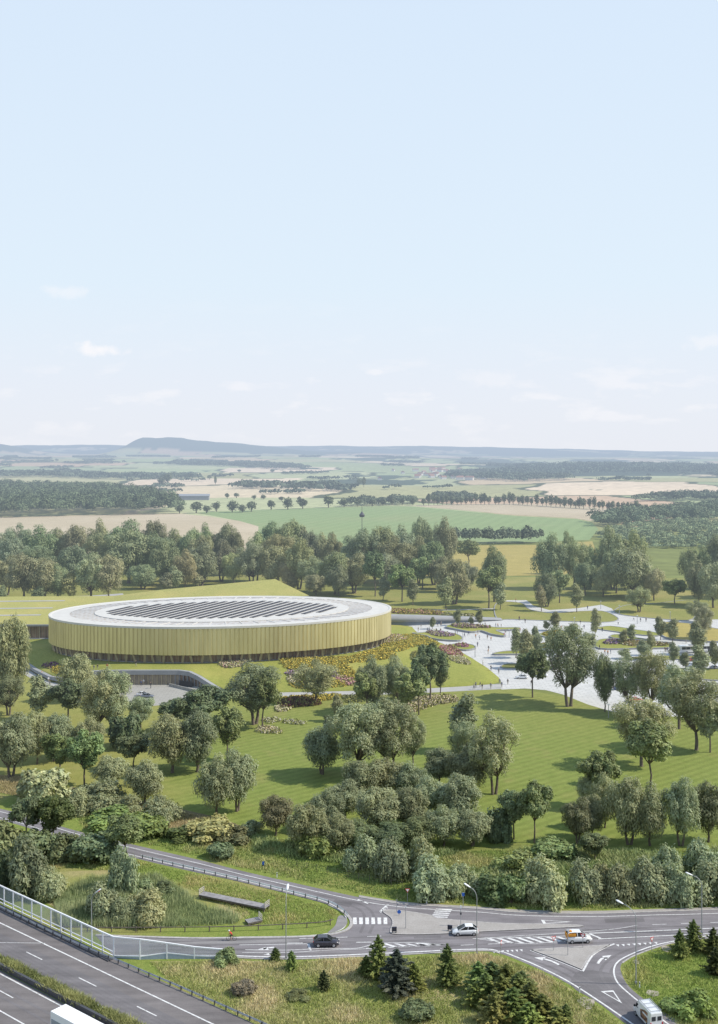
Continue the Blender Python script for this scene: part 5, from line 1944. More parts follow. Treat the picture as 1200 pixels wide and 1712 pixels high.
# cyclist in red heading left
def cyclist(label, px, py, rz):
    p = W(px, py) + Vector((0, 0, 0.04))
    bike = empty('bicycle', p, rz, 'dark road bicycle under the cyclist in red', 'bicycle')
    for x in (-0.5, 0.52):
        mb = MB()
        pts_ = [(x + 0.34 * math.cos(t), 0, 0.35 + 0.34 * math.sin(t)) for t in (2 * math.pi * k / 20 for k in range(21))]
        mb.tube(pts_, 0.025, 6, 0, False)
        w_ = mb.build('wheel', M_TYRE, bike)
        mb = MB()
        for k in range(8):
            t = 2 * math.pi * k / 8
            mb.bar((x, 0, 0.35), (x + 0.33 * math.cos(t), 0, 0.35 + 0.33 * math.sin(t)), 0.008, 0.008)
        mb.build('spokes', M_STEEL, w_)
    mb = MB()
    for a, b in (((-0.5, 0, .35), (-.1, 0, .3)), ((-.1, 0, .3), (.4, 0, .72)), ((-.18, 0, .85), (-.1, 0, .3)), ((-.18, 0, .82), (.4, 0, .8)), ((.4, 0, .85), (.52, 0, .35)), ((-0.5, 0, .35), (-.17, 0, .78))):
        mb.tube([a, b], 0.022, 6)
    mb.build('frame', M_DARKSTEEL, bike)
    mb = MB(); mb.bar((.42, -.22, .92), (.42, .22, .92), .035, .035); mb.bar((.42, -.22, .92), (.55, -.22, .86), .03, .03); mb.bar((.42, .22, .92), (.55, .22, .86), .03, .03); mb.build('handlebar', M_BLACKPLASTIC, bike)
    mb = MB(); mb.box((-.2, 0, .9), (.26, .13, .06)); mb.build('saddle', M_BLACKPLASTIC, bike)
    J = [(-.17, 0, 1.0, .13, .11), (-.02, 0, 1.18, .13, .1), (.2, 0, 1.36, .16, .11), (.32, 0, 1.45, .06), (.38, 0, 1.53, .085), (.43, 0, 1.62, .08),
         (-.1, .1, .95, .09), (.2, .11, .78, .07), (.02, .12, .42, .05), (-.05, .12, .2, .04), (.1, .12, .14, .04),
         (-.1, -.1, .95, .09), (.22, -.11, .9, .07), (.08, -.12, .55, .05), (-.02, -.12, .4, .04), (.12, -.12, .37, .04),
         (.22, .19, 1.36, .06), (.36, .22, 1.13, .045), (.5, .22, .96, .038), (.22, -.19, 1.36, .06), (.36, -.22, 1.13, .045), (.5, -.22, .96, .038)]
    E = [(0, 1), (1, 2), (2, 3), (3, 4), (4, 5), (0, 6), (6, 7), (7, 8), (8, 9), (9, 10), (0, 11), (11, 12), (12, 13), (13, 14), (14, 15), (2, 16), (16, 17), (17, 18), (2, 19), (19, 20), (20, 21)]

    def zone(c):
        if c.z > 1.44 and c.x > .28: return 2
        if c.z > 1.02 and not (abs(c.y) > .17 and c.z < 1.15): return 0
        if abs(c.y) > .17 and c.x > .25: return 2
        if c.z > .62: return 1
        return 2
    me = skinned('cyclist', J, E, [M_SHIRT, M_TROUSER, M_SKIN], zone)
    o_ = bpy.data.objects.new('cyclist', me); link(o_)
    o_.location = p; o_.rotation_euler = (0, 0, rz); o_.color = (0.62, 0.04, 0.05, 1)
    tag(o_, label, 'person')
    mb = MB()
    mb.tube([(.30, 0, 1.60), (.36, 0, 1.67), (.44, 0, 1.70), (.52, 0, 1.66), (.55, 0, 1.6)], [.04, .1, .115, .09, .03], 8)
    mb.build('helmet', M_SIGNWHITE, o_, True)


cyclist('person in red jersey and white helmet riding a bicycle along the left road', 387, 1572.5, R(178))
# ---------------------------------------------------------------- foliage meshes
def unit(v):
    return v / np.maximum(1e-9, np.linalg.norm(v, axis=1, keepdims=True))


def leaf_mesh(name, clumps, n, ll, lw, droop=0.0, up=0.35, jitter=0.7, fill=0.22, seed=1, tone=0.28, zmin=0.15, warm=0.06, mat=None):
    """crown of many small leaf faces; clumps: (x, y, z, rx, rz)"""
    g = np.random.default_rng(seed)
    C = np.array([c[:3] for c in clumps]); RX = np.array([c[3] for c in clumps]); RZ = np.array([c[4] for c in clumps])
    wgt = RX * (RX + RZ); wgt = wgt / wgt.sum()
    idx = g.choice(len(clumps), n, p=wgt)
    d = unit(g.normal(size=(n, 3)))
    low = d[:, 2] < -0.3
    d[low & (g.random(n) < 0.4), 2] *= -1
    u = np.where(g.random(n) < fill, g.random(n) ** 0.5, 0.8 + 0.3 * g.random(n)) * np.where(g.random(n) < 0.09, 1.25, 1.0)
    lump = 1 + 0.16 * np.sin(d[:, 0] * 5 + idx * 1.7) * np.sin(d[:, 1] * 5 + idx) + 0.1 * np.sin(d[:, 2] * 7 + idx * 2.3)
    p = C[idx] + d * np.stack([RX[idx], RX[idx], RZ[idx]], 1) * (u * lump)[:, None]
    keep = p[:, 2] > zmin
    p, d, idx = p[keep], d[keep], idx[keep]
    n = len(p)
    nr = unit(d * 0.8 + np.array([0, 0, up]) + g.normal(size=(n, 3)) * jitter * 0.6)
    a = unit(g.normal(size=(n, 3)) * (1 - droop) + np.array([0, 0, -1.0]) * droop * 1.6 + d * 0.5 * droop)
    a = unit(a - nr * (a * nr).sum(1, keepdims=True))
    b = np.cross(nr, a)
    s = (0.7 + 0.6 * g.random(n))[:, None]
    A, B = a * ll * s, b * lw * s
    V = np.stack([p - A, p + B * 0.9 - A * 0.1, p + A, p - B * 0.9 - A * 0.1], 1).reshape(-1, 3)
    ct = 1 + tone * 0.8 * (g.random(len(clumps)) - 0.5) * 2
    t = ct[idx] * (1 + tone * (g.random(n) - 0.5) * 2)
    wv = 1 + warm * (g.random(n) - 0.5) * 2
    col = np.stack([t * wv, t, t * (2 - wv) * 0.98], 1)
    return quads_mesh(name, V, np.repeat(col, 4, 0), mat or M_LEAF)


def quads_mesh(name, V, col, mat, k=4):
    nf = len(V) // k
    me = bpy.data.meshes.new(name)
    me.vertices.add(len(V)); me.loops.add(len(V)); me.polygons.add(nf)
    me.vertices.foreach_set('co', np.asarray(V, np.float32).ravel())
    me.loops.foreach_set('vertex_index', np.arange(len(V), dtype=np.int32))
    me.polygons.foreach_set('loop_start', np.arange(0, len(V), k, dtype=np.int32))
    me.materials.append(mat)
    me.update(calc_edges=True)
    add_tone(me, col)
    return me


def trunk_mesh(name, clumps, h0, r0, fork, stems=1, seed=1):
    rr = random.Random(seed)
    mb = MB()
    for s in range(stems):
        ox = (s - (stems - 1) / 2) * r0 * 2.4
        lean = (s - (stems - 1) / 2) * 0.9
        base = Vector((ox, 0, -0.3)); mid = Vector((ox + lean * 0.4 + rr.uniform(-.15, .15), rr.uniform(-.15, .15), h0 * 0.5)); top = Vector((ox + lean, rr.uniform(-.2, .2), h0))
        mb.tube([base, Vector((ox, 0, 0.2)), mid, top], [r0 * 1.5, r0, r0 * 0.85, r0 * 0.7], 8)
        for i, c in enumerate(clumps):
            if i % stems != s or (i // stems) >= fork: continue
            e = Vector(c[:3]); m_ = top.lerp(e, 0.5) + Vector((rr.uniform(-.3, .3), rr.uniform(-.3, .3), -0.12 * (e - top).length))
            mb.tube([top + Vector((0, 0, -0.3)), m_, e], [r0 * 0.55, r0 * 0.38, r0 * 0.12], 6)
    me = bpy.data.meshes.new(name)
    me.from_pydata(mb.v, [], mb.f); me.materials.append(M_BARK)
    me.polygons.foreach_set('use_smooth', [True] * len(me.polygons))
    return me


def env_clumps(rr, n, cz, rx, rz, r0, r1, ratio, inner=0.62, ybias=1.0):
    out = []
    tries = 0
    while len(out) < n and tries < 4000:
        tries += 1
        v = Vector((rr.gauss(0, 1), rr.gauss(0, 1), rr.gauss(0, 1))).normalized()
        q = inner * rr.uniform(0.55, 1.12)
        c = (v.x * rx * q, v.y * rx * q * ybias, cz + v.z * rz * q)
        r = rr.uniform(r0, r1)
        if all((Vector(c) - Vector(o_[:3])).length > 0.62 * (r + o_[3]) for o_ in out):
            out.append((*c, r, r * ratio))
    return out


KINDS = {}
def kind(code, name, cat, H, Wd, crown, trunk, tint):
    co = np.empty(len(crown.vertices) * 3, np.float32); crown.vertices.foreach_get('co', co); co = co.reshape(-1, 3)
    H = float(np.percentile(co[:, 2], 99.3)); Wd = 2 * float(np.percentile(np.abs(co[:, 0]), 97.5) + np.percentile(np.abs(co[:, 1]), 97.5)) / 2
    KINDS.setdefault(code, []).append((name, cat, H, Wd, crown, trunk, tint))


GREY = (0.3, 0.315, 0.175)
GREY2 = (0.25, 0.27, 0.15)
MAPLE = (0.205, 0.245, 0.105)
PALE = (0.30, 0.33, 0.185)
DARKL = (0.165, 0.195, 0.095)
for s in range(4):                                        # dense grey green willow-like trees
    rr = random.Random(100 + s)
    cl = env_clumps(rr, 26, 7.5, 4.9, 5.4, 0.95, 1.75, 1.4, 0.68) + [(0.4, 0, 7.0, 1.9, 3.0)]
    kind('w', 'willow_tree', 'tree', 13.2, 10.6, leaf_mesh('crown', cl, 17000, 0.24, 0.1, 0.7, 0.35, 0.5, 0.22, 10 + s, 0.22, 1.6), trunk_mesh('trunk', cl, 2.6, 0.3, 7, 1 + s % 2, s), [GREY, GREY2, GREY, GREY2][s])
for s in range(3):                                        # small maples, clear stem, open fan crown
    rr = random.Random(200 + s)
    cl = env_clumps(rr, 17, 7.6, 3.9, 3.5, 0.8, 1.35, 1.05, 0.74)
    kind('m', 'maple_tree', 'tree', 11.3, 8.6, leaf_mesh('crown', cl, 8500, 0.24, 0.16, 0.25, 0.5, 0.6, 0.28, 20 + s, 0.3, 3.0), trunk_mesh('trunk', cl, 4.2, 0.19, 9, 1, s), MAPLE)
for s in range(3):                                        # tall airy trees
    rr = random.Random(300 + s)
    cl = env_clumps(rr, 34, 11.6, 7.2, 7.6, 1.2, 2.1, 1.15, 0.76)
    kind('b', 'broadleaf_tree', 'tree', 20.2, 16.5, leaf_mesh('crown', cl, 17500, 0.27, 0.12, 0.4, 0.4, 0.55, 0.36, 30 + s, 0.2, 2.5), trunk_mesh('trunk', cl, 4.6, 0.42, 14, 1 + (s == 1), s), GREY)
for s in range(2):                                        # slender young trees
    rr = random.Random(400 + s)
    cl = [(rr.uniform(-.35, .35), rr.uniform(-.35, .35), 2.6 + k * 0.85, (0.75 + 0.5 * math.sin(min(1, k / 5.5) * math.pi)) * rr.uniform(.85, 1.1), 0.95) for k in range(7)]
    kind('c', 'slender_tree', 'tree', 9.2, 2.9, leaf_mesh('crown', cl, 3600, 0.21, 0.1, 0.5, 0.3, 0.6, 0.34, 40 + s, 0.25, 1.2), trunk_mesh('trunk', cl, 3.0, 0.1, 5, 1, s), GREY)
for s in range(3):                                        # bushes
    rr = random.Random(500 + s)
    cl = [(math.cos(a) * q * 2.1, math.sin(a) * q * 2.1, rr.uniform(0.7, 2.3) * (1.15 - q * 0.5), rr.uniform(.75, 1.25), rr.uniform(.8, 1.25)) for a, q in ((rr.uniform(0, 6.28), rr.random() ** 0.6) for _ in range(14))]
    kind('s', 'willow_shrub', 'shrub', 3.9, 6.2, leaf_mesh('leaves', cl, 8000, 0.2, 0.085, 0.15, 0.5, 0.6, 0.25, 50 + s, 0.2, 0.0), trunk_mesh('stems', cl, 0.5, 0.07, 4, 3, s), PALE)
for s in range(2):                                        # leafy green bushes
    rr = random.Random(550 + s)
    cl = [(math.cos(a) * q * 2.0, math.sin(a) * q * 2.0, rr.uniform(0.6, 2.4) * (1.15 - q * 0.5), rr.uniform(.7, 1.1), rr.uniform(.7, 1.1)) for a, q in ((rr.uniform(0, 6.28), rr.random() ** 0.6) for _ in range(15))]
    kind('d', 'leafy_shrub', 'shrub', 3.7, 5.6, leaf_mesh('leaves', cl, 6500, 0.22, 0.16, 0.1, 0.6, 0.65, 0.3, 56 + s, 0.32, 0.0), trunk_mesh('stems', cl, 0.5, 0.07, 4, 3, s), MAPLE)


def fir_mesh(seed, H=5.0, Wd=2.7, n=6000, blue=False):
    g = np.random.default_rng(seed)
    V, T = [], []
    tiers = 15
    P, D, AZ = [], [], []
    for k in range(tiers):
        t = k / (tiers - 1)
        z = 0.25 + t * (H - 0.7)
        L_ = (Wd / 2) * (1 - t) ** 0.6 * min(1, 0.72 + t * 1.6) * g.uniform(0.8, 1.2) + 0.12
        nb_ = 9 if t < 0.6 else 6
        for b_ in range(nb_):
            az = 2 * math.pi * (b_ + g.random()) / nb_
            L2 = L_ * g.uniform(0.55, 1.25)
            m = max(8, int(n / tiers / nb_ * (0.4 + 1.3 * (1 - t))))
            q = g.random(m) ** 0.7
            x = np.cos(az) * L2 * q; y = np.sin(az) * L2 * q
            zz_ = z + 0.32 * L2 * q * (0.2 + t) - 0.12 * L2 * (1 - t) * q ** 2
            side = (g.random(m) - 0.5) * 0.55 * (1.1 - q) * L2 + (g.random(m) - .5) * .12
            P.append(np.stack([x - np.sin(az) * side, y + np.cos(az) * side, zz_ + g.normal(size=m) * 0.05], 1))
            D.append(np.stack([np.full(m, math.cos(az)) + g.normal(size=m) * .5, np.full(m, math.sin(az)) + g.normal(size=m) * .5, np.full(m, 0.25)], 1))
    P.append(np.stack([g.normal(size=60) * .05, g.normal(size=60) * .05, H - 0.6 + g.random(60) * 0.6], 1)); D.append(np.stack([g.normal(size=60) * .3, g.normal(size=60) * .3, np.ones(60)], 1))
    p = np.concatenate(P); a = unit(np.concatenate(D)); n_ = len(p)
    nr = unit(np.array([0, 0, 1.0]) + g.normal(size=(n_, 3)) * 0.6)
    a = unit(a - nr * (a * nr).sum(1, keepdims=True)); b = np.cross(nr, a)
    s = (0.7 + 0.6 * g.random(n_))[:, None]
    A, B = a * 0.17 * s, b * 0.06 * s
    Vv = np.stack([p - A, p + B, p + A, p - B], 1).reshape(-1, 3)
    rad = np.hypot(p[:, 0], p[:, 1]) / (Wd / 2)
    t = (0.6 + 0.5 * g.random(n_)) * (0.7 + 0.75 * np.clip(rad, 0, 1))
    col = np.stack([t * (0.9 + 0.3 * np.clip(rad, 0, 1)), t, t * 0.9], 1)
    return quads_mesh('needles', Vv, np.repeat(col, 4, 0), M_FIR)


for s in range(3):
    mb = MB(); mb.tube([(0, 0, -0.2), (0, 0, 2.5), (0, 0, 4.8)], [0.1, 0.07, 0.02], 7)
    me = bpy.data.meshes.new('trunk'); me.from_pydata(mb.v, [], mb.f); me.materials.append(M_BARK)
    kind('f', 'spruce_tree', 'tree', 5.0, 2.8, fir_mesh(60 + s), me, (0.085, 0.118, 0.04))

_kc = {}


def plant(code, px, base, top, w, label, group=None, z=0.0, tint=None, variant=None, pos=None, back=0.0):
    """px, base, top, w are the photograph's survey numbers of the plant"""
    vs = KINDS[code]
    if variant is None:
        _kc[code] = _kc.get(code, 0) + 1
        variant = _kc[code] % len(vs)
    name, cat, H, Wd, crown, trunk, tn = vs[variant]
    p = pos or W(px, base, z)
    if pos is not None: q = (EYE and pos.y) and FPX / pos.y
    else: q = FPX / p.y
    wd = w / q
    if cat == 'shrub' or code == 'f' or back:          # the survey base of a bush is its near edge
        y1 = p.y + wd * (back or 0.42)
        p = Vector(((px - CX) / FPX * y1, y1, p.z)); q = FPX / p.y
    h = EYE - p.z - (top - HY) / q
    # the crown's own depth shows as extra height from above
    h = h * 0.97
    wd *= 0.98 if (back or (group and 'belt' in group)) else 0.9
    root = empty(name, p, 0, label, cat, group)
    sc = (wd / Wd, wd / Wd, h / H)
    az = random.uniform(0, 6.28)
    rr = tint or tn
    f = random.uniform(0.84, 1.22)
    for nm, me in (('crown' if cat == 'tree' else 'leaves', crown), ('trunk' if cat == 'tree' else 'stems', trunk)):
        o_ = bpy.data.objects.new(nm, me)
        link(o_, root)
        o_.scale = sc
        o_.rotation_euler = (0, 0, az)
        if me is crown:
            hue = random.uniform(-0.07, 0.07)
            o_.color = (rr[0] * f * (1 + hue), rr[1] * f, rr[2] * f * (1 - hue), 1)
    return root


# ------------------------------------------------ trees one can tell apart, west (left) part of the park
PK = 'trees on the park lawns'
for a in [
    ('w', 16, 1182, 1030, 62, 'tall grey-green tree at the left edge, beside the glazed wing', GREY2, 0),
    ('b', 14, 1196, 1128, 56, 'small round tree with bare low stem at the left edge, below the tall one', GREY2),
    ('c', 64, 1204, 1130, 44, 'thin pale see-through tree on the yellow meadow left of the ramp path', PALE),
    ('m', 113, 1206, 1136, 62, 'dark open-crowned tree with slender stems right of the pale thin tree', DARKL),
    ('w', 131, 1172, 1094, 56, 'grey-green tree hiding the left end of the wave shaped rim', GREY),
    ('b', 166, 1233, 1122, 72, 'large leaning tree with forked trunk before the courtyard, left of the pair', GREY),
    ('b', 188, 1232, 1118, 68, 'large upright tree before the courtyard, right of the pair', GREY, 1),
    ('b', 235, 1222, 1164, 46, 'light loose tree below the parked courtyard cars', PALE),
    ('d', 212, 1256, 1197, 54, 'compact dark green round tree below the courtyard', DARKL),
    ('m', 224, 1288, 1228, 56, 'dark leafy tree below the compact round one', DARKL),
    ('w', 243, 1343, 1272, 66, 'grey tree with twin stems at the scrub edge, left of the sunlit clearing', GREY),
    ('w', 19, 1300, 1193, 72, 'broad drooping grey tree on the dry bank at the left edge', GREY),
    ('w', 62, 1278, 1190, 50, 'dark grey tree right of the broad drooping one', GREY2),
    ('w', 92, 1272, 1194, 58, 'dark grey round-topped tree behind the two bright maples', GREY2),
    ('w', 148, 1268, 1198, 52, 'grey tree behind the right bright maple', GREY),
    ('m', 101, 1302, 1224, 58, 'bright leafy maple with dark stems on the bank, left of two', (0.173, 0.210, 0.075)),
    ('m', 141, 1314, 1220, 60, 'bright leafy maple with one long bare stem on the bank', (0.165, 0.210, 0.078)),
    ('w', 185, 1320, 1262, 56, 'low dense grey tree right of the long stemmed maple', GREY),
    ('m', 345, 1222, 1146, 78, 'dark leafy spreading tree below the courtyard ramp', DARKL),
    ('m', 298, 1226, 1163, 62, 'dark leafy tree left of the spreading one below the courtyard', DARKL),
    ('w', 288, 1292, 1194, 78, 'big dark grey willow left of its neighbour, before the spreading tree', GREY2),
    ('w', 330, 1290, 1188, 66, 'dark grey willow with pale sunlit right side beside the big one', GREY2),
    ('m', 381, 1274, 1181, 56, 'slim maple with long bare stem on the lawn', MAPLE),
    ('w', 362, 1362, 1262, 66, 'round grey tree leaning left at the edge of the clearing', GREY),
    ('w', 397, 1356, 1251, 62, 'round grey tree leaning against the left-leaning one by the clearing', GREY),
    ('b', 426, 1211, 1108, 96, 'broad pale tree with several stems beside the flower beds', PALE),
    ('m', 439, 1218, 1128, 58, 'green maple in front of the broad pale tree', MAPLE),
    ('w', 461, 1397, 1332, 56, 'brownish round tree at the edge of the lawn above the bend', (0.180, 0.177, 0.105)),
    ('b', 528, 1177, 1104, 66, 'pale tree with three stems before the purple flower bed', GREY),
    ('c', 565, 1206, 1160, 22, 'tiny slender tree left of the central tree group', GREY),
    ('c', 548, 1228, 1196, 20, 'very small dark tree left of the central tree group', DARKL),
    ('w', 538, 1294, 1216, 62, 'round dark tree casting a long shadow on the striped lawn', GREY2),
    ('b', 598, 1300, 1174, 100, 'very large round grey tree in the middle of the lawn', GREY),
    ('b', 652, 1296, 1168, 92, 'very large pale tree right of the large round grey one', GREY),
    ('b', 690, 1285, 1194, 46, 'loose half-bare tree right of the central pair', PALE),
    ('w', 623, 1190, 1098, 54, 'grey tree behind the central pair, left of the maples', GREY),
    ('w', 662, 1184, 1096, 46, 'pale grey tree behind the maples at the flower slope', GREY),
    ('m', 613, 1196, 1122, 46, 'green maple before the pink flowers, left of three', MAPLE),
    ('m', 682, 1199, 1124, 54, 'green maple with forked stem before the cream grasses', MAPLE),
    ('m', 700, 1195, 1110, 48, 'green maple right of the forked one at the cream grasses', MAPLE),
    ('m', 719, 1174, 1078, 56, 'tall dark maple before the bare lawn slope of the mound', DARKL),
    ('c', 736, 1162, 1086, 28, 'slim dark tree touching the tall dark maple', DARKL),
    # middle and right lawn
    ('c', 779, 1258, 1158, 48, 'tall thin willow standing above the dark willows', GREY),
    ('b', 776, 1296, 1205, 52, 'pale grey tree left of the large forked tree', PALE),
    ('b', 826, 1328, 1194, 82, 'large grey tree with a forked pale trunk on the striped lawn', GREY, 1),
    ('m', 859, 1403, 1320, 50, 'small maple with bare stem, left of two side by side', DARKL),
    ('m', 893, 1409, 1305, 56, 'taller maple with bare stem, right of two side by side', MAPLE),
    ('b', 951, 1181, 1042, 92, 'big dark oak-like tree beside the plaza with a long shadow', GREY2),
    ('m', 890, 1166, 1082, 52, 'green maple with one stem before the parked white car', MAPLE),
    ('w', 1011, 1190, 1094, 34, 'slender dark drooping tree right of the big dark tree', DARKL),
    ('b', 1050, 1192, 1094, 54, 'grey tree by the lawn edge, right of the slender drooping tree', GREY),
    ('b', 1088, 1198, 1088, 58, 'tall grey tree before the strip of parked cars', GREY),
    ('b', 1135, 1218, 1110, 72, 'wide grey tree in the right group, before the parked cars', GREY),
    ('b', 1164, 1254, 1120, 92, 'big broad tree with a thick trunk at the right of the lawn', GREY),
    ('m', 1187, 1258, 1170, 58, 'small tree with thin forked stems at the right edge of the lawn', GREY),
    ('b', 1072, 1281, 1168, 96, 'large pale tree with two domes on the right lawn', GREY),
    ('m', 1087, 1317, 1204, 72, 'bright maple with long bare stem before the two-domed tree', MAPLE),
    ('m', 1001, 1352, 1258, 62, 'leafy maple top rising behind the grey pair on the right', MAPLE),
    ('w', 985, 1352, 1298, 40, 'pale grey small tree left of its darker neighbour under the maple top', GREY),
    ('w', 1011, 1384, 1294, 46, 'grey tree with dark stem right under the leafy maple top', GREY),
    ('w', 966, 1410, 1334, 54, 'round brownish grey tree on the right lawn near the scrub', (0.188, 0.195, 0.108)),
    ('w', 990, 1402, 1328, 40, 'narrow grey tree touching the round brownish one', GREY),
    ('w', 1052, 1412, 1300, 66, 'tall dark weeping willow, left of two near the right scrub', GREY2),
    ('w', 1086, 1414, 1310, 62, 'tall weeping willow with sunlit edge, right of two', GREY2),
    ('w', 1138, 1414, 1298, 58, 'dark upright willow at the right, above the bushes', GREY2),
    ('w', 1184, 1408, 1310, 62, 'dark willow at the right edge above the bushes', GREY2),
    ('m', 994, 1440, 1392, 50, 'small dark round tree standing among the pale bushes', DARKL),
]:
    plant(*a[:6], PK, 0.0, a[6], a[7] if len(a) > 7 else None)

# dark willow thicket below the central lawn
TH = 'dark willow thicket below the central lawn'
thk = [(545, 1395, 1320, 58, GREY2), (575, 1378, 1305, 56, GREY), (606, 1352, 1270, 62, GREY2), (640, 1345, 1268, 62, GREY), (684, 1350, 1274, 56, GREY2), (634, 1404, 1318, 68, GREY), (686, 1398, 1318, 56, GREY2),
       (734, 1318, 1252, 50, GREY2), (782, 1330, 1250, 66, GREY2), (722, 1372, 1298, 52, GREY), (768, 1385, 1296, 66, GREY), (510, 1428, 1344, 60, GREY2), (560, 1430, 1360, 62, GREY2), (600, 1425, 1372, 60, DARKL), (742, 1420, 1348, 58, GREY2), (790, 1420, 1352, 56, GREY), (700, 1424, 1366, 60, DARKL), (650, 1428, 1378, 62, DARKL)]
thk.sort()
rows_ = {}
for x, b, t, w, tn in thk: rows_.setdefault('back' if t < 1300 else ('middle' if t < 1345 else 'front'), []).append((x, b, t, w, tn))
for rname, l in rows_.items():
    for i, (x, b, t, w, tn) in enumerate(sorted(l)):
        plant('w', x, b, t, w, f'dark grey willow, {ORD[i]} from the left in the {rname} row of the thicket', TH, 0, tn, None, None, 0.3)
plant('d', 829, 1412, 1350, 48, 'dense dark round tree between the thicket and the two maples', PK, 0, DARKL)

# ------------------------------------------------ belt behind the arena
BELT = 'tree belt behind the arena'
front = [(12, 995, 930, 40), (40, 1003, 925, 50), (74, 1004, 933, 56), (97, 1004, 944, 40), (118, 1006, 955, 25), (152, 1004, 925, 48), (181, 1004, 928, 44), (65, 1009, 980, 22), (239, 985, 944, 40), (278, 992, 957, 22), (293, 990, 945, 24), (4, 1012, 978, 14),
         (335, 980, 908, 50), (310, 985, 920, 38), (420, 982, 905, 46), (455, 982, 912, 46), (390, 978, 925, 36), (525, 990, 930, 50), (560, 993, 922, 46), (528, 996, 960, 34), (328, 984, 957, 20), (488, 990, 964, 20), (482, 985, 933, 34), (566, 997, 945, 34), (500, 985, 900, 44), (592, 992, 925, 44)]
back = [(30, 960, 876, 46), (70, 962, 880, 60), (101, 960, 884, 44), (126, 962, 878, 44), (166, 958, 870, 38), (212, 960, 870, 66), (258, 958, 870, 40), (290, 960, 884, 40), (20, 972, 900, 50), (60, 975, 912, 52), (165, 972, 890, 46), (215, 975, 888, 74), (255, 974, 890, 62), (275, 978, 904, 50), (122, 975, 912, 44),
        (318, 962, 884, 40), (342, 960, 877, 36), (374, 960, 876, 44), (392, 962, 890, 36), (450, 958, 872, 44), (482, 958, 870, 50), (504, 958, 880, 24), (517, 962, 888, 32), (538, 962, 892, 32), (556, 962, 891, 32), (590, 966, 898, 44), (370, 972, 902, 40), (340, 972, 895, 44), (465, 975, 892, 50), (430, 972, 892, 44), (-20, 965, 885, 50), (-30, 990, 915, 60), (-75, 975, 880, 60)]
rightb = [(606, 975, 884, 62), (641, 972, 880, 52), (673, 972, 880, 48), (707, 962, 866, 34), (742, 965, 867, 42), (700, 975, 896, 34), (660, 978, 897, 54), (725, 978, 905, 44)]
rightf = [(627, 997, 920, 38, 'm'), (672, 1006, 943, 40, 'm'), (706, 984, 930, 38, 'm'), (640, 1004, 964, 20, 'c'), (690, 1012, 968, 20, 'c'), (735, 985, 930, 36, 'w'), (746, 1020, 965, 26, 'c'), (760, 1010, 935, 48, 'w'), (740, 990, 946, 28, 'w'), (783, 946, 902, 36, 'm'), (826, 1006, 912, 40, 'w'), (817, 1017, 944, 44, 'm'), (836, 1020, 974, 22, 'c'), (780, 985, 940, 40, 'w'), (650, 985, 925, 40, 'w')]
grp2 = [(920, 985, 893, 56, 'w'), (960, 985, 905, 52, 'w'), (985, 985, 912, 34, 'w'), (1024, 985, 880, 46, 'w'), (1060, 985, 888, 52, 'w'), (1055, 1000, 916, 72, 'w'), (1030, 992, 918, 44, 'w'), (1080, 997, 940, 40, 'w'), (1093, 1004, 950, 34, 'w'), (978, 995, 940, 38, 'w'), (1008, 997, 946, 38, 'w'),
        (935, 1008, 952, 36, 'm'), (914, 1014, 958, 36, 'w'), (905, 1022, 978, 20, 'c'), (964, 1024, 975, 22, 'c'), (1128, 1011, 968, 40, 'm'), (1068, 1024, 981, 42, 'b'), (950, 960, 888, 24, 'w')]
grp3 = [(1155, 985, 917, 34, 'w'), (1178, 985, 912, 34, 'w'), (1196, 985, 894, 36, 'w'), (1168, 1012, 938, 40, 'w'), (1192, 1016, 940, 50, 'w'), (1165, 1040, 1003, 36, 'b'), (1175, 1070, 1012, 34, 'b'), (1230, 1000, 910, 60, 'w'), (1260, 990, 900, 60, 'w')]


LOOK = {'w': 'dense grey-green', 'm': 'green open-crowned', 'c': 'slender pale', 'b': 'loose pale'}
def belt(lst, place, segs, group, tint=GREY):
    """label by segment of the belt and order from the left inside it"""
    cells = {}
    for e_ in lst:
        x, b, t, w = e_[:4]
        cd = e_[4] if len(e_) > 4 else ('c' if w < 26 else 'w')
        if w > 44 and cd == 'w' and (x * 7) % 3 == 0: cd = 'b'
        sname = [nm for lim, nm in segs if x < lim][0]
        cells.setdefault((cd, sname), []).append((x, b, t, w))
    for (cd, sname), l in cells.items():
        l.sort()
        for i, (x, b, t, w) in enumerate(l):
            od = (ORD[i] + ' from left, ') if len(l) > 1 else ''
            plant(cd, x, b, t, w, f'{LOOK[cd]} tree, {od}{place} {sname}', group, 0, tuple(q * random.uniform(0.9, 1.06) for q in (tint if cd in 'wb' else KINDS[cd][0][6])))


segs = [(105, 'at far left'), (200, 'over the left roof end'), (300, 'left of the ridge'), (430, 'over the left ridge slope'), (520, 'over the ridge top'), (2000, 'right of the ridge')]
belt(front, 'front row of the belt', segs, BELT)
belt(back, 'back row of the belt', segs, BELT, GREY2)
belt(rightb, 'back row of the belt', [(2000, 'over the right roof end')], BELT, GREY2)
belt(rightf, 'on the meadow', [(720, 'right of the arena roof'), (2000, 'above the curved grey wall')], BELT)
belt(grp2, 'in the clump', [(1000, 'above the upper plaza'), (2000, 'above the right lawn tongue')], 'tree clump above the upper plaza')
belt(grp3, 'in the group', [(2000, 'at the right edge above the plaza')], 'trees at the right edge')

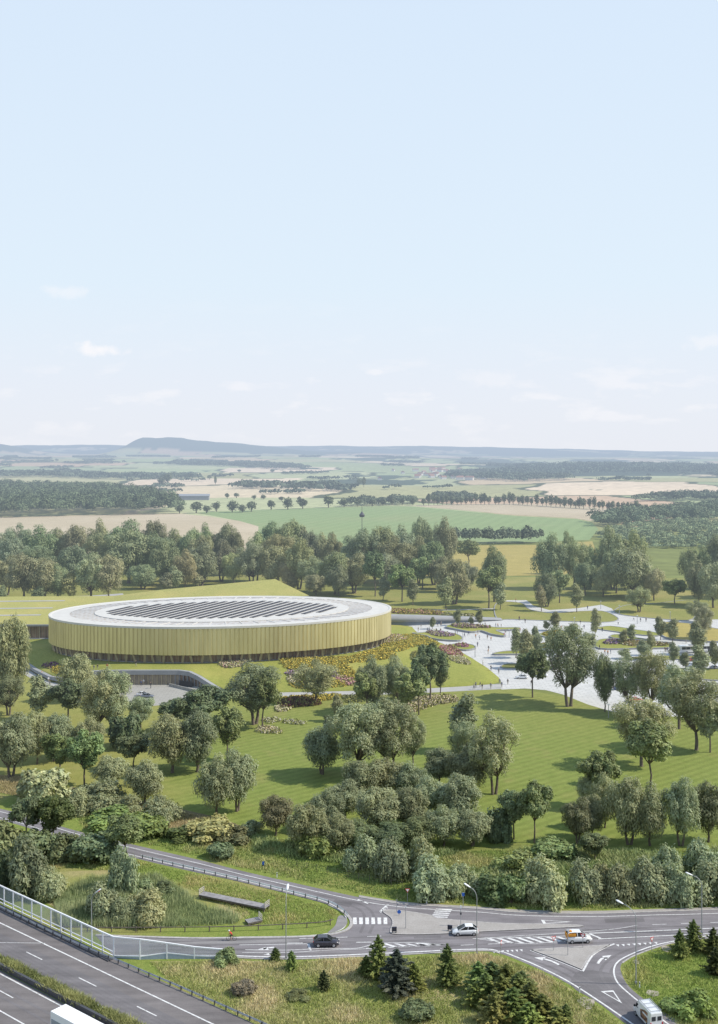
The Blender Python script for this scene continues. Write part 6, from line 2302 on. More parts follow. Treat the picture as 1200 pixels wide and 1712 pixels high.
# slender street trees on the plaza
plz = [(876, 1110, 1052, 22), (871, 1090, 1060, 14), (880, 1118, 1060, 26), (897, 1112, 1048, 20), (862, 1100, 1050, 22), (919, 1098, 1056, 14), (913, 1054, 1040, 12), (929, 1055, 1024, 18), (994, 1066, 1018, 18), (955, 1070, 1044, 26), (1043, 1078, 1054, 14), (1056, 1075, 1045, 16), (985, 1090, 1060, 32),
       (1087, 1096, 1056, 14), (1077, 1102, 1072, 24), (1104, 1070, 1032, 20), (1124, 1074, 1036, 22), (1125, 1113, 1074, 18), (1145, 1120, 1092, 18), (1167, 1095, 1040, 30), (1170, 1140, 1080, 30), (1195, 1120, 1072, 20), (1045, 1102, 1086, 20)]
plz2 = Za([(380, 240), (578, 212), (748, 218), (683, 212)])
plz += [(p[0], p[1], p[1] - q, r_) for p, q, r_ in zip(plz2, (19, 26, 28, 13), (11, 13, 13, 10))]
plz.sort()
segp = [(850, 'near the arena'), (905, 'in the left group'), (960, 'around the big tree'), (1060, 'by the flower island'), (1110, 'left of the long bus'), (2000, 'right of the long bus')]
cells = {}
for x, b, t, w in plz: cells.setdefault([nm for lim, nm in segp if x < lim][0], []).append((x, b, t, w))
for nm, l in cells.items():
    for i, (x, b, t, w) in enumerate(l):
        plant('c', x, b, t - 2, w * 1.08, f'slender plaza tree {nm}, {ORD[i]} from the left', 'slender trees on the plaza', 0, GREY)

# ------------------------------------------------ scrub between the park and the roads
SCR = 'bushes in the scrub along the roads'
for a in [
    ('d', 76, 1350, 1288, 82, 'big grey-green bush on the dry bank above the country road', GREY),
    ('s', 170, 1362, 1308, 96, 'wide grey-green bush right of the big one on the bank', GREY2),
    ('s', 128, 1366, 1318, 60, 'bush between the two big bushes on the bank', GREY2),
    ('s', 215, 1368, 1330, 60, 'low bush under the dense grey tree on the bank', GREY2),
    ('s', 268, 1388, 1332, 74, 'pale tipped bush below the twin stemmed grey tree', GREY),
    ('d', 190, 1390, 1352, 80, 'bright green bramble heap beside the country road', (0.180, 0.240, 0.075)),
    ('d', 240, 1406, 1364, 76, 'bright green bramble heap right of the first by the road', (0.173, 0.225, 0.075)),
    ('d', 300, 1412, 1382, 60, 'low green bush below the clearing', (0.165, 0.210, 0.075)),
    ('d', 352, 1412, 1372, 84, 'wide yellow-brown bush at the foot of the clearing', (0.27, 0.255, 0.11)),
    ('d', 392, 1414, 1382, 60, 'dark brownish bush right of the wide yellow-brown one', (0.16, 0.16, 0.08)),
    ('s', 418, 1404, 1374, 50, 'small pale bush above the country road', PALE),
    ('d', 368, 1440, 1412, 44, 'low dark bush in the verge above the country road', DARKL),
    ('m', 44, 1412, 1328, 54, 'dark leafy tree at the left, in front of the country road', DARKL),
    ('m', 90, 1416, 1330, 62, 'leafy tree with yellow tips in front of the country road', (0.10, 0.12, 0.04)),
    ('d', 8, 1440, 1372, 64, 'dark bush at the left edge below the country road', DARKL),
    ('d', 60, 1446, 1392, 70, 'dark bush under the two leafy trees at the left', DARKL),
    ('d', 112, 1446, 1396, 62, 'green bush at the right foot of the leafy trees', DARKL),
    ('d', 158, 1452, 1398, 76, 'big dark green bush below the country road', DARKL),
    ('m', 210, 1440, 1362, 62, 'airy small tree overhanging the country road', MAPLE),
    ('s', 46, 1504, 1400, 84, 'tall silvery willow bush behind the noise barrier', GREY2),
    ('d', 4, 1486, 1424, 50, 'dark bush at the left edge behind the noise barrier', DARKL),
    ('s', 84, 1510, 1452, 60, 'low pale willow bush right of the tall silvery one', GREY),
    ('s', 208, 1502, 1416, 54, 'upright pale willow bush in the reed hollow', PALE),
    ('s', 170, 1545, 1476, 62, 'round pale willow beside the lamp behind the barrier', GREY),
    ('s', 246, 1552, 1488, 76, 'round willow bush at the road fence, left of the cyclist', GREY),
    ('s', 206, 1550, 1500, 46, 'small willow bush between the lamp willow and the fence willow', GREY2),
    ('d', 240, 1496, 1472, 34, 'small dark bush above the reed hollow', DARKL),
    ('d', 275, 1500, 1474, 36, 'small dark bush right of its twin above the reed hollow', DARKL),
    ('d', 530, 1438, 1394, 66, 'bright leafy bush at the left foot of the thicket', (0.173, 0.217, 0.078)),
    ('s', 606, 1462, 1396, 60, 'pale round willow below the thicket, left of three', PALE),
    ('s', 655, 1478, 1402, 74, 'pale willow with visible stems below the thicket, middle of three', GREY),
    ('s', 700, 1474, 1398, 62, 'pale willow below the thicket, right of three', PALE),
    ('s', 722, 1510, 1432, 84, 'broad silvery willow beside the yield sign', PALE),
    ('s', 772, 1506, 1446, 64, 'silvery willow right of the broad one by the yield sign', PALE),
    ('d', 822, 1514, 1462, 70, 'leafy green bush above the traffic island', (0.150, 0.195, 0.075)),
    ('d', 858, 1518, 1466, 60, 'leafy green bush left of the big silver bush', (0.143, 0.188, 0.072)),
    ('s', 915, 1522, 1436, 96, 'big round silver bush at the kerb above the white van', PALE),
    ('d', 865, 1470, 1424, 70, 'low green heap of brambles behind the roadside bushes', (0.21, 0.25, 0.10)),
    ('d', 925, 1446, 1406, 70, 'low green brambles under the brownish grey tree', (0.21, 0.26, 0.10)),
    ('s', 975, 1514, 1438, 70, 'pale bush behind the kerb, right of the big silver bush', GREY),
    ('s', 1006, 1512, 1446, 60, 'pale bush right of the kerbside bush under the small dark tree', GREY),
    ('s', 1040, 1516, 1444, 70, 'olive bush left of the lamp behind the road', (0.225, 0.232, 0.128)),
    ('s', 1078, 1516, 1434, 72, 'grey bush beside the olive bush', GREY),
    ('s', 1112, 1484, 1414, 64, 'dark grey bush under the dark upright willow', GREY2),
    ('s', 1130, 1518, 1444, 70, 'silvery bush left of the right edge lamp', PALE),
    ('s', 1180, 1516, 1440, 74, 'dark silvery bush behind the right edge lamp', GREY),
    ('s', 1172, 1470, 1404, 72, 'grey bush at the right edge under the dark willow', GREY2),
    ('s', 1240, 1520, 1436, 90, 'grey bush beyond the right edge by the road', GREY),
    ('s', -40, 1500, 1400, 90, 'grey bush beyond the left edge behind the barrier', GREY),
    ('d', 380, 1620, 1588, 42, 'round dark bush at the end of the noise barrier', MAPLE),
    ('d', 696, 1716, 1678, 56, 'low dark bush at the bottom edge below the blue spruce', (0.105, 0.128, 0.060)),
    ('d', 1165, 1712, 1660, 66, 'bright green bush at the lower right edge', (0.180, 0.240, 0.068)),
    ('d', 1125, 1700, 1672, 44, 'small bright bush right of the white delivery van', (0.188, 0.240, 0.075)),
    ('d', 500, 1676, 1656, 40, 'low olive tuft bush on the grass bank, left of the small spruce', (0.195, 0.210, 0.090)),
    ('d', 408, 1668, 1642, 40, 'purple tinted bush on the grass bank by the guard rail', (0.20, 0.175, 0.125)),
]:
    plant(a[0], a[1], a[2], a[3], a[4], a[5], SCR, 0.0, a[6])

# spruces on the near bank
FIR = 'young spruces on the near grass bank'
GF = (0.19, 0.235, 0.075)
for a in [
    (632, 1645, 1566, 36, 'slim bright spruce right behind the blue spruce', GF), (612, 1637, 1598, 30, 'small bright spruce left of the blue spruce', (0.165, 0.217, 0.068)),
    (663, 1672, 1590, 60, 'fat dark blue spruce, widest on the bank', (0.093, 0.117, 0.093)), (692, 1664, 1612, 36, 'green spruce half hidden behind the right of the blue spruce', GF),
    (748, 1655, 1580, 38, 'lone cone shaped spruce on the bank below the hatching', GF), (541, 1659, 1623, 22, 'tiny spruce alone in the dry grass', (0.07, 0.09, 0.04)),
    (487, 1626, 1590, 20, 'tiny bright spruce at the road below the tall lamp', (0.180, 0.240, 0.075)), (460, 1609, 1585, 20, 'tiny spruce left of the tall lamp pole', (0.10, 0.14, 0.05)),
    (1136, 1607, 1555, 28, 'spruce on the right grass, left of its taller neighbour', GF), (1159, 1596, 1539, 30, 'taller spruce on the right grass beside the lamp', GF),
    (1192, 1602, 1552, 32, 'yellowish spruce at the right edge below the lamp', (0.12, 0.14, 0.045)), (1196, 1636, 1586, 34, 'dark spruce at the right edge under the yellowish one', (0.07, 0.09, 0.035)),
]:
    plant('f', *a[:5], FIR, 0, a[5])
clus = [(x, b, t + 3, w * 1.25) for x, b, t, w in [(800, 1668, 1606, 36), (822, 1662, 1606, 36), (846, 1672, 1610, 40), (812, 1690, 1625, 40), (838, 1700, 1628, 44), (866, 1690, 1626, 42), (886, 1704, 1640, 42), (858, 1718, 1650, 46), (826, 1722, 1655, 42), (906, 1715, 1660, 36), (884, 1728, 1674, 40), (930, 1724, 1680, 34), (946, 1718, 1676, 22), (795, 1690, 1640, 32), (872, 1672, 1622, 36)]]
clus.sort()
bk = [c for c in clus if c[1] < 1695]; ft = [c for c in clus if c[1] >= 1695]
for nm, l in (('back', bk), ('front', ft)):
    for i, (x, b, t, w) in enumerate(l):
        plant('f', x, b, t, w, f'green spruce in the big clump left of the slip road, {ORD[i]} from left in {nm}', FIR, 0, tuple(q * random.uniform(0.85, 1.15) for q in GF))

# ------------------------------------------------ small far trees in rows
def far_tree_mesh(seed, n=420):
    rr = random.Random(seed)
    cl = env_clumps(rr, 9, 6.6, 3.8, 4.4, 1.4, 2.1, 1.1, 0.6) + [(0, 0, 6, 2.6, 3.4)]
    g = leaf_mesh('tree', cl, n, 0.75, 0.5, 0.3, 0.4, 0.8, 0.2, seed, 0.3, 1.2)
    return g


FT = [far_tree_mesh(700 + s) for s in range(3)]
FTRUNK = bpy.data.meshes.new('trunk')
mb = MB(); mb.tube([(0, 0, -0.5), (0, 0, 3.5), (0.4, 0.2, 6)], [0.4, 0.3, 0.12], 6)
FTRUNK.from_pydata(mb.v, [], mb.f); FTRUNK.materials.append(M_BARK)
FARC = (0.14, 0.16, 0.09)


def far_hit(px, py):
    """where the sight line of a survey point meets the terrain"""
    u = (px - CX) / FPX; k = (py - HY) / FPX
    y = 900.0
    while y < 21000:
        if EYE - k * y <= terrain_z(u * y, y): return (u * y, y)
        y *= 1.006
    return None


def far_tree(px, base, hpx, wpx, label, group, tint=FARC, k=0):
    x, y = far_hit(px, base)
    q = FPX / y
    root = empty('small_tree', (x, y, terrain_z(x, y)), 0, label, 'tree', group)
    sc = (wpx / q / 8.6, wpx / q / 8.6, hpx / q / 11.3)
    for nm, me in (('crown', FT[k % 3]), ('trunk', FTRUNK)):
        o_ = bpy.data.objects.new(nm, me); link(o_, root); o_.scale = sc; o_.rotation_euler = (0, 0, px * 1.3)
        f = random.uniform(0.85, 1.15)
        if nm == 'crown': o_.color = (tint[0] * f, tint[1] * f, tint[2] * f, 1)


lab = 'small round dark tree in the hedgerow above the green field'
for i, (x, b, h, w) in enumerate([(328, 858, 20, 24), (362, 856, 18, 18), (388, 857, 20, 24), (420, 856, 18, 22), (453, 853, 17, 18), (481, 852, 20, 22), (506, 851, 18, 22), (549, 849, 22, 24), (575, 848, 15, 18), (598, 847, 14, 18), (622, 847, 13, 16), (640, 846, 12, 14), (300, 859, 16, 20), (345, 858, 14, 18), (405, 857, 13, 18), (655, 845, 14, 14), (672, 845, 14, 14), (690, 845, 13, 12), (708, 845, 12, 12)]):
    far_tree(x, b, h, w, lab, 'hedgerow trees above the green field', FARC, i)
lab = 'small dark tree in the avenue along the far brown field'
for i in range(46):
    x = 716 + i * 7.9
    b = 845.5 - 1.6 * math.sin(i * 0.1) + max(0, i - 18) * 0.36
    far_tree(x + random.uniform(-1.5, 1.5), b, random.uniform(14, 22), random.uniform(9, 14), lab, 'avenue along the far brown field', FARC, i)
lab = 'far grey tree among the fields below the hills'
for i, (x, b, h, w) in enumerate([(101, 787, 7, 3), (106, 787, 7, 3), (113, 787, 8, 3), (360, 812, 17, 6), (280, 810, 20, 22), (270, 812, 14, 16), (350, 802, 8, 10), (240, 800, 8, 14), (600, 812, 12, 12), (608, 815, 18, 9), (95, 772, 5, 8), (455, 790, 6, 10), (400, 790, 5, 8), (395, 833, 9, 12), (440, 835, 8, 12), (470, 838, 8, 12), (425, 836, 9, 10), (500, 838, 8, 10), (380, 834, 10, 10)]):
    far_tree(x, b, h, w, lab, 'far trees among the fields', FARC, i)


# ------------------------------------------------ woods that read as one mass
def wood(name, polys, step, hrange, n_leaf, leaf, tint, seed, kindv='stuff', z0=True, dens=1.0):
    """polys of photograph points on the ground; every crown a clump of leaf faces, joined into one mass"""
    rr = random.Random(seed)
    g = np.random.default_rng(seed)
    Vs, Cs = [], []
    for poly in polys:
        P = [far_hit(*a) for a in poly]
        if None in P or max(q_[1] for q_ in P) > 9000: continue
        x0, x1 = min(p[0] for p in P), max(p[0] for p in P); y0, y1 = min(p[1] for p in P), max(p[1] for p in P)
        yy = y0
        while yy <= y1:
            xx = x0
            while xx <= x1:
                x = xx + rr.uniform(-.4, .4) * step; y = yy + rr.uniform(-.4, .4) * step
                if inside(x, y, P) and rr.random() < dens:
                    h = rr.uniform(*hrange); r = step * rr.uniform(0.38, 0.85); zg = terrain_z(x, y)
                    d = unit(g.normal(size=(n_leaf, 3))); d[:, 2] = np.where(d[:, 2] < -0.2, -d[:, 2] * 0.6, d[:, 2])
                    lump = 0.9 + 0.25 * g.random(n_leaf)
                    p = d * np.array([r, r, h * 0.42]) * lump[:, None] + np.array([x, y, zg + h * 0.55])
                    nr = unit(d + g.normal(size=(n_leaf, 3)) * 0.45 + np.array([0, 0, .2])); a = unit(np.cross(nr, g.normal(size=(n_leaf, 3)))); b = np.cross(nr, a)
                    s = (0.7 + 0.6 * g.random(n_leaf))[:, None] * leaf
                    A, B = a * s, b * s * 0.8
                    Vs.append(np.stack([p - A, p + B, p + A, p - B], 1).reshape(-1, 3))
                    t = rr.uniform(0.62, 1.35) * (0.75 + 0.5 * g.random(n_leaf))
                    Cs.append(np.repeat(np.stack([t * tint[0], t * tint[1], t * tint[2]], 1), 4, 0))
                xx += step
            yy += step
    me = quads_mesh(name, np.concatenate(Vs), np.concatenate(Cs), M_TUFT)
    o_ = link(bpy.data.objects.new(name, me))
    return o_


o = wood('woodland', [[(-140, 862), (0, 866), (150, 862), (290, 860), (300, 856), (250, 836), (160, 826), (0, 822), (-140, 824)]], 15, (16, 27), 330, 1.15, (0.125, 0.156, 0.085), 3)
tag(o, 'dense dark deciduous wood on the left beyond the stubble field', 'wood', None, 'stuff')
o = wood('hedge_trees', [[(752, 914), (800, 912), (905, 909), (905, 906), (800, 907), (752, 909)]], 7, (9, 15), 160, 0.9, (0.125, 0.150, 0.094), 5)
tag(o, 'bluish hedge between the green field and the ochre meadow', 'hedge', None, 'stuff')
o = wood('scrub', [[(1010, 905), (1060, 960), (1120, 965), (1200, 960), (1300, 958), (1300, 880), (1200, 876), (1130, 872), (1060, 878), (1000, 895)]], 7.0, (2, 7), 110, 0.7, (0.237, 0.281, 0.150), 6, dens=0.62)
tag(o, 'soft green scrub filling the hollow on the right beyond the plaza trees', 'scrub', None, 'stuff')
o = wood('woodland', [[(985, 872), (1010, 884), (1060, 882), (1080, 876), (1140, 872), (1300, 866), (1300, 846), (1160, 852), (1090, 858), (1040, 862)]], 11, (5, 16), 190, 1.0, (0.156, 0.194, 0.112), 8, dens=0.75)
tag(o, 'dark wooded edge at the right behind the soft green scrub', 'wood', None, 'stuff')
o = wood('woodland', [[(715, 842), (760, 840), (800, 836), (780, 833), (730, 834)], [(1060, 840), (1110, 838), (1200, 838), (1320, 836), (1320, 829), (1200, 831), (1110, 833)], [(560, 848), (640, 845), (700, 843), (690, 840), (600, 843)]], 13, (8, 15), 120, 1.4, (0.125, 0.150, 0.094), 9)
tag(o, 'far dark copses along the avenue and the right horizon fields', 'wood', None, 'stuff')
strips = []
rs_ = random.Random(44)
for _ in range(70):
    x_, y_ = rs_.uniform(-100, 1300), 764 + 66 * rs_.random() ** 1.3
    L_, th_, sl_ = rs_.uniform(12, 90), rs_.uniform(0.5, 1.6), rs_.uniform(-0.03, 0.03)
    if y_ + min(0, L_ * sl_) - th_ > 763: strips.append([(x_, y_), (x_ + L_, y_ + L_ * sl_), (x_ + L_, y_ + L_ * sl_ - th_), (x_, y_ - th_)])
o = wood('hedgerows', strips, 16, (5, 12), 40, 2.2, (0.112, 0.138, 0.094), 14, dens=0.8)
tag(o, 'thin dark hedgerows between the far hazy fields', 'hedge', None, 'stuff')
o = wood('woodland', [[(790, 804), (880, 801), (940, 797), (1010, 794), (1300, 792), (1300, 782), (1180, 781), (1000, 779), (900, 781), (840, 788)]], 34, (12, 22), 46, 2.6, (0.106, 0.138, 0.094), 15)
tag(o, 'long wooded ridge in the haze at the right below the horizon', 'wood', None, 'stuff')
o = wood('woodland', [[(0, 800), (70, 798), (170, 802), (330, 802), (330, 798), (160, 796), (60, 792), (0, 794)], [(390, 818), (520, 822), (600, 824), (600, 817), (500, 815), (410, 812)], [(280, 778), (400, 782), (470, 786), (520, 784), (440, 776), (300, 772)], [(90, 795), (160, 800), (170, 795), (100, 790)], [(740, 800), (860, 806), (960, 802), (900, 792), (820, 790), (760, 792)]], 26, (10, 18), 60, 3.0, (0.106, 0.131, 0.088), 12, dens=0.8)
tag(o, 'scattered far woods among the hazy fields below the hills', 'wood', None, 'stuff')


# far village and farm
M_HOUSEWALL = plain('village wall', (0.62, 0.58, 0.52), 0.8)
M_HOUSEROOF = plain('village roof', (0.30, 0.17, 0.13), 0.8, var=0.3)
rr = random.Random(5)
hmesh = []
for s in range(3):
    L_, D_, h_ = 14 + 4 * s, 10, 6 + s
    mb = MB(); mb.box((0, 0, h_ / 2), (L_, D_, h_))
    a = bpy.data.meshes.new('wall'); a.from_pydata(mb.v, [], mb.f); a.materials.append(M_HOUSEWALL)
    mb = MB(); x, y = L_ / 2 + .5, D_ / 2 + .5
    mb.add([(-x, -y, h_ - .2), (x, -y, h_ - .2), (x, y, h_ - .2), (-x, y, h_ - .2), (-x, 0, h_ + 4), (x, 0, h_ + 4)], [(0, 1, 5, 4), (2, 3, 4, 5), (0, 4, 3), (1, 2, 5), (3, 2, 1, 0)])
    b = bpy.data.meshes.new('roof'); b.from_pydata(mb.v, [], mb.f); b.materials.append(M_HOUSEROOF)
    hmesh.append((a, b))
for i in range(44):
    px = rr.gauss(735, 32); py = rr.uniform(786, 803)
    x, y = far_hit(px, py)
    root = empty('village_house', (x, y, terrain_z(x, y) - 0.3), rr.uniform(0, 3.1), 'tiny pale house with reddish roof in the hazy far village', 'house', 'houses of the far village')
    for me in hmesh[i % 3]: link(bpy.data.objects.new(me.name.split('.')[0], me), root)
p = W(318, 836)
root = empty('farm_shed', (p.x, p.y, terrain_z(p.x, p.y)), R(3), 'long low grey shed in the fields beyond the left wood', 'shed')
mb = MB(); mb.box((0, 0, 3.5), (62, 18, 7)); mb.build('wall', M_CONC, root)
mb = MB(); mb.add([(-32, -9.5, 6.9), (32, -9.5, 6.9), (32, 9.5, 6.9), (-32, 9.5, 6.9), (-32, 0, 10), (32, 0, 10)], [(0, 1, 5, 4), (2, 3, 4, 5), (0, 4, 3), (1, 2, 5), (3, 2, 1, 0)]); mb.build('roof', M_POLE, root)
p = W(605, 905)
root = empty('mast', (p.x, p.y, 0), 0, 'thin dark mast standing in front of the green field', 'mast')
mb = MB(); mb.tube([(0, 0, 0), (0, 0, 32)], [0.35, 0.18], 6); mb.build('pole', M_DARKSTEEL, root)
mb = MB(); mb.tube([(0, 0, 22), (0, 0, 24), (0, 0, 27)], [2.2, 2.6, 0.3], 8); mb.build('head', M_DARKSTEEL, root)


# ---------------------------------------------------------------- grass tufts, reeds and flowers
def blades(name, poly, dens, h, cols, seed, nb=4, lean=0.35, w=0.05, patch=0.09, zf=None, world=False, spread=0.22, clear=None, clump=0.0):
    g = np.random.default_rng(seed)
    P = poly if world else [W2(*p) for p in poly]
    x0, x1 = min(p[0] for p in P), max(p[0] for p in P); y0, y1 = min(p[1] for p in P), max(p[1] for p in P)
    n = int((x1 - x0) * (y1 - y0) * dens)
    xs, ys = g.uniform(x0, x1, n), g.uniform(y0, y1, n)
    # vectorised inside test
    c = np.zeros(n, bool); j = len(P) - 1
    for i in range(len(P)):
        xi, yi = P[i]; xj, yj = P[j]
        if yi != yj:
            t = ((yi > ys) != (yj > ys)) & (xs < (xj - xi) * (ys - yi) / (yj - yi) + xi)
            c ^= t
        j = i
    xs, ys = xs[c], ys[c]; n = len(xs)
    ph = np.array([mnoise.fractal(Vector((x * patch, y * patch, seed)), 0.9, 2.0, 4) for x, y in zip(xs, ys)])
    if clump > 0:
        k = ph > -clump
        xs, ys, ph = xs[k], ys[k], ph[k]; n = len(xs)
    zs = np.zeros(n) if zf is None else np.array([zf(x, y) for x, y in zip(xs, ys)])
    X = np.repeat(xs, nb) + g.normal(size=n * nb) * spread; Y = np.repeat(ys, nb) + g.normal(size=n * nb) * spread; Z = np.repeat(zs, nb)
    f = np.repeat(0.75 + 0.55 * np.clip(ph, -0.8, 0.8), nb)
    hh = h * f * g.uniform(0.6, 1.25, n * nb)
    az = g.uniform(0, 2 * np.pi, n * nb)
    dx, dy = np.cos(az) * w, np.sin(az) * w
    lx, ly = g.normal(size=n * nb) * lean * hh, g.normal(size=n * nb) * lean * hh
    V = np.stack([np.stack([X - dx, Y - dy, Z], 1), np.stack([X + dx, Y + dy, Z], 1), np.stack([X + lx, Y + ly, Z + hh], 1)], 1).reshape(-1, 3)
    cA, cB = np.array(cols[0]), np.array(cols[1])
    t = np.clip(np.repeat(ph, nb) * 1.4 + 0.3 + g.normal(size=n * nb) * 0.2, 0, 1)[:, None]
    col = (cA * (1 - t) + cB * t) * g.uniform(0.7, 1.3, (n * nb, 1))
    me = quads_mesh(name, V, np.repeat(col, 3, 0), M_TUFT, 3)
    return link(bpy.data.objects.new(name, me))


GR, ST = (0.095, 0.13, 0.03), (0.27, 0.225, 0.11)
o = blades('tall_grass', [(250, 1609), (372, 1608), (480, 1609), (640, 1603), (795, 1596), (835, 1600), (868, 1612), (905, 1628), (950, 1652), (1000, 1684), (1050, 1722), (1010, 1740), (640, 1740), (440, 1714), (300, 1650)], 15, 0.6, ((0.305, 0.354, 0.104), (0.634, 0.537, 0.317)), 21, 4, 0.35, 0.05)
tag(o, 'tall dry and green grass on the bank between motorway and road', 'grass', None, 'stuff')
o = blades('tall_grass', [(1046, 1613), (1064, 1602), (1100, 1588), (1132, 1580), (1200, 1571), (1260, 1568), (1260, 1740), (1150, 1730), (1095, 1683), (1056, 1650), (1043, 1627)], 14, 0.5, ((0.293, 0.378, 0.098), (0.512, 0.488, 0.195)), 22)
tag(o, 'lush green grass on the right bank beside the slip road', 'grass', None, 'stuff')
o = blades('reeds', [(90, 1500), (150, 1470), (260, 1466), (300, 1488), (326, 1512), (400, 1536), (395, 1544), (330, 1547), (240, 1553), (100, 1550)], 16, 1.7, ((0.281, 0.336, 0.159), (0.403, 0.439, 0.232)), 23, 4, 0.14, 0.05, 0.12)
tag(o, 'grey-green reeds filling the wet hollow beside the boardwalk', 'reeds', None, 'stuff')
o = blades('tall_grass', [(120, 1415), (235, 1441), (400, 1479), (500, 1504), (550, 1518), (566, 1530), (545, 1545), (430, 1545), (330, 1490), (230, 1462), (120, 1450), (60, 1460), (0, 1470), (-40, 1440), (0, 1380)], 11, 0.5, ((0.268, 0.348, 0.091), (0.525, 0.451, 0.207)), 24, 4)
tag(o, 'meadow grass inside the bend of the country road', 'grass', None, 'stuff')
o = blades('tall_grass', [(140, 1385), (235, 1409), (330, 1431), (400, 1449), (500, 1472), (600, 1493), (667, 1504), (733, 1509), (820, 1513), (870, 1518), (987, 1520), (1200, 1513), (1250, 1500), (1250, 1420), (1100, 1424), (900, 1420), (760, 1424), (600, 1420), (430, 1412), (300, 1398), (180, 1360), (120, 1352)], 9, 0.6, ((0.244, 0.317, 0.091), (0.488, 0.451, 0.207)), 25, 4, 0.35, 0.07)
tag(o, 'weedy verge grass between the country road and the park scrub', 'grass', None, 'stuff')
o = blades('dry_grass', [(-60, 1305), (0, 1298), (70, 1302), (110, 1316), (190, 1336), (290, 1354), (395, 1384), (420, 1410), (330, 1400), (250, 1385), (120, 1350), (0, 1325), (-60, 1318)], 8, 0.6, ((0.293, 0.256, 0.110), (0.512, 0.427, 0.244)), 26, 4, 0.35, 0.07)
tag(o, 'dry straw coloured grass on the bank above the country road', 'grass', None, 'stuff')
# weeds: taller leafy growth inside the scrub
o = blades('undergrowth', [(420, 1395), (600, 1418), (760, 1426), (900, 1420), (1100, 1426), (1250, 1420), (1250, 1500), (1080, 1508), (870, 1508), (760, 1492), (640, 1462), (520, 1440), (430, 1425)], 7, 1.3, ((0.232, 0.305, 0.110), (0.415, 0.439, 0.207)), 27, 5, 0.5, 0.13, 0.07, None, False, 0.5, None, 0.15)
tag(o, 'leafy weeds between the bushes of the roadside scrub', 'undergrowth', None, 'stuff')
# shrubby planting on the motorway's central reserve
l0 = [Vector(W2(0, 1602)), Vector(W2(0, 1617))]
a, b = l0[0] - MW_DIR * 60, l0[0] + MW_DIR * 110
wv = MW_NRM * -1.7
pl = [tuple(a), tuple(b), tuple(b + wv), tuple(a + wv)]
hroot = empty('median_hedge', (*((a + b) / 2), 0), 0, 'clipped green hedge on a dark concrete wall between the motorway carriageways', 'hedge')
o = blades('foliage', pl, 34, 0.95, ((0.171, 0.195, 0.073), (0.354, 0.354, 0.146)), 28, 7, 0.5, 0.09, 0.3, None, True, 0.25)
cx_, cy_ = ((a + b) / 2)
o.data.transform(Matrix.Translation((-cx_, -cy_, 0.25))); o.parent = hroot; KIDS.setdefault(hroot.name, []).append(o)
mb = MB()
c0, c1_ = a + wv - Vector((cx_, cy_)), b + wv - Vector((cx_, cy_))
off = MW_NRM * -0.35
mb.prism([tuple(c0 + off * 0.2), tuple(c1_ + off * 0.2), tuple(c1_ + off * 1.4), tuple(c0 + off * 1.4)], 0, 0.85)
mb.build('wall', M_DARKSTEEL, hroot)
mb = MB()
mb.prism([tuple(a - Vector((cx_, cy_)) - off * 0.3), tuple(b - Vector((cx_, cy_)) - off * 0.3), tuple(c1_), tuple(c0)], 0, 0.24)
mb.build('soil_bed', M_EARTH, hroot)


# flower beds on the mound and around it
def flowers(name, label, pts, col, h=0.7, dens=3.2, on='mound', size=0.24, mix=None, closed_n=4, z=0.05):
    if on == 'mound':
        P = [on_mound(*p)[:2] for p in pts]
        zf = lambda x, y: mound_z(x, y)
    else:
        P = [W2(*p) for p in pts]; zf = lambda x, y: z
    P = [(v.x, v.y) for v in catmull([Vector((*p, 0)) for p in P], closed_n, True)]
    g = np.random.default_rng(int(pts[0][0] * 7 + pts[0][1]))
    x0, x1 = min(p[0] for p in P), max(p[0] for p in P); y0, y1 = min(p[1] for p in P), max(p[1] for p in P)
    A_, C_ = [], []
    ctr = ((x0 + x1) / 2, (y0 + y1) / 2)
    n = int((x1 - x0) * (y1 - y0) * dens)
    for _ in range(n):
        x, y = g.uniform(x0, x1), g.uniform(y0, y1)
        if not inside(x, y, P): continue
        zg = zf(x, y)
        k = 9
        d = unit(g.normal(size=(k, 3))); d[:, 2] = np.abs(d[:, 2])
        hh = h * g.uniform(0.6, 1.2)
        p = d * np.array([0.4, 0.4, hh]) + np.array([x - ctr[0], y - ctr[1], zg])
        nr = unit(d + g.normal(size=(k, 3)) * .5); a = unit(np.cross(nr, g.normal(size=(k, 3)))); b = np.cross(nr, a)
        A, B = a * size, b * size
        A_.append(np.stack([p - A, p + B, p + A, p - B], 1).reshape(-1, 3))
        c = np.array(col if (mix is None or g.random() < 0.7) else mix) * g.uniform(0.65, 1.25)
        cc = np.tile(c, (k, 1)); cc[g.random(k) < 0.45] = np.array((0.29, 0.29, 0.09)) * g.uniform(0.7, 1.2)
        C_.append(np.repeat(cc, 4, 0))
    if not A_: return
    me = quads_mesh(name, np.concatenate(A_), np.concatenate(C_), M_TUFT)
    o_ = link(bpy.data.objects.new(name, me)); o_.location = (ctr[0], ctr[1], 0.04)
    tag(o_, label, 'flower bed', 'flower beds around the arena')


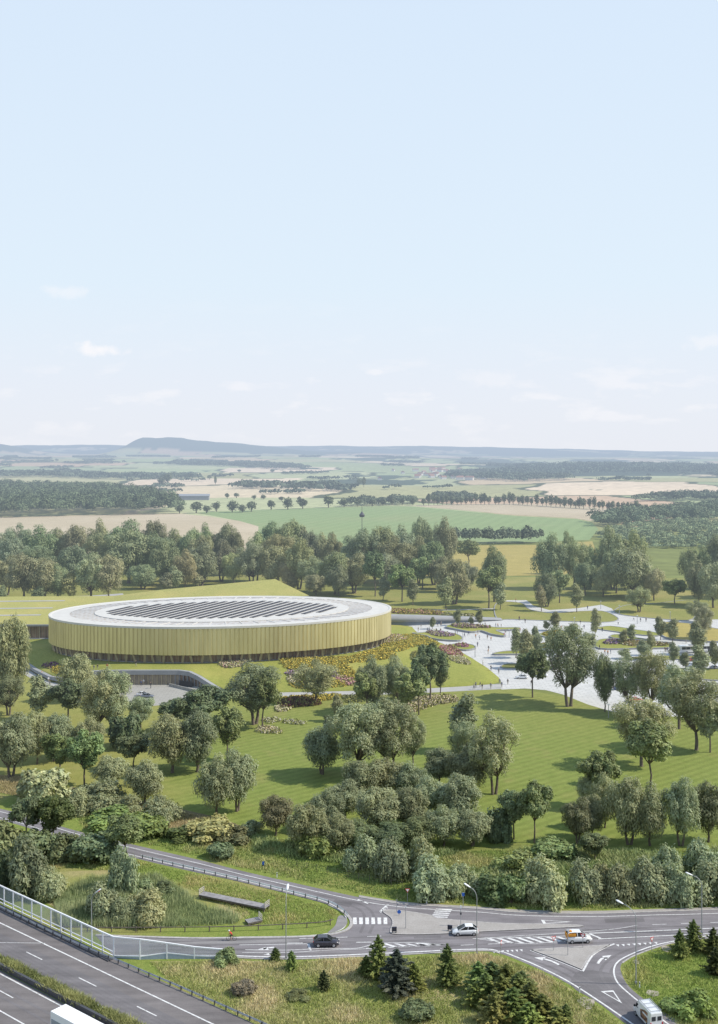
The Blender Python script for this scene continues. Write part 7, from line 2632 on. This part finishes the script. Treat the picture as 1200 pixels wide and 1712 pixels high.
GOLD, PURP, PINK, CREAM, REDD, RUST = (0.56, 0.43, 0.085), (0.38, 0.24, 0.40), (0.52, 0.28, 0.30), (0.58, 0.52, 0.37), (0.32, 0.14, 0.12), (0.15, 0.06, 0.06)
def Zm(l): return [zz(x, y, 3.0, 400, 960) for x, y in l]
flowers('flower_bed', 'broad golden flower band along the foot of the arena', Zm([(200, 430), (330, 425), (480, 420), (560, 415), (680, 380), (760, 388), (780, 420), (640, 440), (540, 450), (580, 490), (600, 525), (540, 520), (470, 490), (400, 470), (250, 480)]), GOLD, 0.8, 3.4)
flowers('flower_bed', 'golden flower bed at the upper right end of the arena', Zm([(720, 335), (860, 305), (960, 330), (1000, 355), (900, 360), (800, 390), (720, 372)]), GOLD, 0.8, 3.4, 'mound', 0.24, (0.35, 0.33, 0.08))
flowers('flower_bed', 'cream and pink flowers against the right end of the arena', Zm([(715, 330), (760, 310), (815, 312), (850, 330), (800, 345), (730, 350)]), CREAM, 0.9, 3.4, 'mound', 0.24, (0.5, 0.28, 0.36))
flowers('flower_bed', 'reddish pink flower mound beside the plaza', Zm([(1000, 370), (1060, 362), (1120, 405), (1080, 412), (1030, 400)]), PINK, 1.0, 4.2, 'mound', 0.24, (0.36, 0.12, 0.14))
flowers('flower_bed', 'cream flowers below the reddish mound', Zm([(1050, 418), (1110, 415), (1160, 450), (1120, 452), (1070, 436)]), CREAM, 0.8, 3.6)
flowers('flower_bed', 'purple flowers left of the three stemmed tree', Zm([(235, 488), (310, 486), (330, 510), (250, 513)]), PURP, 0.8, 3.6)
flowers('flower_bed', 'purple flowers right of the three stemmed tree', Zm([(440, 480), (490, 500), (480, 520), (440, 515)]), PURP, 0.8, 3.6)
flowers('flower_bed', 'pink flowers at the foot of the golden slope', Zm([(490, 515), (550, 520), (590, 550), (540, 560), (490, 535)]), PINK, 0.8, 3.6)
flowers('flower_bed', 'cream grasses under the purple flowers', Zm([(245, 515), (310, 512), (300, 545), (250, 548)]), CREAM, 0.8, 3.4)
flowers('flower_bed', 'golden flowers low on the slope above the path', Zm([(250, 550), (340, 540), (480, 525), (540, 555), (490, 568), (300, 575)]), GOLD, 0.7, 3.0)
flowers('flower_bed', 'pale cream bed at the left front of the arena', [(366, 1106), (385, 1103), (412, 1103), (408, 1112), (385, 1117), (368, 1114)], CREAM, 0.8, 3.4, 'mound', 0.24, (0.48, 0.30, 0.28))
flowers('flower_bed', 'grey-green and gold planting behind the maples', Zm([(860, 400), (960, 375), (1000, 400), (960, 420), (880, 440)]), (0.3, 0.27, 0.1), 0.7, 2.6, 'mound', 0.24, (0.16, 0.19, 0.11))
flowers('flower_bed', 'yellow and orange flowers by the ramp path wall', [(88, 1117), (104, 1112), (110, 1122), (98, 1127), (88, 1124)], GOLD, 0.7, 3.4)
flowers('flower_bed', 'dark purple flowers in the arena shade', [(68, 1112), (92, 1108), (98, 1113), (80, 1118)], (0.2, 0.06, 0.2), 0.6, 3.4)
flowers('flower_bed', 'dark wine red shrubs under the three stemmed tree', Zm([(190, 645), (260, 628), (350, 625), (400, 640), (400, 658), (300, 668), (220, 672)]), RUST, 1.2, 3.6, 'lawn')
flowers('flower_bed', 'cream flowers left of the wine red shrubs', Zm([(185, 668), (240, 660), (258, 680), (220, 690), (185, 690)]), CREAM, 0.7, 3.6, 'lawn')
flowers('flower_bed', 'golden flowers between path and wine red shrubs', Zm([(190, 622), (330, 612), (480, 605), (520, 612), (470, 630), (400, 635), (250, 630)]), GOLD, 0.7, 3.0, 'lawn')
flowers('flower_bed', 'scattered white plumes across the lawn', Zm([(118, 728), (200, 726), (330, 745), (320, 758), (220, 752), (130, 748)]), (0.52, 0.5, 0.4), 0.9, 1.6, 'lawn', 0.2)
flowers('flower_bed', 'small cream and pink bed on the lawn', Zm([(75, 785), (110, 768), (160, 770), (222, 795), (200, 802), (110, 798)]), CREAM, 0.8, 3.8, 'lawn', 0.22, (0.45, 0.33, 0.28))
flowers('flower_bed', 'long bed of cream grasses under the maples', Zm([(820, 650), (880, 630), (960, 618), (1070, 618), (1090, 640), (980, 660), (890, 690), (830, 690)]), (0.55, 0.47, 0.33), 1.1, 3.4, 'lawn')
flowers('flower_bed', 'grey-green planting below the path', Zm([(520, 615), (580, 610), (620, 625), (600, 650), (540, 645)]), (0.2, 0.22, 0.12), 0.7, 2.6, 'lawn')
flowers('flower_bed', 'purple flowers on the leaf shaped island', Za([(335, 275), (420, 270), (520, 288), (560, 300), (480, 310), (400, 300)]), PURP, 0.8, 2.6, 'lawn', 0.3, CREAM, 4, 0.7)
flowers('flower_bed', 'mauve flowers on the long curved island', Za([(530, 225), (600, 215), (800, 232), (830, 242), (700, 246), (600, 244)]), (0.36, 0.22, 0.28), 0.9, 2.4, 'lawn', 0.3, (0.42, 0.38, 0.22), 4, 0.8)
flowers('flower_bed', 'pink flowers on the small round island', Za([(560, 372), (610, 364), (660, 374), (650, 388), (590, 388)]), (0.42, 0.2, 0.26), 0.7, 2.8, 'lawn', 0.3, None, 4, 0.6)
flowers('flower_bed', 'purple flowers in the large flower island', Zb([(590, 312), (640, 308), (650, 328), (600, 332), (560, 326)]), PURP, 0.8, 2.6, 'lawn', 0.32, None, 4, 0.6)
flowers('flower_bed', 'rust and cream grasses in the large flower island', Zb([(660, 310), (900, 328), (915, 340), (740, 342), (660, 332)]), (0.38, 0.26, 0.15), 0.8, 2.2, 'lawn', 0.32, CREAM, 4, 0.6)
flowers('flower_bed', 'yellow flowers on the small plaza island', Zb([(225, 270), (290, 260), (335, 265), (320, 280), (250, 284)]), GOLD, 0.7, 2.6, 'lawn', 0.3, None, 4, 0.5)
flowers('flower_bed', 'pink and gold flower strip behind the curved grey wall', Za([(75, 90), (220, 92), (340, 98), (460, 115), (440, 130), (300, 124), (80, 118)]), (0.46, 0.27, 0.2), 0.9, 1.8, 'lawn', 0.34, GOLD)
flowers('flower_bed', 'grey-green flower strip beyond the curved grey wall', Za([(460, 118), (600, 122), (700, 132), (690, 142), (560, 138), (460, 132)]), (0.27, 0.27, 0.14), 0.8, 1.4, 'lawn', 0.34, CREAM)
flowers('flower_bed', 'yellow flowers beneath the plaza trees left of the bus', Zb([(190, 330), (260, 318), (300, 330), (290, 350), (215, 348)]), GOLD, 0.7, 2.0, 'lawn', 0.32, (0.4, 0.3, 0.2))


# lamps and signs on the plaza
def plaza_lamp(px, py, hpx, label):
    p = W(px, py, 0.04); q = FPX / p.y; h = hpx / q
    root = empty('plaza_lamp', p, 0, label, 'lamp', 'pale lamp masts on the plaza')
    mb = MB(); mb.tube([(0, 0, 0), (0, 0, h)], [0.14, 0.1], 6); mb.build('pole', M_STEEL, root)
    mb = MB(); mb.box((0, 0, h), (0.7, 0.35, 0.16)); mb.build('lamp_head', M_WHITE, root)
for px, py, hp, lab in [(794, 1099, 20, 'lamp mast on the open plaza below the round island'), (851, 1066, 14, 'lamp mast at the right end of the long curved island'), (872, 1134, 24, 'lamp mast beside the lone white parked car'), (1004, 1018, 13, 'lamp mast at the fork of the upper path'),
                        (1035, 1028, 16, 'lamp mast at the tip of the kerbed lawn'), (1065, 1043, 14, 'lamp mast among people right of the upper plaza'), (1120, 1036, 13, 'lamp mast on the kerbed lawn'), (960, 1048, 16, 'lamp mast below the rounded lawn tongue'), (1017, 1200, 22, 'pale pole under the slender drooping tree')]:
    plaza_lamp(px, py, hp, lab)
